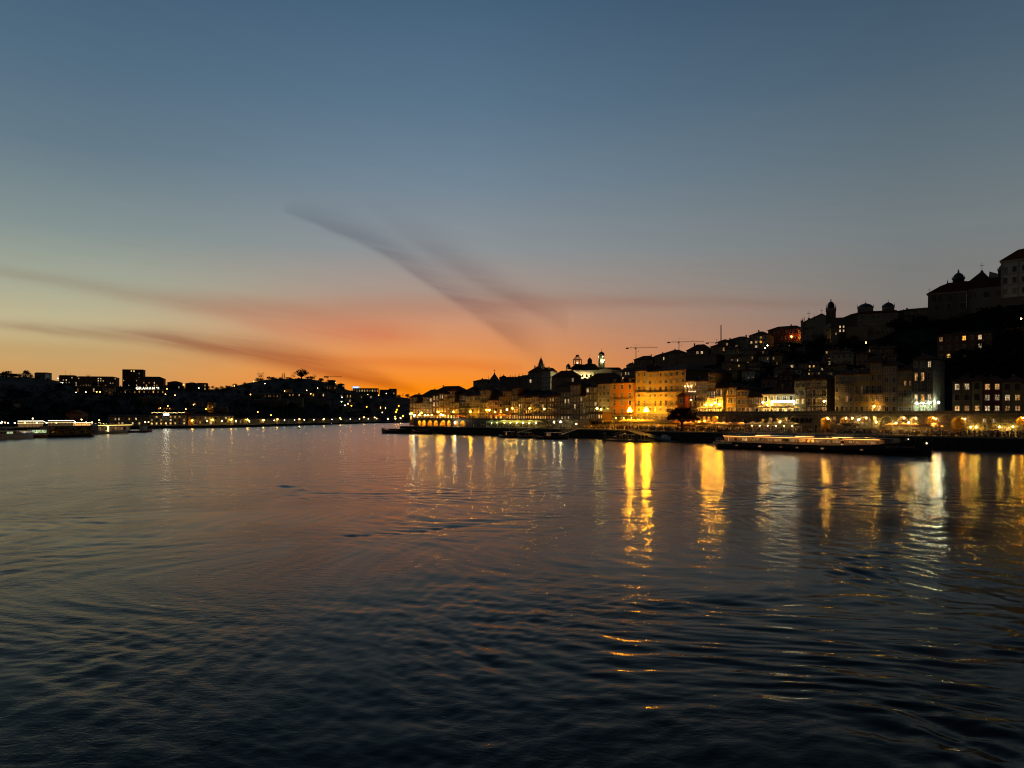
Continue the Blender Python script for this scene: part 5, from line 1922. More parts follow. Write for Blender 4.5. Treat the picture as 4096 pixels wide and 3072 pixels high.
HL = [(651, 1560, AMBER, 40), (668, 1557, AMBER, 55), (662, 1579, WARM, 35), (700, 1583, WARM, 60), (524, 1564, COOL, 25), (548, 1564, COOL, 25), (725, 1541, WHITE, 45), (735, 1540, AMBER, 45),
      (806, 1547, WARM, 50), (822, 1546, WARM, 50), (795, 1554, COOL, 45), (937, 1545, WARM, 40), (1015, 1527, WARM, 45), (1060, 1536, WHITE, 30), (1002, 1580, AMBER, 60), (774, 1621, WARM, 50),
      (743, 1639, AMBER, 90), (824, 1638, SODIUM, 160), (671, 1626, AMBER, 60), (642, 1635, AMBER, 50), (1031, 1650, AMBER, 90), (1084, 1662, AMBER, 60), (1138, 1566, AMBER, 60), (1180, 1577, AMBER, 60),
      (1226, 1563, WARM, 60), (1270, 1554, WARM, 60), (1243, 1577, WARM, 40), (1343, 1531, WARM, 40), (1392, 1617, WARM, 45), (1406, 1624, SODIUM, 90), (1467, 1629, SODIUM, 90), (1522, 1632, SODIUM, 90), (1542, 1634, WARM, 70),
      (1368, 1591, COOL, 50), (1366, 1608, COOL, 60), (1380, 1623, COOL, 60), (1429, 1577, WARM, 40), (1471, 1580, WARM, 60), (1515, 1582, WARM, 40), (1595, 1625, SODIUM, 110), (1588, 1640, SODIUM, 110), (1584, 1649, SODIUM, 110),
      (1580, 1668, SODIUM, 160), (1612, 1666, SODIUM, 160), (1602, 1674, WHITE, 90), (1558, 1573, WHITE, 25), (1545, 1575, WHITE, 20), (1529, 1651, WHITE, 30), (387, 1569, AMBER, 45), (400, 1570, AMBER, 45),
      (409, 1566, AMBER, 60), (468, 1569, WHITE, 45), (480, 1569, WHITE, 50), (304, 1571, WHITE, 30), (343, 1570, WHITE, 30), (231, 1515, COOL, 40), (250, 1532, COOL, 50)]
SEEN = {}
for i, (px, py, c, s_) in enumerate(HL):
    Yd = south_Y(px, py + 9) - 1.5
    z_ = zat(py, Yd)
    g = south_z(px, Yd)
    nm = {AMBER: 'amber', WARM: 'warm yellow', SODIUM: 'deep orange', WHITE: 'white', COOL: 'cool white'}[c]
    nearest = min(SOUTH, key=lambda h: abs((h[0] + h[1]) / 2 - px) + 2 * abs((h[2] + h[3]) / 2 - py))
    side = 'left of' if px < nearest[0] else ('right of' if px > nearest[1] else ('above' if py < nearest[2] else ('below' if py > nearest[3] else 'in front of')))
    short = ' '.join(nearest[8].split()[:8])
    while short.split()[-1] in ('the', 'a', 'with', 'of', 'on', 'and', 'to', 'beside', 'below', 'under', 'behind', 'between', 'from', 'left', 'right', 'above', 'its', 'lit', 'in'):
        short = ' '.join(short.split()[:-1])
    lab = '%s lamp %s the %s' % (nm, side, short)
    n_same = SEEN.get(lab, 0)
    SEEN[lab] = n_same + 1
    if n_same:
        lab = ('another ', 'a third ', 'a fourth ')[n_same - 1] + lab
    globe_lamp((k_of(px) * Yd, Yd, g - 0.5), max(2.5, z_ - g + 0.5), c, s_ * 0.45, lab, 0.32 if Yd < 700 else 0.42, 'lamps on the south hillside')

# lit kiosks and terraces behind the moored ships at the left
for i, (x0, x1, py, zb) in enumerate(((72, 157, 1684, 1708), (193, 280, 1682, 1708), (287, 352, 1690, 1706))):
    Yd = hit_s((x0 + x1) / 2).y + 5
    o = lm(x0, zb, Yd, 'glass_pavilion', ('glass riverside pavilion outlined with a white light strip, leftmost of two', 'glass riverside pavilion outlined with a white light strip, right of the other',
                                         'small terrace canopy hung with yellow string lights behind the dark ship')[i], 'pavilion')
    wd = x1 - x0
    b = MB()
    b.box(0, wd, 0, 30, zb - py - 1.5, zb - py, 'white_paint')
    b.build('roof', o)
    b = MB()
    for k in range(9):
        b.box(wd * k / 8 - 0.5, wd * k / 8 + 0.5, 0.2, 1.2, 0, zb - py - 1.52, 'white_paint')
    b.build('mullion', o)
    b = MB()
    b.box(0.6, wd - 0.6, 1.25, 1.6, 0.5, zb - py - 1.6, 'lit_dim' if i < 2 else 'lit_amber')
    b.build('glazing', o)
    b = MB()
    b.box(-1, wd + 1, -1.2, -0.1, zb - py - 1, zb - py + 0.6, lamp_mat((1, 0.90, 0.66, 1), 3.5 if i < 2 else 2))
    b.bar((wd + 1, -0.6, zb - py - 0.2), (wd + 9, 6, zb - py - 6), 0.8, lamp_mat((1, 0.90, 0.66, 1), 3.5 if i < 2 else 2))
    b.build('light_strip', o)
    b = MB()
    b.box(-3, wd + 4, -3, -0.2, zb - py - 9.6, zb - py - 8.6, lamp_mat((1, 0.80, 0.35, 1), 2.2))
    b.build('terrace_light', o)
for i, (px, py) in enumerate(((20, 1693), (32, 1704), (59, 1707), (99, 1708), (147, 1707), (186, 1706), (225, 1706), (131, 1677), (326, 1681), (397, 1683), (345, 1702), (300, 1705), (368, 1692), (5, 1720), (581, 1697), (594, 1696), (8, 1690))):
    Yd = hit_s(px).y + 2
    globe_lamp((k_of(px) * Yd, Yd, SQ), max(2.2, zat(py, Yd) - SQ), WHITE if i % 3 else WARM, 9, 'bright globe lamp on the left promenade, %s' % (
        'far left above the white yacht', 'over the bow of the white yacht', 'first of five in a line', 'second of five in a line', 'third of five in a line', 'fourth of five in a line', 'fifth of five in a line',
        'above the left pavilion roof', 'over the string-light canopy', 'between the dark ship and the lit cruiser', 'low, beside the canopy', 'behind the dark ship', 'beyond the canopy', 'low at the picture edge',
        'left of the hotel terrace', 'nearest to the hotel terrace', 'highest at the picture edge')[i], 0.4, 'lamps of the left promenade')
# string lights on the hotel roof terrace
q = hit_s(670)
o = lm(606, 1661, q.y + 20, 'roof_terrace_lights', 'string of small yellow bulbs over the roof terrace of the riverside hotel', 'lights')
b = MB()
for i in range(8):
    b.bar((i * 19, 0, 0), (i * 19, 0, 13), 0.3, 'iron')
b.build('post', o)
b = MB()
for i in range(46):
    x = i * 2.95
    b.ball((x, rnd.uniform(-3, 8), 9 + 3 * abs(math.sin(x * 0.17)) + rnd.uniform(-1.5, 1.0)), 0.55, lamp_mat((1, 0.72, 0.25, 1), 14), 5, 3)
b.build('bulb_string', o)
# warm bulbs among the terraces of the left promenade
o = lm(0, 1712, hit_s(180).y + 8, 'terrace_bulbs', 'scatter of small warm bulbs over the terraces behind the moored ships', 'lights')
b = MB()
for i in range(110):
    x = rnd.uniform(15, 400)
    b.ball((x, rnd.uniform(0, 12), rnd.choice((6, 10, 14, 18)) + rnd.uniform(-2, 2)), rnd.uniform(0.4, 0.8), lamp_mat((1, 0.66, 0.22, 1), 12), 5, 3)
b.build('bulb_string', o)
b = MB()
for x in range(20, 400, 38):
    b.bar((x, 4, -6), (x, 4, 16), 0.35, 'iron')
b.build('post', o)
# ---------------------------------------------------------------- boats
def hull(b, L, Bm, sec, m, deck='brown_wood', rub=None):
    """sec: list of (t along, half-beam fraction, sheer height); stern at x = 0, bow at x = L; water at z = 0"""
    rings = []
    for t, hb, zs in sec:
        h_ = Bm / 2 * hb
        x = t * L
        rings.append([(x, -h_, zs), (x, -h_ * 0.96, zs * 0.45), (x, -h_ * 0.78, -0.5), (x, h_ * 0.78, -0.5), (x, h_ * 0.96, zs * 0.45), (x, h_, zs)])
    for a, c in zip(rings, rings[1:]):
        for j in range(5):
            b.poly([a[j], a[j + 1], c[j + 1], c[j]], m)
        b.poly([a[0], c[0], c[5], a[5]], deck)
    b.poly(list(reversed(rings[0])), m)
    b.poly(rings[-1], m)
    if rub:
        for a, c in zip(rings, rings[1:]):
            for s_, j in ((-1, 0), (1, 5)):
                p, q = Vector(a[j]), Vector(c[j])
                b.bar(p, q, 0.07, rub)


def boat_root(pxa, pya, pxb, pyb, name, label, cat='boat', Bm=4.0, group=None):
    """near-side waterline from (pxa, pya) to (pxb, pyb); the hull lies beyond that line"""
    ya, yb = ywater(pya), ywater(pyb)
    A, B_ = Vector((k_of(pxa) * ya, ya)), Vector((k_of(pxb) * yb, yb))
    u = B_ - A
    L = u.length
    u.normalize()
    c = A + Vector((-u.y, u.x)) * (Bm / 2)
    o = tag(empty(name, (c.x, c.y, 0), math.atan2(u.y, u.x)), label, cat, group)
    return o, L


def rail(b, pts, h_, m='steel', step=1.0, bars=2, r=0.03):
    for p, q in zip(pts, pts[1:]):
        p, q = Vector(p), Vector(q)
        for k in range(1, bars + 1):
            dz = Vector((0, 0, h_ * k / bars))
            b.bar(p + dz, q + dz, r, m)
        n = max(1, int((q - p).length / step))
        for i in range(n + 1):
            s_ = p + (q - p) * i / n
            b.bar(s_, s_ + Vector((0, 0, h_)), r, m)


# the long river cruiser moored at the right
Bm = 7.5
rc, L = boat_root(2852, 1793, 3700, 1827, 'river_cruiser', 'long dark-hulled river cruiser with lit cream cabins moored at the right quay', 'ship', Bm)
b = MB()
hull(b, L, Bm, [(0, 0.75, 2.1), (0.02, 0.92, 2.0), (0.08, 1, 1.9), (0.4, 1, 1.75), (0.62, 1, 1.8), (0.78, 0.97, 2.2), (0.88, 0.80, 2.8), (0.95, 0.45, 3.3), (1.0, 0.04, 3.8)], 'hull_black', 'brown_wood', 'dark_paint')
hl = b.build('hull', rc)
b = MB()
b.box(-0.02, 6, -Bm / 2 - 0.03, -Bm / 2 - 0.005, 1.35, 1.85, 'cream_paint')
b.build('white_stripe', hl)
for i, t in enumerate((0.135, 0.26, 0.37, 0.45, 0.57, 0.745)):
    b = MB()
    x = t * L
    b.box(x - 0.35, x + 0.35, -Bm / 2 - 0.02, -Bm / 2 + 0.1, 0.85, 1.2, 'lit_dim')
    b.build('porthole', hl)
cab = MB()
x0, x1 = 0.055 * L, 0.835 * L
wins = []
for i in range(11):
    xa = L * (0.205 + i * 0.0405)
    wins.append((xa, xa + L * 0.037, 2.35, 3.25))
for i in range(4):
    xa = L * (0.68 + i * 0.0275) if i < 2 else L * (0.69 + i * 0.0275)
    wins.append((xa, xa + L * 0.025, 2.45, 3.2))
wins += [(L * 0.075, L * 0.083, 2.1, 3.3), (L * 0.155, L * 0.185, 2.2, 3.3), (L * 0.645, L * 0.66, 1.9, 3.3), (L * 0.80, L * 0.812, 2.3, 3.1)]
yb = -Bm / 2 + 0.85
ops = [(a - x0, c - x0, d, e) for a, c, d, e in wins]
tmp = MB()
facade(tmp, x1 - x0, 1.5, 3.55, ops, 'cream_paint', 0, 0.12)
cab.mats = [MATS['cream_paint']]
for p_, f_ in zip(tmp.v, [0] * len(tmp.v)):
    pass
cab.v = [(x + x0, y + yb, z) for x, y, z in tmp.v]
cab.f, cab.mi = tmp.f, tmp.mi
cab.poly([(x1, yb, 1.5), (x1, -yb, 1.5), (x1, -yb, 3.55), (x1, yb, 3.55)], 'cream_paint')
cab.poly([(x0, -yb, 1.5), (x0, yb, 1.5), (x0, yb, 3.55), (x0, -yb, 3.55)], 'cream_paint')
cab.poly([(x1, -yb, 1.5), (x0, -yb, 1.5), (x0, -yb, 3.55), (x1, -yb, 3.55)], 'cream_paint')
cb = cab.build('cabin', rc)
for i, (a, c, d, e) in enumerate(wins):
    w_, h_ = round(c - a, 2), round(e - d, 2)
    f_ = link('window', frame_mesh(w_, h_, 'cream_paint', None, (0, 0)), cb, (a, yb + 0.003, d))
    lit = 'lit_dim' if i not in (5, 6, 7, 8, 9) else ('lit_amber' if i in (6, 7) else 'lit_dim')
    if i in (15, 16, 17):
        lit = 'lit_warm'
    link('pane', pane_mesh(w_, h_, lit), f_, (0, 0.1, 0))
b = MB()
b.box(0.05 * L, 0.845 * L, -Bm / 2 - 0.05, Bm / 2 + 0.05, 3.553, 3.80, 'hull_black')
tp = b.build('top_deck', rc)
b = MB()
b.box(0.055 * L, 0.64 * L, -Bm / 2 + 0.25, -Bm / 2 + 0.40, 3.47, 3.545, lamp_mat((1, 0.40, 0.09, 1), 4.5))
b.box(0.66 * L, 0.82 * L, -Bm / 2 + 0.25, -Bm / 2 + 0.40, 3.47, 3.545, lamp_mat((1, 0.40, 0.09, 1), 4.5))
b.build('light_strip', tp)
b = MB()
rail(b, [(0.06 * L, -Bm / 2 + 0.1, 3.8), (0.84 * L, -Bm / 2 + 0.1, 3.8)], 1.05, 'steel', 1.6, 3)
rail(b, [(0.06 * L, Bm / 2 - 0.1, 3.8), (0.84 * L, Bm / 2 - 0.1, 3.8)], 1.05, 'steel', 1.6, 3)
b.build('railing', tp)
b = MB()
rail(b, [(0.01 * L, -Bm / 2 * 0.85, 2.05), (0.055 * L, -Bm / 2 * 0.97, 1.95)], 1.0, 'steel', 0.8, 3)
rail(b, [(0.85 * L, -Bm / 2 * 0.85, 2.6), (0.93 * L, -Bm / 2 * 0.52, 3.15), (0.985 * L, -0.6, 3.7)], 0.9, 'steel', 0.9, 2)
b.build('railing', rc)
for t0, n in ((0.235, 7), (0.44, 8), (0.615, 8)):
    for i in range(n):
        b = MB()
        x = t0 * L + i * 0.62
        y = -Bm / 2 + 0.75
        b.box(x, x + 0.45, y, y + 0.45, 4.16, 4.22, 'white_cloth')
        b.box(x, x + 0.45, y + 0.47, y + 0.53, 4.2, 4.72, 'white_cloth')
        for xx in (x + 0.03, x + 0.39):
            for yy in (y + 0.03, y + 0.42):
                b.box(xx, xx + 0.04, yy, yy + 0.04, 3.803, 4.158, 'white_cloth')
        b.build('deck_chair', tp)
    b = MB()
    b.box(t0 * L, t0 * L + n * 0.62, -Bm / 2 + 0.36, -Bm / 2 + 0.42, 3.803, 3.84, lamp_mat((1, 0.50, 0.12, 1), 9))
    b.build('deck_lamp', tp)
for t in (0.12, 0.655):
    b = MB()
    b.lathe([(0.28, -0.05), (0.42, -0.05), (0.42, 0.05), (0.28, 0.05)], (0, 0, 0), 'red_paint', 12)
    o = b.build('lifebuoy', cb)
    o.rotation_euler = (math.radians(90), 0, 0)
    o.location = (t * L, yb - 0.07, 2.7)
b = MB()
b.box(0.838 * L, 0.862 * L, -1.6, 1.6, 2.4, 3.7, 'cream_paint')
b.build('wheelhouse', rc)
b = MB()
b.ball((0.985 * L, -0.75, 2.9), 0.17, lamp_mat(WHITE, 5), 6, 4)
b.ball((0.92 * L, -1.6, 3.75), 0.13, lamp_mat(WHITE, 4), 6, 4)
b.build('bow_light', rc)
cu = bpy.data.curves.new('ship_name', 'FONT')
cu.body = 'Spirit of Chartwell'
cu.size = 0.85
cu.extrude = 0.01
cu.materials.append(MATS['granite_trim'])
nm = text_mesh('ship_name', cu, hl)
nm.location = (0.842 * L, -Bm / 2 * 0.90 - 0.12, 1.75)
nm.rotation_euler = (math.radians(90), 0, math.radians(9))


def rabelo(pxa, pya, pxb, pyb, label, Bm=3.6, cabin=True, mast=None, flip=False, sheer=1.0, roof=2.3, name='wooden_boat', lit=None):
    o, L = boat_root(pxa, pya, pxb, pyb, name, label, 'boat', Bm, 'wooden boats along the north quay')
    b = MB()
    sec = [(0, 0.25, sheer * 1.5), (0.06, 0.55, sheer * 1.2), (0.2, 0.9, sheer * 0.85), (0.45, 1, sheer * 0.72), (0.7, 0.92, sheer * 0.85), (0.9, 0.55, sheer * 1.25), (1, 0.1, sheer * 1.75)]
    hull(b, L, Bm, sec, 'hull_black', 'brown_wood', 'granite_trim')
    b.build('hull', o)
    if cabin:
        b = MB()
        xa, xb = 0.28 * L, 0.78 * L
        y = Bm / 2 * 0.7
        b.box(xa, xb, -y, y, roof - 0.1, roof, 'white_paint')
        cr = b.build('cabin_roof', o)
        n = 7
        for i in range(n + 1):
            b = MB()
            x = xa + (xb - xa) * i / n
            for s_ in (-1, 1):
                b.box(x - 0.05, x + 0.05, s_ * y - 0.05, s_ * y + 0.05, sheer * 0.7, roof - 0.103, 'dark_paint')
            b.build('cabin_post', cr)
        for i in range(n):
            b = MB()
            x = xa + (xb - xa) * i / n
            b.box(x + 0.08, x + (xb - xa) / n - 0.08, -y - 0.01, -y + 0.02, sheer * 0.7 + 0.55, roof - 0.2, 'lit_dim' if (lit and i in lit) else 'window_glass')
            b.build('window', cr)
        b = MB()
        b.box(xa, xb, -y - 0.02, -y + 0.03, sheer * 0.7, sheer * 0.7 + 0.5, 'brown_wood')
        b.box(xa, xb, y - 0.03, y + 0.02, sheer * 0.7, sheer * 0.7 + 0.5, 'brown_wood')
        b.build('cabin_side', cr)
    if mast:
        for t, h_ in mast:
            b = MB()
            b.bar((t * L, 0, 0.6), (t * L, 0, h_), 0.07, 'steel', 6, 0.045)
            b.build('mast', o)
    b = MB()
    b.bar((0.02 * L, 0, sheer * 1.4), (-0.12 * L, 0.0, 0.2), 0.08, 'brown_wood')
    b.bar((0.02 * L, 0, sheer * 1.4), (0.16 * L, 0.2, sheer * 1.9), 0.06, 'brown_wood')
    b.build('steering_oar', o)
    b = MB()
    for t in (0.35, 0.5, 0.65):
        b.box(t * L - 0.12, t * L + 0.12, -Bm / 2 * 0.8, Bm / 2 * 0.8, sheer * 0.95, sheer * 1.0, 'brown_wood')
    b.build('thwart', o)
    return o, L


rabelo(1519, 1733.5, 1636, 1735, 'dark wooden cargo boat with two thin masts, leftmost of the north bank boats', 4.2, True, ((0.2, 8.2), (0.46, 8.4)), sheer=1.9, roof=2.5)
rabelo(1640, 1736, 1722, 1737, 'dark wooden boat with one mast moored before the glowing arches', 4.0, True, ((0.34, 8.4),), sheer=1.7, roof=2.4)
rabelo(1727, 1736.5, 1756, 1737, 'small workboat with a white lamp at its bow', 2.6, False, sheer=1.1)
rabelo(1990, 1751, 2062, 1752, 'covered tour boat with a slanted windscreen, left of the pair', 3.8, True, ((0.55, 6.0),), sheer=0.9, roof=2.5, lit=(2,))
rabelo(2064, 1752, 2130, 1753, 'covered tour boat lying behind the first of the pair', 3.8, True, sheer=0.9, roof=2.4)
rabelo(2138, 1757, 2270, 1758, 'covered tour boat with a long white roof beside the gangway', 4.2, True, sheer=1.0, roof=2.6, lit=(1, 2))
# lamps on the masts of the first boat stand on the quay behind it
for px, py, lab in ((1540, 1676, 'white lamp on a tall pole behind the leftmost wooden boat, left one'), (1571, 1675, 'white lamp on a tall pole behind the leftmost wooden boat, right one')):
    Yd = ywater(1733)
    globe_lamp((k_of(px) * Yd, Yd + 9, -0.4), zat(py, Yd + 9) + 0.2, WHITE, 25, lab, 0.26, 'pole lamps at the pier')


# landing pontoon with a long low shed
o, L = boat_root(2412, 1764, 2596, 1769, 'landing_pontoon', 'floating landing stage with a long low glazed shelter and gangway', 'pontoon', 5.0)
b = MB()
b.box(0, L, -2.5, 2.5, -0.4, 0.7, 'hull_black')
b.box(0, L, -2.56, -2.5, 0.45, 0.7, 'granite_trim')
b.build('float', o)
b = MB()
b.box(1.2 + L * 0.2, L - 0.5, -1.9, 1.9, 2.35, 2.5, 'dark_paint')
sh = b.build('shelter_roof', o)
for i in range(11):
    b = MB()
    x = 1.4 + L * 0.2 + i * (L * 0.8 - 2.2) / 10
    for y in (-1.8, 1.8):
        b.box(x - 0.05, x + 0.05, y - 0.05, y + 0.05, 0.7, 2.35, 'granite_trim')
    b.build('shelter_post', sh)
    if i < 10 and i not in (4, 7):
        b = MB()
        b.box(x + 0.08, x + (L * 0.8 - 2.2) / 10 - 0.08, -1.82, -1.79, 1.3, 2.2, 'window_glass')
        b.build('pane', sh)
        b = MB()
        b.box(x + 0.08, x + (L * 0.8 - 2.2) / 10 - 0.08, -1.84, -1.78, 0.72, 1.25, 'brown_wood')
        b.build('panel', sh)
for x in (0.8, L * 0.74):
    b = MB()
    b.box(x - 0.7, x + 0.7, -2.75, -2.55, -0.5, 2.7, 'hull_black')
    b.poly([(x - 0.75, -2.78, 2.7), (x + 0.75, -2.78, 2.7), (x, -2.65, 3.2)], 'granite_trim')
    b.build('mooring_pile', o)
b = MB()
rail(b, [(1.5, -2.3, 0.7), (L * 0.2, -2.3, 0.7)], 1.0, 'steel', 1.0, 2)
b.build('railing', o)


def gangway(px0, py0, px1, py1, Y0, Y1, label):
    P, Q = at(px0, py0, Y0), at(px1, py1, Y1)
    o = tag(empty('gangway', P), label, 'gangway', 'gangways down to the boats')
    d = Q - P
    sd = Vector((-d.y, d.x, 0)).normalized() * 0.7
    b = MB()
    b.poly([-sd, sd, d + sd, d - sd], 'steel')
    b.poly([Vector((0, 0, -0.12)) + sd, Vector((0, 0, -0.12)) - sd, d - sd + Vector((0, 0, -0.12)), d + sd + Vector((0, 0, -0.12))], 'steel')
    b.build('walkway', o)
    for s_ in (-1, 1):
        b = MB()
        n = 9
        for i in range(n + 1):
            p = d * i / n + sd * s_
            b.bar(p, p + Vector((0, 0, 1.1)), 0.03, 'steel')
            if i < n:
                b.bar(p + Vector((0, 0, 0 if i % 2 else 1.1)), d * (i + 1) / n + sd * s_ + Vector((0, 0, 1.1 if i % 2 else 0)), 0.025, 'steel')
        b.bar(sd * s_ + Vector((0, 0, 1.1)), d + sd * s_ + Vector((0, 0, 1.1)), 0.035, 'steel')
        b.build('railing', o)


def qY(px, off=0.3):
    return hit(px, off).y


gangway(2071, 1729, 2138, HY + (CAMZ - NQ) * F / qY(2138), qY(2138) - 7, qY(2138), 'sloping lattice gangway to the left tour boats')
gangway(2245, 1737, 2310, HY + (CAMZ - NQ) * F / qY(2310), qY(2310) - 7, qY(2310), 'sloping lattice gangway to the long tour boat')
gangway(2456, 1747, 2543, HY + (CAMZ - NQ) * F / qY(2543), qY(2500) - 9, qY(2543), 'broad gangway from the quay down to the landing stage')
# slipway
P0, P1 = hit(2548, 0), hit(2722, 0)
u = (P1 - P0)
L = u.length
n_ = out_dir(2640)
o = empty('slipway', (P0.x, P0.y, 0), math.atan2(u.y, u.x))
b = MB()
wd = 5.5
n = 8
for i in range(n):
    xa, xb = L * i / n, L * (i + 1) / n
    za, zb_ = NQ * (1 - i / n) - 0.02 + 0.01, NQ * (1 - (i + 1) / n)
    b.poly([(xa, -wd, za), (xb, -wd, zb_), (xb, -0.13, zb_), (xa, -0.13, za)], 'quay_stone')
    b.poly([(xa, -wd, -1), (xb, -wd, -1), (xb, -wd, zb_), (xa, -wd, za)], 'dark_stone')
b.poly([(0, -0.13, -1), (0, -wd, -1), (0, -wd, NQ), (0, -0.13, NQ)], 'dark_stone')
b.build('ramp', o)
tag(o, 'stone slipway sloping from the square down into the river', None, None, 'structure')
q = P0 + u * 0.66
bo = tag(empty('dinghy', (q.x + n_.x * 1.4, q.y + n_.y * 1.4, NQ * 0.34 + 0.28), math.atan2(u.y, u.x)), 'small upturned white dinghy lying on the slipway', 'boat')
bo.rotation_euler = (0, math.radians(7), math.atan2(u.y, u.x))
b = MB()
hull(b, 4.2, 1.5, [(0, 0.7, 0.5), (0.3, 1, 0.55), (0.7, 0.8, 0.65), (1, 0.05, 0.8)], 'white_paint', 'white_cloth')
b.build('hull', bo)
b = MB()
b.poly([(0.3, -0.6, 0.56), (3.4, -0.4, 0.68), (2.0, 0, 1.05), (0.6, 0, 0.95)], 'white_cloth')
b.poly([(3.4, 0.4, 0.68), (0.3, 0.6, 0.56), (0.6, 0, 0.95), (2.0, 0, 1.05)], 'white_cloth')
b.build('cover', bo)

# ---------------------------------------------------------------- ships at the left
o, L = boat_root(-30, 1760, 152, 1754, 'motor_yacht', 'white motor yacht with a dark flybridge at the left edge of the picture', 'boat', 5.0)
b = MB()
hull(b, L, 5.0, [(0, 0.9, 1.6), (0.3, 1, 1.6), (0.6, 0.95, 1.8), (0.85, 0.55, 2.1), (1, 0.05, 2.4)], 'white_paint', 'white_paint', 'dark_paint')
b.build('hull', o)
b = MB()
prof = [(0.12 * L, 1.7), (0.72 * L, 1.8), (0.60 * L, 3.0), (0.5 * L, 3.3), (0.16 * L, 3.3)]
for s_ in (-1, 1):
    b.poly([(x, s_ * 1.9, z) for x, z in (prof if s_ < 0 else reversed(prof))], 'white_paint')
for (xa, za), (xb, zb_) in zip(prof, prof[1:] + prof[:1]):
    b.poly([(xa, -1.9, za), (xa, 1.9, za), (xb, 1.9, zb_), (xb, -1.9, zb_)], 'white_paint')
cb = b.build('cabin', o)
for i in range(5):
    b = MB()
    b.box((0.17 + i * 0.075) * L, (0.235 + i * 0.075) * L, -1.93, -1.905, 2.2, 2.9, 'lit_green' if i in (2, 3) else 'window_glass')
    b.build('window', cb)
b = MB()
b.box(0.1 * L, 0.5 * L, -2.0, 2.0, 3.9, 4.05, 'dark_paint')
for x in (0.12, 0.3, 0.48):
    b.bar((x * L, -1.7, 3.3), (x * L, -1.7, 3.9), 0.05, 'steel')
    b.bar((x * L, 1.7, 3.3), (x * L, 1.7, 3.9), 0.05, 'steel')
b.build('flybridge', o)
o, L = boat_root(128, 1753, 200, 1751, 'passenger_launch', 'launch with pale green lit cabin windows behind the yacht', 'boat', 4.0)
b = MB()
hull(b, L, 4.0, [(0, 0.85, 1.3), (0.4, 1, 1.2), (0.8, 0.7, 1.5), (1, 0.05, 1.9)], 'red_paint', 'brown_wood')
b.build('hull', o)
b = MB()
b.box(0.05 * L, 0.85 * L, -1.6, 1.6, 3.3, 3.45, 'white_paint')
b.box(0.05 * L, 0.85 * L, -1.6, 1.6, 1.2, 2.0, 'white_paint')
cb = b.build('cabin', o)
for i in range(5):
    b = MB()
    x = (0.06 + i * 0.16) * L
    b.box(x, x + 0.14 * L, -1.58, -1.5, 2.05, 3.2, 'lit_green')
    b.build('window', cb)


def river_ship(pxa, pya, pxb, pyb, label, decks, mat, lit, strip, Bm=8.0, top=3.4):
    o, L = boat_root(pxa, pya, pxb, pyb, 'river_ship', label, 'ship', Bm)
    b = MB()
    hull(b, L, Bm, [(0, 0.8, 1.3), (0.05, 1, 1.2), (0.6, 1, 1.1), (0.88, 0.85, 1.3), (1, 0.25, 1.7)], mat, 'brown_wood', 'granite_trim')
    b.build('hull', o)
    for d in range(decks):
        z = 1.15 + d * (top - 1.15) / decks
        h_ = (top - 1.15) / decks
        b = MB()
        xa, xb = L * 0.02, L * (0.93 - 0.05 * d)
        y = Bm / 2 - 0.35 - 0.15 * d
        b.box(xa, xb, -y, y, z, z + h_ - 0.12, mat)
        b.box(xa - 0.2, xb + 0.3, -y - 0.25, y + 0.25, z + h_ - 0.117, z + h_ - 0.003, 'white_paint' if strip else mat)
        dk = b.build('deck_house', o)
        n = int(L / 2.3)
        for i in range(n):
            b = MB()
            x = xa + 0.4 + (xb - xa - 0.8) * i / n
            b.box(x, x + 1.5, -y - 0.02, -y + 0.01, z + h_ * 0.25, z + h_ * 0.78, rnd.choice(lit))
            b.build('window', dk)
    if strip:
        b = MB()
        b.box(0.01 * L, 0.98 * L, -Bm / 2 - 0.02, -Bm / 2 + 0.18, top + 0.03, top + 0.24, lamp_mat((1, 0.68, 0.16, 1), 2.6))
        b.build('light_strip', o)
    b = MB()
    rail(b, [(0.02 * L, -Bm / 2 + 0.5, top), (0.9 * L, -Bm / 2 + 0.5, top)], 1.0, 'white_paint', 2.0, 2)
    rail(b, [(0.02 * L, Bm / 2 - 0.5, top), (0.9 * L, Bm / 2 - 0.5, top)], 1.0, 'white_paint', 2.0, 2)
    b.build('railing', o)
    return o, L


river_ship(196, 1750, 394, 1745, 'dark two-deck hotel ship with few lit cabin windows at the left bank', 2, 'dark_paint', ['window_glass'] * 5 + ['lit_dim', 'lit_white'], False, top=4.6)
o, L = river_ship(392, 1737, 532, 1732, 'white river ship with a glowing yellow roof strip at the left bank', 1, 'white_paint', ['lit_dim', 'window_glass', 'lit_dim'], True, top=4.0)
b = MB()
b.box(0.255 * L, 0.29 * L, -4.2, -4.02, 1.2, 4.0, lamp_mat((1, 0.72, 0.30, 1), 2.5))
b.build('lit_entrance', o)
o, L = boat_root(534, 1731, 622, 1728, 'tug_boat', 'low dark workboat with a raised bow ahead of the white river ship', 'boat', 4.0)
b = MB()
hull(b, L, 4.0, [(0, 0.8, 1.0), (0.4, 1, 0.8), (0.75, 0.85, 1.1), (1, 0.05, 2.0)], 'red_paint', 'brown_wood')
b.build('hull', o)
b = MB()
b.box(0.5 * L, 0.68 * L, -1.2, 1.2, 0.9, 3.0, 'white_paint')
b.box(0.48 * L, 0.70 * L, -1.4, 1.4, 3.003, 3.15, 'white_paint')
b.bar((0.6 * L, 0, 3.15), (0.6 * L, 0, 5.5), 0.06, 'steel')
b.build('wheelhouse', o)
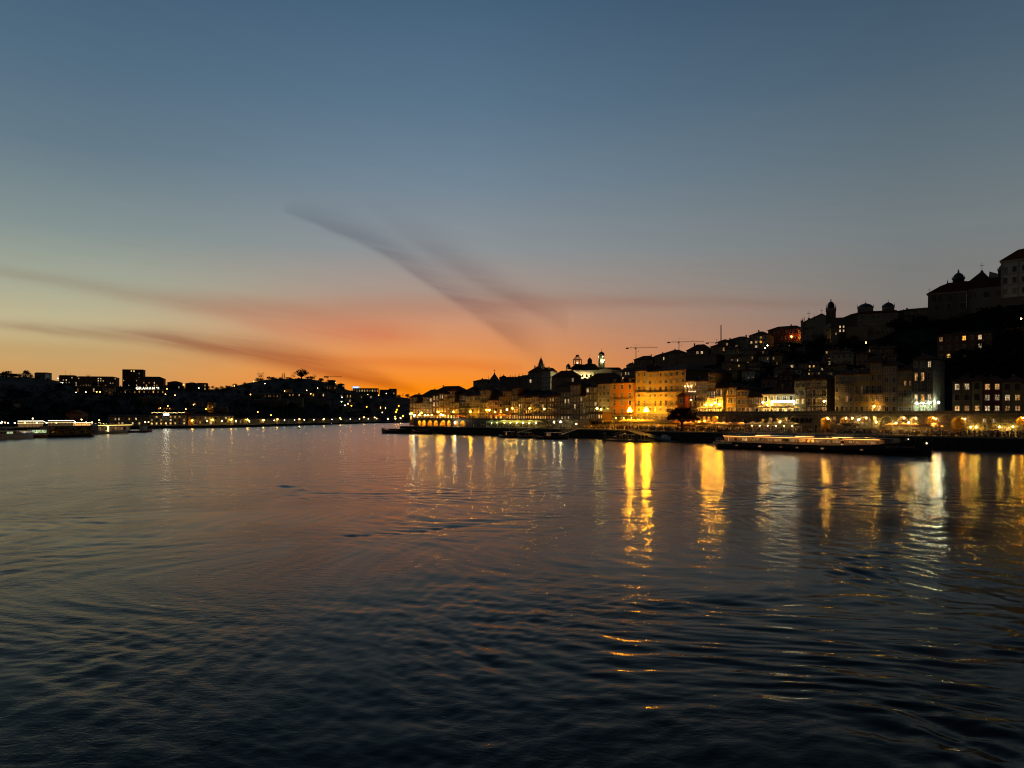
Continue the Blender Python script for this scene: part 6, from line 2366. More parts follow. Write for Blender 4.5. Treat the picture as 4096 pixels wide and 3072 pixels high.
# buoys
for px, py, c, lab in ((1196, 1716, (0.4, 1, 0.4, 1), 'small green-lit buoy in the middle of the river'), (1326, 1703, (1, 0.15, 0.05, 1), 'small red-lit buoy far down the river')):
    Yd = ywater(py)
    o = tag(empty('buoy', (k_of(px) * Yd, Yd, 0)), lab, 'buoy')
    b = MB()
    b.lathe([(0.5, -0.2), (0.6, 0.2), (0.35, 0.7), (0.12, 1.0), (0.1, 1.5)], (0, 0, 0), 'dark_paint', 8)
    b.build('float', o)
    b = MB()
    b.ball((0, 0, 1.65), 0.17, lamp_mat(c, 8), 6, 4)
    b.build('light', o)
# ---------------------------------------------------------------- lamps of the north bank
def qpoint(px, off, z):
    P_ = hit(px, off)
    return Vector((P_.x, P_.y, z))


for px, lab in ((2519, 'tall lamp post with three glowing globes before the orange house'), (2585, 'tall lamp post with three glowing globes before the yellow hotel')):
    P_ = qpoint(px, 13.8, 4.2)
    globe_lamp(P_, zat(1645, P_.y) - 4.2, (1, 0.42, 0.010, 1), 560, lab, 0.40, 'three-globe lamps on the square', 3)
YELL = (1, 0.44, 0.015, 1)
NL = [  # px, py, off, ground, colour, strength, radius, text
    (1641, 1657, 15, ZL, WARM, 120, 0.3, 'at the left end of the far terrace'), (1657, 1669, 13, ZL, (0.95, 1, 0.72, 1), 110, 0.40, 'dazzling white over the first far arch'),
    (1647, 1656, 17, ZL, YELL, 160, 0.3, 'beside the last far house'), (1678, 1661, 14, ZL, (1, 0.55, 0.09, 1), 130, 0.3, 'over the second far arch'), (1686, 1654, 17, ZL, YELL, 160, 0.3, 'behind the far parasols'),
    (1701, 1662, 14, ZL, (1, 0.55, 0.09, 1), 110, 0.28, 'over the third far arch'), (1712, 1662, 14, ZL, WARM, 50, 0.24, 'small, between the far parasols'), (1727, 1661, 14, ZL, WARM, 50, 0.24, 'small, before the brown house'),
    (1753, 1651, 18, ZL, YELL, 260, 0.34, 'bright yellow before the ochre house'), (1764, 1661, 14, ZL, (1, 0.55, 0.09, 1), 150, 0.3, 'left of a pair over the arches'), (1773, 1663, 14, ZL, (1, 0.55, 0.09, 1), 150, 0.3, 'right of a pair over the arches'),
    (1814, 1650, 18, ZL, YELL, 220, 0.3, 'under the small lit terrace roof'), (1882, 1650, 17, ZL, YELL, 260, 0.34, 'at the corner of the cream building'), (1946, 1643, 18.5, ZL, YELL, 160, 0.3, 'close to the right part of the cream building'),
    (1957, 1643, 16, ZL, (1, 0.52, 0.08, 1), 200, 0.3, 'right of the cream building'), (2028, 1641, 16, ZL, (1, 0.55, 0.09, 1), 120, 0.3, 'before the ochre shuttered house'), (2050, 1636, 17.5, ZL, YELL, 170, 0.3, 'before the tall brown house of the left row'),
    (2119, 1636, 17.5, ZL, YELL, 200, 0.3, 'in the middle of the left row'), (2177, 1639, 17.5, ZL, (1, 0.48, 0.05, 1), 120, 0.26, 'over the amber awning'), (1980, 1650, 17, ZL, YELL, 160, 0.26, 'before the dull red house'),
    (2388, 1637, 17, 6.2, (1, 0.66, 0.10, 1), 110, 0.32, 'on the roof of the corner kiosk'), (2404, 1640, 17, 6.2, (1, 0.66, 0.10, 1), 60, 0.26, 'second on the roof of the corner kiosk'),
    (2824, 1623, 18.9, ZS, (1, 0.42, 0.02, 1), 620, 0.3, 'left of three over the lit awnings'), (2846, 1623, 18.9, ZS, (1, 0.45, 0.06, 1), 420, 0.28, 'middle of three over the lit awnings'), (2878, 1621, 18.9, ZS, (1, 0.45, 0.02, 1), 560, 0.3, 'right of three over the lit awnings'),
    (2860, 1616, 19, ZS, WARM, 60, 0.3, 'white, above the lit awnings'), (3052, 1614, 20, ZS, (1, 0.7, 0.3, 1), 150, 0.3, 'at the left corner of the lit restaurant'), (3069, 1622, 20.8, ZS, YELL, 260, 0.28, 'on the front of the lit restaurant'),
    (3298, 1608, 19.5, ZS, (1, 0.52, 0.08, 1), 260, 0.28, 'at the corner of the dark blue house'), (3497, 1628, 20.5, ZS, (1, 0.5, 0.05, 1), 200, 0.22, 'inside the glowing doorway of the narrow ochre house'),
    (3754, 1614, 24.0, ZS, (0.90, 1, 0.66, 1), 300, 0.28, 'dazzling greenish white by the stone end wall'),
]
for px, py, off, g, c, s_, r, tx in NL:
    P_ = qpoint(px, off, g)
    globe_lamp(P_, max(2.0, zat(py, P_.y) - g), c, s_ * (0.85 if px < 2200 else 1), 'street lamp %s' % tx, r, 'street lamps of the north bank')
for i, (px, py) in enumerate(((3670, 1613), (3694, 1611), (3719, 1611))):
    P_ = qpoint(px, 21.3, 0)
    wall_lamp((P_.x, P_.y, zat(py, P_.y)), out_dir(px), (0.90, 1, 0.66, 1), 110, 'greenish white wall lamp over the shop of the tall house, %s of three' % ('left', 'middle', 'right')[i], 0.28, 'lamps over the tall house shop')
for i, (px, py, c, s_) in enumerate(((3437, 1678, (1, 0.75, 0.30, 1), 190), (3507, 1688, (1, 0.62, 0.10, 1), 230), (3586, 1692, (1, 0.66, 0.14, 1), 300), (3637, 1690, (1, 0.66, 0.14, 1), 280), (3745, 1675, WARM, 110), (3862, 1675, WARM, 110),
                                     (3885, 1708, (1, 0.60, 0.08, 1), 190), (3907, 1708, (1, 0.60, 0.08, 1), 190), (4000, 1707, (1, 0.60, 0.08, 1), 190), (4053, 1706, (1, 0.60, 0.08, 1), 190), (3123, 1687, (1, 0.64, 0.12, 1), 260),
                                     (2801, 1686, SODIUM, 300), (2822, 1684, SODIUM, 300), (3316, 1675, WARM, 90), (3412, 1672, WARM, 60))):
    P_ = qpoint(px, 13.7, 0)
    lab = ('beside the white lit cornice', 'right of the lit arch with the cornice', 'over the left wide parasol', 'over the middle wide parasol', 'in the round orange arch', 'in the tall arch with an awning',
           'first of four low over the right tables', 'second of four low over the right tables', 'third of four low over the right tables', 'fourth of four low over the right tables', 'over the long marquee',
           'left on the glowing stretch of wall by the pine', 'right on the glowing stretch of wall by the pine', 'in the tall arch near the dark doorway', 'small, between two arches')[i]
    wall_lamp((P_.x, P_.y, zat(py, P_.y)), out_dir(px), c, s_, 'wall lantern %s' % lab, 0.2, 'lanterns on the granite wall')
for px, py, c, s_, lab in ((1820, 1694, (0.95, 1, 0.80, 1), 130, 'dazzling white lamp standing on the far ramp'), (2216, 1691, (1, 0.80, 0.4, 1), 60, 'lamp left of a pair on the quay by the gangway'),
                           (2242, 1690, (1, 0.85, 0.35, 1), 130, 'bright lamp right of a pair on the quay by the gangway'), (2305, 1705, WARM, 40, 'small lamp at the head of the gangway'),
                           (2568, 1687, (1, 0.75, 0.35, 1), 120, 'left of two globes above the square parasols'), (2580, 1686, (1, 0.75, 0.35, 1), 120, 'right of two globes above the square parasols')):
    P_ = qpoint(px, 6 if px < 2500 else 14, NQ)
    globe_lamp(P_, max(1.6, zat(py, P_.y) - NQ), c, s_, lab, 0.28, 'lamps on the north quay')
# thin flag poles on the quay
for i, (px, py) in enumerate(((2514, 1665), (2611, 1658), (2843, 1660), (3135, 1660), (3301, 1657), (3489, 1657), (3705, 1655), (3953, 1652), (2356, 1645), (2052, 1690))):
    P_ = qpoint(px, 1.6, NQ)
    o = tag(empty('flag_pole', P_), 'thin bare pole at the quay edge, number %s counted from the left' % ('three four five six seven eight nine ten two one'.split()[i]), 'pole', 'thin poles on the quay')
    b = MB()
    b.lathe([(0.09, 0), (0.08, 0.3), (0.06, 1), (0.04, zat(py, P_.y) - NQ)], (0, 0, 0), 'granite_trim', 6)
    b.build('shaft', o)
# hillside lamps
SEEN = {}
for i, (px, py, c, s_, lab) in enumerate(((3166, 1348, AMBER, 120, 'amber lamp under the red convent'), (3205, 1351, AMBER, 120, 'amber lamp left of the convent church'), (3211, 1343, AMBER, 90, 'upper amber lamp left of the convent church'),
                                         (3218, 1347, SODIUM, 200, 'orange lamp on the corner of the convent church'), (4084, 1284, WARM, 90, 'lone warm lamp among dark trees at the right edge'), (3352, 1353, WARM, 50, 'lamp at the foot of the old buttress'),
                                         (3464, 1377, WARM, 50, 'tiny lamp at the foot of the seminary wall'), (3070, 1387, WHITE, 40, 'white lamp below the red convent'), (3060, 1398, WHITE, 30, 'second white lamp below the red convent'),
                                         (2996, 1417, AMBER, 40, 'amber lamp on the terraced gardens'), (3340, 1475, SODIUM, 120, 'orange lamp on the terrace wall midway up the slope'))):
    Yd = north_Y(px, py + 10) - 1.0
    g = north_z(px, Yd)
    globe_lamp((k_of(px) * Yd, Yd, g - 0.5), max(2.2, zat(py, Yd) - g + 0.5), c, s_, lab, 0.3, 'lamps on the north hillside')

# long light tube on the restaurant
A_, B2 = hit(3085, 20.4), hit(3178, 20.4)
o = tag(empty('light_tube', (A_.x, A_.y, zat(1609, A_.y)), math.atan2((B2 - A_).y, (B2 - A_).x)), 'long white light tube bent down at both ends over the restaurant terrace', 'light')
b = MB()
Lt = (B2 - A_).length
lm_ = lamp_mat((0.93, 1, 0.80, 1), 22)
b.box(0, Lt, 0, 0.25, 0, 0.38, lm_)
b.box(0, 0.3, 0, 0.25, -0.9, -0.003, lm_)
b.box(Lt - 0.3, Lt, 0, 0.25, -0.7, -0.003, lm_)
b.build('tube', o)
b = MB()
b.box(0, Lt, 0.26, 0.34, 0.05, 0.3, 'steel')
for i in range(5):
    b.bar((Lt * (i + 0.5) / 5, 0.3, 0.2), (Lt * (i + 0.5) / 5, 1.7, 0.2), 0.03, 'steel')
b.build('bracket', o)

# corner kiosk with a roof terrace left of the square
A_, B2 = hit(2352, 14.5), hit(2411, 14.5)
ks = house(A_, B2, 7.0, zat(1653, A_.y), BRN, 6, 1, 'small corner kiosk with a lit roof terrace on the edge of the square', lit='dd.dbb', roof='flat', rh=0.3, depth=6, ground='win', chimney=False, extra_z=0.2, name='corner_kiosk', cat='kiosk')
b = MB()
Wk = (B2 - A_).length
b.box(-1.2, Wk + 0.8, -1.6, 6, -0.45, -0.203, 'granite_trim')
for x in (0, Wk * 0.5, Wk):
    b.box(x - 0.2, x + 0.2, 0.3, 0.7, -3.6, -0.453, 'granite')
b.build('deck', ks)
b = MB()
rail(b, [(-1.1, -1.5, -0.2), (Wk + 0.7, -1.5, -0.2)], 1.0, 'white_paint', 1.0, 2)
b.build('railing', ks)
b = MB()
for i in range(7):
    b.bar((-1.5 + 0.5 * i + Wk * 0.25, -2.2 - 0.1 * i, -0.5 - 0.42 * i), (-0.9 + 0.5 * i + Wk * 0.25, -2.2 - 0.1 * i, -0.5 - 0.42 * i), 0.12, 'granite_trim')
b.bar((Wk * 0.25 - 1.3, -2.1, -0.4), (Wk * 0.25 + 2.2, -2.9, -3.4), 0.1, 'granite_trim')
b.build('stair', ks)

# ---------------------------------------------------------------- parasols, awnings, marquees
t, b = material('parasol_cloth')
t.n.remove(b)
oi = t.new('ShaderNodeObjectInfo')
df = t.new('ShaderNodeBsdfDiffuse')
tr = t.new('ShaderNodeBsdfTranslucent')
mx = t.new('ShaderNodeMixShader')
mx.inputs[0].default_value = 0.6
co = t.new('ShaderNodeTexCoord').outputs['Object']
cc = t.mix(t.rng(t.noise(co, 0.9, 3, 0.6), 0.3, 0.75, 0, 0.25), oi.outputs['Color'], (0.2, 0.16, 0.1, 1))
t.l.new(cc, df.inputs[0])
t.l.new(cc, tr.inputs[0])
t.l.new(df.outputs[0], mx.inputs[1])
t.l.new(tr.outputs[0], mx.inputs[2])
t.l.new(mx.outputs[0], t.n['Material Output'].inputs[0])
CANOPY = {}


def canopy_mesh(w_):
    if w_ not in CANOPY:
        b = MB()
        h_ = w_ / 2
        ap = (0, 0, w_ * 0.24)
        cs = [(-h_, -h_, 0), (0, -h_ * 1.02, 0.05), (h_, -h_, 0), (h_ * 1.02, 0, 0.05), (h_, h_, 0), (0, h_ * 1.02, 0.05), (-h_, h_, 0), (-h_ * 1.02, 0, 0.05)]
        for i in range(8):
            p, q = cs[i], cs[(i + 1) % 8]
            mid = lambda p_: (p_[0] * 0.5, p_[1] * 0.5, p_[2] * 0.5 + w_ * 0.105)
            b.poly([p, q, mid(q), mid(p)], 'parasol_cloth')
            b.poly([mid(p), mid(q), ap], 'parasol_cloth')
            b.poly([(p[0], p[1], -0.28), (q[0], q[1], -0.28), q, p], 'parasol_cloth')
        CANOPY[w_] = b.mesh('canopy')
    return CANOPY[w_]


PPOLE = MB()
PPOLE.bar((0, 0, 0.0), (0, 0, 1.0), 0.04, 'dark_paint', 6)
PPOLE_M = PPOLE.mesh('pole')
PBASE = MB()
PBASE.box(-0.4, 0.4, -0.4, 0.4, 0, 0.12, 'granite_trim')
PBASE_M = PBASE.mesh('base')


def parasol(px, off, g, label, w_=3.4, h_=2.5, col=(0.70, 0.56, 0.34), lamp=(WARM, 60), group='market parasols on the quay'):
    P_ = qpoint(px, off, g)
    d = out_dir(px)
    o = tag(empty('parasol', P_, math.atan2(d.y, d.x) + math.pi / 2, col), label, 'parasol', group)
    p = link('pole', PPOLE_M, o)
    p.scale = (1, 1, h_ + w_ * 0.23)
    link('base', PBASE_M, o)
    link('canopy', canopy_mesh(w_), o, (0, 0, h_))
    if lamp:
        b = MB()
        b.ball((0.25, -0.2, h_ - 0.15), 0.11, lamp_mat(*lamp), 6, 4)
        b.build('bulb', o)
    return o


CR_ = (0.74, 0.58, 0.33)
for i, px in enumerate((2498, 2516, 2534, 2552, 2571, 2589, 2606)):
    parasol(px, 12.5, NQ + 0.2, 'cream parasol, %s from the left before the orange and yellow houses' % ORD[i], 3.6, 3.0, CR_, (YELL, 420))
for i, px in enumerate((2624, 2644, 2664, 2684)):
    parasol(px, 12, NQ + 0.2, 'dull cream parasol, %s of four before the yellow hotel arcade' % ORD[i], 3.6, 2.9, (0.45, 0.38, 0.26), (WARM, 25))
parasol(2706, 11, NQ + 0.1, 'orange parasol left of the pine trunk', 2.8, 2.9, (0.7, 0.32, 0.06), (AMBER, 60))
for i, px in enumerate((2742, 2762, 2782, 2802, 2822, 2842)):
    parasol(px, 9, NQ, 'tan parasol, %s in the row right of the pine trunk' % ORD[i], 3.6, 2.5, (0.66, 0.48, 0.24), (AMBER, 420))
for i, px in enumerate((2872, 2896, 2920, 2944, 2966)):
    parasol(px, 8, NQ, 'warm lit parasol, %s of five left of the long marquee' % ORD[i], 3.8, 2.5, (0.70, 0.50, 0.25), (WARM, 480))
parasol(3352, 7, NQ, 'single pale parasol left of the crowded restaurant terrace', 3.4, 2.4, (0.62, 0.50, 0.30), (WARM, 60))
for i, px in enumerate((3374, 3392, 3412)):
    parasol(px, 10, NQ, 'small dark parasol, %s of three on the crowded terrace' % ORD[i], 2.8, 2.6, (0.12, 0.10, 0.08), (WARM, 60))
for i, px in enumerate((3568, 3612, 3655, 3700, 3735)):
    parasol(px, 8, NQ, 'wide tan parasol, %s of five under the bright arches' % ORD[i], 4.2, 2.6, (0.72, 0.52, 0.28), (WARM, 600))
for i, px in enumerate((3042, 3068, 3094, 3120, 3146, 3168)):
    parasol(px, 18, ZS, 'glowing yellow parasol, %s of six on the upper restaurant terrace' % ORD[i], 3.2, 2.3, (0.78, 0.60, 0.30), ((1, 0.62, 0.12, 1), 240), 'parasols on the upper terrace')
for i, px in enumerate((2806, 2824, 2842, 2860, 2878)):
    parasol(px, 18, ZS, 'small glowing awning parasol, %s of five on the upper street by the pine' % ORD[i], 2.6, 2.2, (0.74, 0.54, 0.26), ((1, 0.6, 0.12, 1), 160), 'parasols on the upper terrace')
for i, px in enumerate((1683, 1698, 1722, 1738, 1752, 1770)):
    parasol(px, 15, ZL, 'tiny glowing parasol, %s of six over the far arches' % ORD[i], 3.0, 2.0, (0.78, 0.55, 0.25), ((1, 0.55, 0.10, 1), 80), 'parasols over the far arches')
for i, px in enumerate((1836, 1850)):
    parasol(px, 15, ZL, 'little red-edged canopy, %s of two over the far arches' % ORD[i], 2.6, 2.0, (0.6, 0.22, 0.1), (AMBER, 120), 'parasols over the far arches')
for i, px in enumerate((1999, 2016)):
    parasol(px, 15, ZL, 'slanted amber awning, %s of two above the lit marquee' % ORD[i], 3.4, 2.2, (0.75, 0.45, 0.15), (SODIUM, 220), 'parasols over the lit marquee')


def marquee(px0, px1, off, g, h_, dp, label, n, glow, col=(0.62, 0.54, 0.40), side=None):
    A, B_ = hit(px0, off), hit(px1, off)
    u = B_ - A
    W = u.length
    o = tag(empty('marquee', (A.x, A.y, g), math.atan2(u.y, u.x), col), label, 'marquee')
    b = MB()
    for i in range(n):
        xa, xb = W * i / n, W * (i + 1) / n
        c = (xa + xb) / 2
        b.poly([(xa, 0, h_), (xb, 0, h_), (c, dp / 2, h_ + 0.9)], 'parasol_cloth')
        b.poly([(xb, 0, h_), (xb, dp, h_), (c, dp / 2, h_ + 0.9)], 'parasol_cloth')
        b.poly([(xb, dp, h_), (xa, dp, h_), (c, dp / 2, h_ + 0.9)], 'parasol_cloth')
        b.poly([(xa, dp, h_), (xa, 0, h_), (c, dp / 2, h_ + 0.9)], 'parasol_cloth')
    b.poly([(0, 0, h_ - 0.4), (W, 0, h_ - 0.4), (W, 0, h_), (0, 0, h_)], 'parasol_cloth')
    b.build('canopy', o)
    for i in range(n + 1):
        b = MB()
        x = W * i / n
        b.box(x - 0.05, x + 0.05, 0.02, 0.12, 0, h_ - 0.4, 'white_paint')
        b.box(x - 0.05, x + 0.05, dp - 0.12, dp - 0.02, 0, h_ - 0.4, 'white_paint')
        b.build('post', o)
    for i in range(n):
        b = MB()
        x = W * (i + 0.5) / n
        b.ball((x, dp * 0.4, h_ - 0.5), 0.15, lamp_mat(*glow), 6, 4)
        b.build('lamp', o)
    b = MB()
    b.box(0, W, 0.05, 0.10, 0.75, 0.85, 'white_paint')
    b.box(0, W, 0.05, 0.09, 0.05, 0.10, 'white_paint')
    for i in range(n * 4 + 1):
        b.box(W * i / (n * 4) - 0.02, W * i / (n * 4) + 0.02, 0.05, 0.09, 0.1, 0.75, 'white_paint')
    b.build('railing', o)
    if side:
        b = MB()
        b.box(0, W, dp - 0.3, dp - 0.25, 0.2, h_ - 0.5, side)
        b.build('back_screen', o)


marquee(2978, 3172, 5, NQ, 2.7, 6, 'long cream marquee over tables left of the arched gallery', 6, ((1, 0.62, 0.16, 1), 60), side='lit_dim')
marquee(1990, 2142, 4.5, NQ, 2.6, 6, 'dazzling yellow-green lit marquee before the left wall', 6, ((1, 0.74, 0.16, 1), 190), (0.7, 0.7, 0.4), 'lit_warm')
marquee(1945, 1988, 5, NQ, 2.4, 5, 'dim green marquee left of the dazzling one', 2, ((0.9, 1, 0.4, 1), 60), (0.4, 0.45, 0.25))

# ---------------------------------------------------------------- cafe tables
TT, TL = MB(), MB()
TT.lathe([(0.38, 0.70), (0.40, 0.72), (0.40, 0.745)], (0, 0, 0), 'white_cloth', 10)
TL.lathe([(0.22, 0), (0.20, 0.03), (0.035, 0.06), (0.035, 0.70)], (0, 0, 0), 'iron', 6)
TTM, TLM = TT.mesh('table_top'), TL.mesh('leg')
TPL = [(2500, 2610, 10.5, 7, 'before the orange and yellow houses'), (2625, 2690, 9.5, 5, 'before the yellow hotel arcade'), (2740, 2850, 6.5, 7, 'right of the pine trunk'), (2870, 2970, 5.5, 6, 'left of the long marquee'),
       (3365, 3420, 6, 5, 'on the crowded right terrace'), (3440, 3500, 7, 5, 'under the white lit cornice'), (3560, 3740, 5.5, 8, 'under the wide tan parasols'), (3870, 3940, 7, 5, 'under the low lanterns at the right'), (3985, 4070, 7, 5, 'at the right end of the quay'),
       (2995, 3165, 7, 8, 'under the long marquee'), (2000, 2135, 6.5, 8, 'under the dazzling marquee')]
SEATS = []
for a, b2, off, n, tx in TPL:
    for i in range(n):
        px = a + (b2 - a) * (i + 0.5) / n + rnd.uniform(-3, 3)
        P_ = qpoint(px, off + rnd.uniform(-1, 1), NQ + (0.25 if 2490 < px < 2700 else 0))
        o = tag(empty('cafe_table', P_), 'round cafe table, %s from the left %s' % (ORD[i], tx), 'table', 'cafe tables ' + tx)
        link('table_top', TTM, o)
        link('leg', TLM, o)
        SEATS.append((P_, tx, i))


# ---------------------------------------------------------------- people
def person_mesh(name, J, E, R):
    """one continuous body grown round a skeleton: J joints, E edges, R radii"""
    me = bpy.data.meshes.new(name + '_bones')
    me.from_pydata(J, E, [])
    ob = bpy.data.objects.new(name + '_bones', me)
    COL.objects.link(ob)
    ob.modifiers.new('skin', 'SKIN')
    for i, v in enumerate(me.skin_vertices[0].data):
        v.radius = (R[i], R[i] * 0.85)
        v.use_root = (i == 0)
    s_ = ob.modifiers.new('sub', 'SUBSURF')
    s_.levels = 1
    out = bpy.data.meshes.new_from_object(ob.evaluated_get(bpy.context.evaluated_depsgraph_get()))
    bpy.data.objects.remove(ob)
    out.materials.clear()
    for m in ('cloth', 'dark_paint', 'skin', 'hair'):
        out.materials.append(MATS[m])
    hip = J[0][2]
    head = J[4]
    for p in out.polygons:
        c = p.center
        p.use_smooth = True
        if c.z > head[2] - 0.13:
            p.material_index = 3 if (c.z > head[2] + 0.045 or c.y > head[1] + 0.05) else 2
        elif c.z < hip - 0.03:
            far_hand = min((Vector(J[8]) - c).length, (Vector(J[11]) - c).length)
            p.material_index = 2 if far_hand < 0.10 else 1
        else:
            far_hand = min((Vector(J[8]) - c).length, (Vector(J[11]) - c).length)
            p.material_index = 2 if far_hand < 0.10 else 0
    return out


def pose(kind):
    # 0 pelvis 1 waist 2 chest 3 neck 4 head 5 crown | 6-8 left arm 9-11 right arm | 12-14 left leg,15 toe 16-18 right leg,19 toe ; facing -y
    if kind == 'sit':
        z = 0.50
        J = [(0, 0, z), (0, 0, z + 0.22), (0, -0.02, z + 0.46), (0, -0.03, z + 0.62), (0, -0.06, z + 0.76), (0, -0.06, z + 0.86),
             (0.20, -0.02, z + 0.52), (0.25, -0.10, z + 0.26), (0.16, -0.36, z + 0.25), (-0.20, -0.02, z + 0.52), (-0.25, -0.08, z + 0.27), (-0.12, -0.38, z + 0.28),
             (0.10, -0.03, z), (0.12, -0.43, z + 0.02), (0.12, -0.43, 0.10), (0.12, -0.60, 0.05), (-0.10, -0.03, z), (-0.12, -0.43, z + 0.02), (-0.12, -0.40, 0.10), (-0.12, -0.57, 0.05)]
    else:
        z = 0.90
        st = {'stand': (0.0, 0.0), 'walk': (0.26, -0.24), 'talk': (0.05, -0.05)}[kind]
        la, ra = {'stand': ((0.27, 0.0, 1.12), (0.26, -0.04, 0.88)), 'walk': ((0.28, 0.10, 1.13), (0.26, 0.16, 0.90)), 'talk': ((0.28, -0.02, 1.13), (0.16, -0.28, 1.28))}[kind]
        lb, rb = {'stand': ((-0.27, 0.0, 1.12), (-0.26, -0.04, 0.88)), 'walk': ((-0.28, -0.12, 1.14), (-0.24, -0.26, 0.96)), 'talk': ((-0.27, 0.02, 1.12), (-0.26, -0.05, 0.88))}[kind]
        J = [(0, 0, z), (0, 0, 1.10), (0, 0, 1.32), (0, -0.01, 1.47), (0, -0.03, 1.60), (0, -0.02, 1.70),
             (0.19, 0, 1.39), la, ra, (-0.19, 0, 1.39), lb, rb,
             (0.10, 0, 0.87), (0.11, st[0] * -0.55 - 0.02, 0.48), (0.11, -st[0] + 0.03, 0.08), (0.12, -st[0] - 0.14, 0.04),
             (-0.10, 0, 0.87), (-0.11, st[1] * -0.45 - 0.03, 0.48), (-0.11, -st[1] + 0.03, 0.08), (-0.12, -st[1] - 0.14, 0.04)]
    E = [(0, 1), (1, 2), (2, 3), (3, 4), (4, 5), (2, 6), (6, 7), (7, 8), (2, 9), (9, 10), (10, 11), (0, 12), (12, 13), (13, 14), (14, 15), (0, 16), (16, 17), (17, 18), (18, 19)]
    R = [0.145, 0.13, 0.155, 0.06, 0.105, 0.075, 0.075, 0.05, 0.038, 0.075, 0.05, 0.038, 0.10, 0.068, 0.048, 0.035, 0.10, 0.068, 0.048, 0.035]
    return person_mesh('person', J, E, R)


POSES = {k: pose(k) for k in ('stand', 'walk', 'talk', 'sit')}
CLO = [('black', (0.02, 0.02, 0.02)), ('white', (0.62, 0.60, 0.56)), ('red', (0.30, 0.04, 0.03)), ('navy', (0.03, 0.04, 0.09)), ('grey', (0.18, 0.18, 0.18)), ('tan', (0.36, 0.26, 0.15)),
       ('pale blue', (0.30, 0.38, 0.45)), ('olive', (0.12, 0.12, 0.05)), ('pink', (0.45, 0.22, 0.22)), ('cream', (0.55, 0.48, 0.36)), ('brown', (0.12, 0.07, 0.04)), ('yellow', (0.5, 0.36, 0.08))]
USED = {}
VERB = {'stand': 'standing', 'walk': 'walking', 'talk': 'gesturing', 'sit': 'sitting'}


def person(P_, kind, rz, tx):
    opts = CLO[:]
    rnd.shuffle(opts)
    lab = None
    for nm, c in opts:
        for gar in ('jacket', 'shirt', 'coat', 'sweater'):
            l_ = 'person in a %s %s %s %s' % (nm, gar, VERB[kind], tx)
            if l_ not in USED:
                lab = l_
                break
        if lab:
            break
    USED[lab] = 1
    o = link('person', POSES[kind], None, P_, c)
    s_ = rnd.uniform(0.93, 1.06)
    o.scale = (s_, s_, s_)
    o.rotation_euler = (0, 0, rz)
    tag(o, lab, 'person', 'people on the north waterfront')


CROWD = [(2372, 2440, 1.2, 9, 10, 'before the grey stone house'), (2440, 2540, 1.2, 9.5, 24, 'before the orange house'), (2540, 2600, 1.5, 10, 18, 'at the head of the slipway'), (2600, 2715, 1.2, 8.5, 26, 'left of the pine trunk'),
         (2735, 2860, 1.2, 6, 24, 'right of the pine trunk'), (2860, 2975, 1.2, 6, 14, 'left of the long marquee'), (3180, 3275, 2, 11, 10, 'before the arched gallery'), (3275, 3330, 2, 6, 6, 'before the tall glowing arch'),
         (3345, 3500, 1.5, 9, 20, 'on the crowded right terrace'), (3500, 3760, 1.2, 6, 18, 'near the wide tan parasols'), (3760, 3880, 1.0, 6, 16, 'before the tall arch with an awning'), (3880, 4096, 1.0, 7, 20, 'at the right end of the quay'),
         (1890, 1985, 1.0, 7, 12, 'on the quay left of the marquees'), (2150, 2370, 1.0, 8, 14, 'on the quay near the gangways')]
for a, b2, o0, o1, n, tx in CROWD:
    for i in range(n):
        px = rnd.uniform(a, b2)
        off = rnd.uniform(o0, o1)
        k = rnd.choice(('stand', 'stand', 'walk', 'talk'))
        z_ = NQ + (0.0 if off < 9 else 0.06)
        person(qpoint(px, off, z_ + 0.01), k, rnd.uniform(0, 6.28), tx)
for P_, tx, i in SEATS:
    if len(USED) > 268:
        break
    for a_ in ((0.6, 3.6) if i % 2 else (0.9,)):
        d = Vector((math.cos(a_), math.sin(a_), 0))
        person(P_ + d * 0.72, 'sit', a_ - math.pi / 2, 'at a table ' + tx)
for i in range(3):
    px = (2566, 2574, 2604)[i]
    q = P0 + (P1 - P0) * (0.12, 0.17, 0.33)[i] + out_dir(2580) * 2.5
    person(Vector((q.x, q.y, NQ * (1 - (0.12, 0.17, 0.33)[i]) + 0.02)), 'walk', 2.5, 'down the slipway')
for px0, px1, off, g, n, tx in ((2782, 2890, 15.5, ZS, 10, 'on the upper street by the pine'), (3040, 3180, 15.5, ZS, 10, 'on the glowing upper terrace'), (3190, 3300, 15.5, ZS, 6, 'behind the parapet near the dark blue house'), (1690, 1790, 13.5, ZL, 8, 'over the far arches')):
    for i in range(n):
        person(qpoint(rnd.uniform(px0, px1), off, g + 0.01), rnd.choice(('stand', 'talk')), rnd.uniform(0, 6.28), tx)


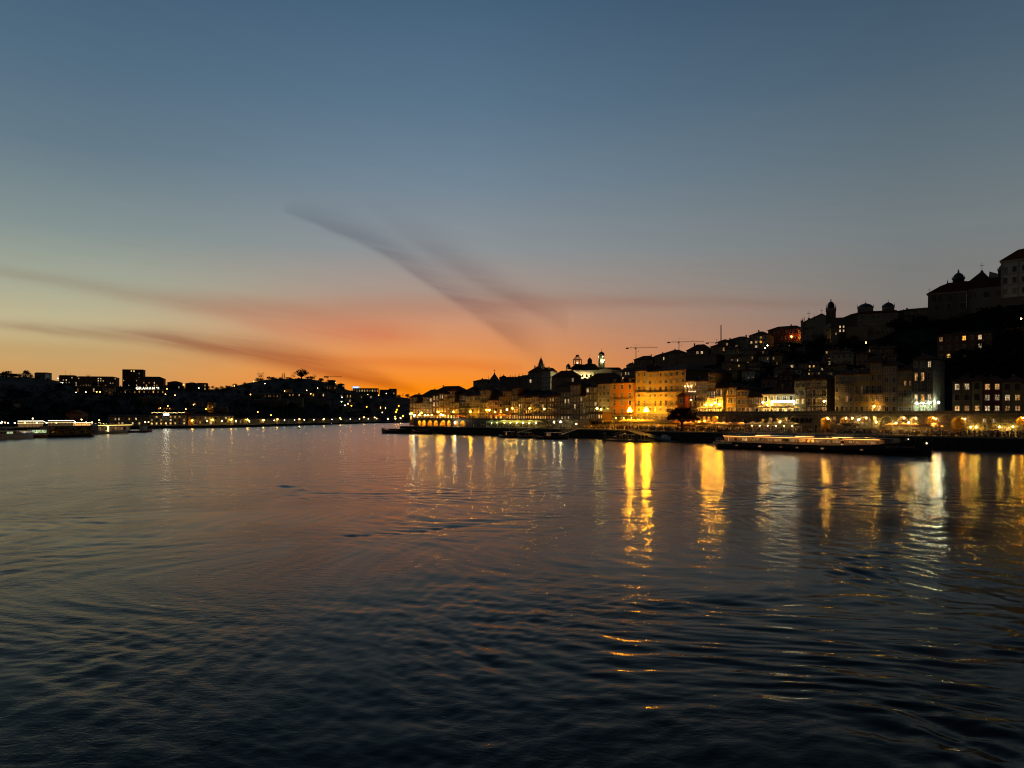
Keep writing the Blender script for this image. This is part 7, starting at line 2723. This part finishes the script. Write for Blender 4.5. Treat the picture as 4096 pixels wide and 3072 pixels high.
# the rest of the crowd, too many to count
def low_body(b, P_, rz, s_, top, legs, sit=False):
    cs, sn = math.cos(rz), math.sin(rz)

    def T(x, y, z):
        return (P_[0] + (x * cs - y * sn) * s_, P_[1] + (x * sn + y * cs) * s_, P_[2] + z * s_)
    k = 0.42 if sit else 0.0
    for sx in (-0.09, 0.09):
        if sit:
            b.bar(T(sx, 0, 0.5), T(sx, -0.4, 0.5), 0.075 * s_, legs, 5, 0.06 * s_)
            b.bar(T(sx, -0.4, 0.5), T(sx, -0.4, 0.02), 0.06 * s_, legs, 5, 0.04 * s_)
        else:
            b.bar(T(sx, 0, 0.9), T(sx * 1.2, rnd.uniform(-0.15, 0.15), 0.02), 0.09 * s_, legs, 5, 0.05 * s_)
    b.bar(T(0, 0, 0.88 - k), T(0, 0, 1.2 - k), 0.15 * s_, top, 6, 0.18 * s_)
    b.bar(T(0, 0, 1.2 - k), T(0, 0, 1.46 - k), 0.18 * s_, top, 6, 0.07 * s_)
    for sx in (-1, 1):
        b.bar(T(sx * 0.2, 0, 1.38 - k), T(sx * 0.25, -0.08, 1.1 - k), 0.06 * s_, top, 5, 0.05 * s_)
        b.bar(T(sx * 0.25, -0.08, 1.1 - k), T(sx * 0.2, -0.25, 0.98 - k), 0.05 * s_, top, 5, 0.035 * s_)
    b.ball(T(0, -0.02, 1.58 - k), 0.11 * s_, 'skin', 6, 4, 1.15)
    b.ball(T(0, 0.015, 1.61 - k), 0.115 * s_, 'hair', 6, 4, 1.05)


CM = ['dark_paint', 'white_cloth', 'red_paint', 'green_paint', 'brown_wood', 'white_paint', 'hull_black', 'cream_paint', 'granite_trim']
b = MB()
for a, b2, o0, o1, n, sit in ((2380, 2720, 3, 12, 110, 0), (2735, 2975, 2, 9, 70, 0), (2985, 3170, 5.5, 10, 50, 1), (3345, 3510, 3, 10, 60, 1), (3540, 3760, 4, 10, 70, 1), (3770, 4100, 3, 11, 80, 1), (1990, 2140, 5, 10, 60, 1), (3180, 3330, 5, 12, 14, 0)):
    for i in range(n):
        off = rnd.uniform(o0, o1)
        low_body(b, qpoint(rnd.uniform(a, b2), off, NQ + 0.01 + (max(0, off - 9) * 0.065 if 2380 < a < 2740 else 0)), rnd.uniform(0, 6.28), rnd.uniform(0.93, 1.06), rnd.choice(CM), rnd.choice(('dark_paint', 'hull_black', 'brown_wood')), bool(sit) and rnd.random() < 0.6)
tag(b.build('crowd'), 'dense crowd of people filling the quay and its cafe terraces', None, None, 'stuff')


# ---------------------------------------------------------------- trees
def leaf_cloud(b, c, r, n, size, m, rg):
    for _ in range(n):
        while True:
            p = Vector((rg.uniform(-1, 1), rg.uniform(-1, 1), rg.uniform(-1, 1)))
            if 0.25 < p.length < 1:
                break
        p = Vector((c[0] + p.x * r[0], c[1] + p.y * r[1], c[2] + p.z * r[2]))
        a = Vector((rg.gauss(0, 1), rg.gauss(0, 1), rg.gauss(0, 0.6))).normalized() * size * rg.uniform(0.6, 1.3)
        d = a.cross(Vector((rg.gauss(0, 1), rg.gauss(0, 1), rg.gauss(0, 1)))).normalized() * size * rg.uniform(0.3, 0.6)
        b.poly([p - a, p + d, p + a, p - d], m)


def tree(P_, h_, w_, label, kind='broad', name='tree', seed=1, group=None, n=900):
    rg = random.Random(seed)
    o = tag(empty(name, P_), label, 'tree', group)
    b = MB()
    if kind == 'pine':
        fork = h_ * 0.36
        b.bar((0, 0, -0.5), (0.15, 0, fork), w_ * 0.045, 'bark', 8, w_ * 0.032)
        tips = []
        for i in range(9):
            a = i * 2.4 + rg.uniform(-0.3, 0.3)
            r = w_ * rg.uniform(0.18, 0.44)
            tip = (0.15 + r * math.cos(a), r * math.sin(a) * 0.8, h_ * rg.uniform(0.54, 0.84))
            mid = (0.15 + r * 0.4 * math.cos(a), r * 0.4 * math.sin(a), h_ * 0.52)
            b.bar((0.15, 0, fork - 0.2), mid, w_ * 0.022, 'bark', 6, w_ * 0.014)
            b.bar(mid, tip, w_ * 0.014, 'bark', 5, w_ * 0.006)
            tips.append(tip)
        b.build('trunk', o)
        b = MB()
        for tip in tips:
            leaf_cloud(b, (tip[0], tip[1], tip[2] + h_ * 0.02), (w_ * 0.13, w_ * 0.13, h_ * 0.09), n // 20, w_ * 0.016, 'pine_needles', rg)
        for i in range(110):
            a = rg.uniform(0, 6.28)
            r = w_ * 0.45 * math.sqrt(rg.random())
            q_ = r / (w_ * 0.47)
            zt_ = h_ * (0.955 - 0.40 * q_ ** 2.2)
            zb_ = h_ * (0.60 - 0.10 * q_)
            z = max(zb_, zt_ - rg.random() ** 1.5 * h_ * 0.26)
            leaf_cloud(b, (0.15 + r * math.cos(a), r * math.sin(a), z), (w_ * 0.075, w_ * 0.075, h_ * 0.05), n // 60, w_ * 0.015, 'pine_needles', rg)
        b.build('crown', o)
    elif kind == 'cypress':
        b.bar((0, 0, -0.5), (0, 0, h_ * 0.9), w_ * 0.08, 'bark', 6, 0.03)
        b.build('trunk', o)
        b = MB()
        for i in range(14):
            z = h_ * (0.12 + 0.84 * i / 13)
            r = w_ * 0.5 * (1 - abs(i / 13 - 0.35) * 1.2) * (0.9 if i < 12 else 0.5)
            leaf_cloud(b, (rg.uniform(-0.1, 0.1), 0, z), (max(0.25, r), max(0.25, r), h_ * 0.06), n // 14, w_ * 0.09, 'leaves', rg)
        b.build('crown', o)
    elif kind == 'bare':
        def grow(p, d, l_, r, lv):
            q = p + d * l_
            b.bar(p, q, r, 'bark', 5, r * 0.65)
            if lv == 0:
                return
            for _ in range(3 if lv > 1 else 4):
                nd = (d + Vector((rg.gauss(0, 0.62), rg.gauss(0, 0.62), rg.uniform(-0.35, 0.35)))).normalized()
                grow(q, nd, l_ * rg.uniform(0.6, 0.8), r * 0.6, lv - 1)
        grow(Vector((0, 0, -0.5)), Vector((0, 0, 1)), h_ * 0.27, w_ * 0.03, 4)
        b.build('trunk', o)
        b = MB()
        for i in range(22):
            a = rg.uniform(0, 6.28)
            r = w_ * 0.42 * math.sqrt(rg.random())
            leaf_cloud(b, (r * math.cos(a), r * math.sin(a), h_ * (0.62 + rg.uniform(-0.32, 0.32))), (w_ * 0.12, w_ * 0.12, h_ * 0.09), 22, w_ * 0.026, 'leaves', rg)
        b.build('crown', o)
    else:
        b.bar((0, 0, -0.5), (0, 0, h_ * 0.5), w_ * 0.05, 'bark', 6, w_ * 0.03)
        cl = []
        for i in range(7):
            a = i * 0.9 + rg.uniform(-0.3, 0.3)
            t_ = (w_ * 0.32 * math.cos(a), w_ * 0.32 * math.sin(a), h_ * rg.uniform(0.28, 0.68))
            b.bar((0, 0, h_ * 0.25), t_, w_ * 0.022, 'bark', 5, w_ * 0.008)
            cl.append(t_)
        b.build('trunk', o)
        b = MB()
        cl += [(rg.uniform(-0.22, 0.22) * w_, rg.uniform(-0.22, 0.22) * w_, h_ * rg.uniform(0.45, 0.86)) for _ in range(9)]
        for t_ in cl:
            leaf_cloud(b, t_, (w_ * rg.uniform(0.16, 0.26), w_ * rg.uniform(0.16, 0.26), h_ * rg.uniform(0.13, 0.2)), n // 16, w_ * 0.055, 'leaves', rg)
        b.build('crown', o)
    return o


Yt = qY(2727, 3.5)
tree(qpoint(2727, 3.5, NQ), zat(1626, Yt) - NQ, 138 / F * Yt, 'spreading stone pine on the quay edge before the yellow hotel', 'pine', 'stone_pine', 5, n=5200)
for i, (px, top, base, wpx, kind, lab) in enumerate((
        (1042, 1485, 1522, 34, 'bare', 'bare round tree at the left end of the hilltop'), (1129, 1491, 1516, 7, 'cypress', 'left of two cypress trees on the hilltop'), (1137, 1490, 1516, 8, 'cypress', 'right of two cypress trees on the hilltop'),
        (1172, 1487, 1516, 24, 'bare', 'bare tree close left of the big dark conifer'), (1206, 1474, 1522, 58, 'broad', 'big dark round conifer crowning the south hilltop'), (1258, 1494, 1518, 22, 'bare', 'bare round tree right of the big conifer'),
        (26, 1482, 1512, 46, 'broad', 'umbrella pine on the far left skyline'), (104, 1482, 1514, 44, 'broad', 'dark round tree on the far left skyline'), (60, 1494, 1510, 40, 'broad', 'low dark tree between the two skyline pines'),
        (160, 1497, 1514, 30, 'broad', 'dark tree before the white skyline house'), (353, 1497, 1510, 18, 'bare', 'thin tree behind the long apartment block'), (505, 1526, 1548, 24, 'broad', 'dark tree at the foot of the tower block'),
        (850, 1541, 1556, 14, 'broad', 'small tree on the saddle right of the turret house'), (1075, 1503, 1520, 20, 'broad', 'low tree next to the bare round tree'), (1090, 1507, 1520, 24, 'broad', 'second low tree on the hilltop'),
        (1150, 1508, 1518, 18, 'broad', 'low bush-like tree beside the cypress pair'), (1230, 1506, 1518, 20, 'broad', 'low tree at the right foot of the big conifer'), (1285, 1512, 1526, 24, 'broad', 'low tree left of the skyline crane'),
        (1612, 1570, 1592, 12, 'bare', 'thin bare tree at the river gap'), (1630, 1575, 1594, 22, 'broad', 'dark tree near the river gap'), (1595, 1578, 1592, 20, 'broad', 'dark tree right of the square block'))):
    Yd = south_Y(px, base)
    tree(at(px, base, Yd), (base - top) / F * Yd, wpx / F * Yd, lab, kind, 'tree' if kind != 'cypress' else 'cypress_tree', 20 + i, 'trees on the south skyline', 700)
# low trees along the ridge of the south bank
rg = random.Random(77)
RW = ['low', 'round', 'ragged', 'broad', 'small', 'lumpy']
for i in range(44):
    px = -20 + i * 36 + rg.uniform(-12, 12)
    if 225 < px < 660:
        continue
    base = interp(RIDGE_S, px) + 9
    Yd = south_Y(px, base)
    hp = rg.uniform(13, 21)
    word = 'left end' if px < 230 else ('saddle' if px < 980 else ('hilltop' if px < 1300 else 'falling right end'))
    tree(at(px, base, Yd), hp / F * Yd, hp * rg.uniform(1.1, 1.8) / F * Yd, '%s dark tree, %s along the south ridge at its %s' % (rg.choice(RW), ORD[i], word), 'broad', 'tree', 400 + i, 'trees along the south ridge', 420)
# trees on the wooded slopes
WOODS = [('dark tree on the left wooded slope', 0, 560, 1540, 1660, 22, True), ('dark tree on the south slope below the hilltop', 860, 1300, 1535, 1665, 18, True), ('dark tree above the south riverside stores', 1300, 1600, 1610, 1665, 12, True),
         ('dark tree on the steep right slope', 3560, 4090, 1265, 1330, 14, False), ('dark tree under the cathedral hill', 3800, 4095, 1400, 1510, 12, False), ('dark tree below the seminary palace', 3240, 3620, 1370, 1420, 12, False), ('dark tree among the hillside gardens', 2880, 3240, 1400, 1450, 8, False)]
POS = 'lowest at the left, lower left, low in the middle, lower right, lowest at the right, left of the middle, in the middle, right of the middle, upper left, high in the middle, upper right, highest at the left, highest of all, highest at the right, far left, far right, half hidden low, half hidden high, smallest, broadest, roundest, tallest'.split(', ')
for lab, xa, xb, ya, yb_, n, south in WOODS:
    for i in range(n):
        px, py = rg.uniform(xa, xb), rg.uniform(ya, yb_)
        Yd = south_Y(px, py) if south else north_Y(px, py)
        h_ = rg.uniform(6, 10)
        z_ = south_z(px, Yd) if south else north_z(px, Yd)
        o = tree((k_of(px) * Yd, Yd, z_ - 0.3), h_ if south else h_ * 0.75, h_ * rg.uniform(0.8, 1.2), lab + ', ' + POS[i], 'broad', 'tree', 200 + i, lab.replace('dark tree', 'trees'), 420)
# shrubs covering the slopes
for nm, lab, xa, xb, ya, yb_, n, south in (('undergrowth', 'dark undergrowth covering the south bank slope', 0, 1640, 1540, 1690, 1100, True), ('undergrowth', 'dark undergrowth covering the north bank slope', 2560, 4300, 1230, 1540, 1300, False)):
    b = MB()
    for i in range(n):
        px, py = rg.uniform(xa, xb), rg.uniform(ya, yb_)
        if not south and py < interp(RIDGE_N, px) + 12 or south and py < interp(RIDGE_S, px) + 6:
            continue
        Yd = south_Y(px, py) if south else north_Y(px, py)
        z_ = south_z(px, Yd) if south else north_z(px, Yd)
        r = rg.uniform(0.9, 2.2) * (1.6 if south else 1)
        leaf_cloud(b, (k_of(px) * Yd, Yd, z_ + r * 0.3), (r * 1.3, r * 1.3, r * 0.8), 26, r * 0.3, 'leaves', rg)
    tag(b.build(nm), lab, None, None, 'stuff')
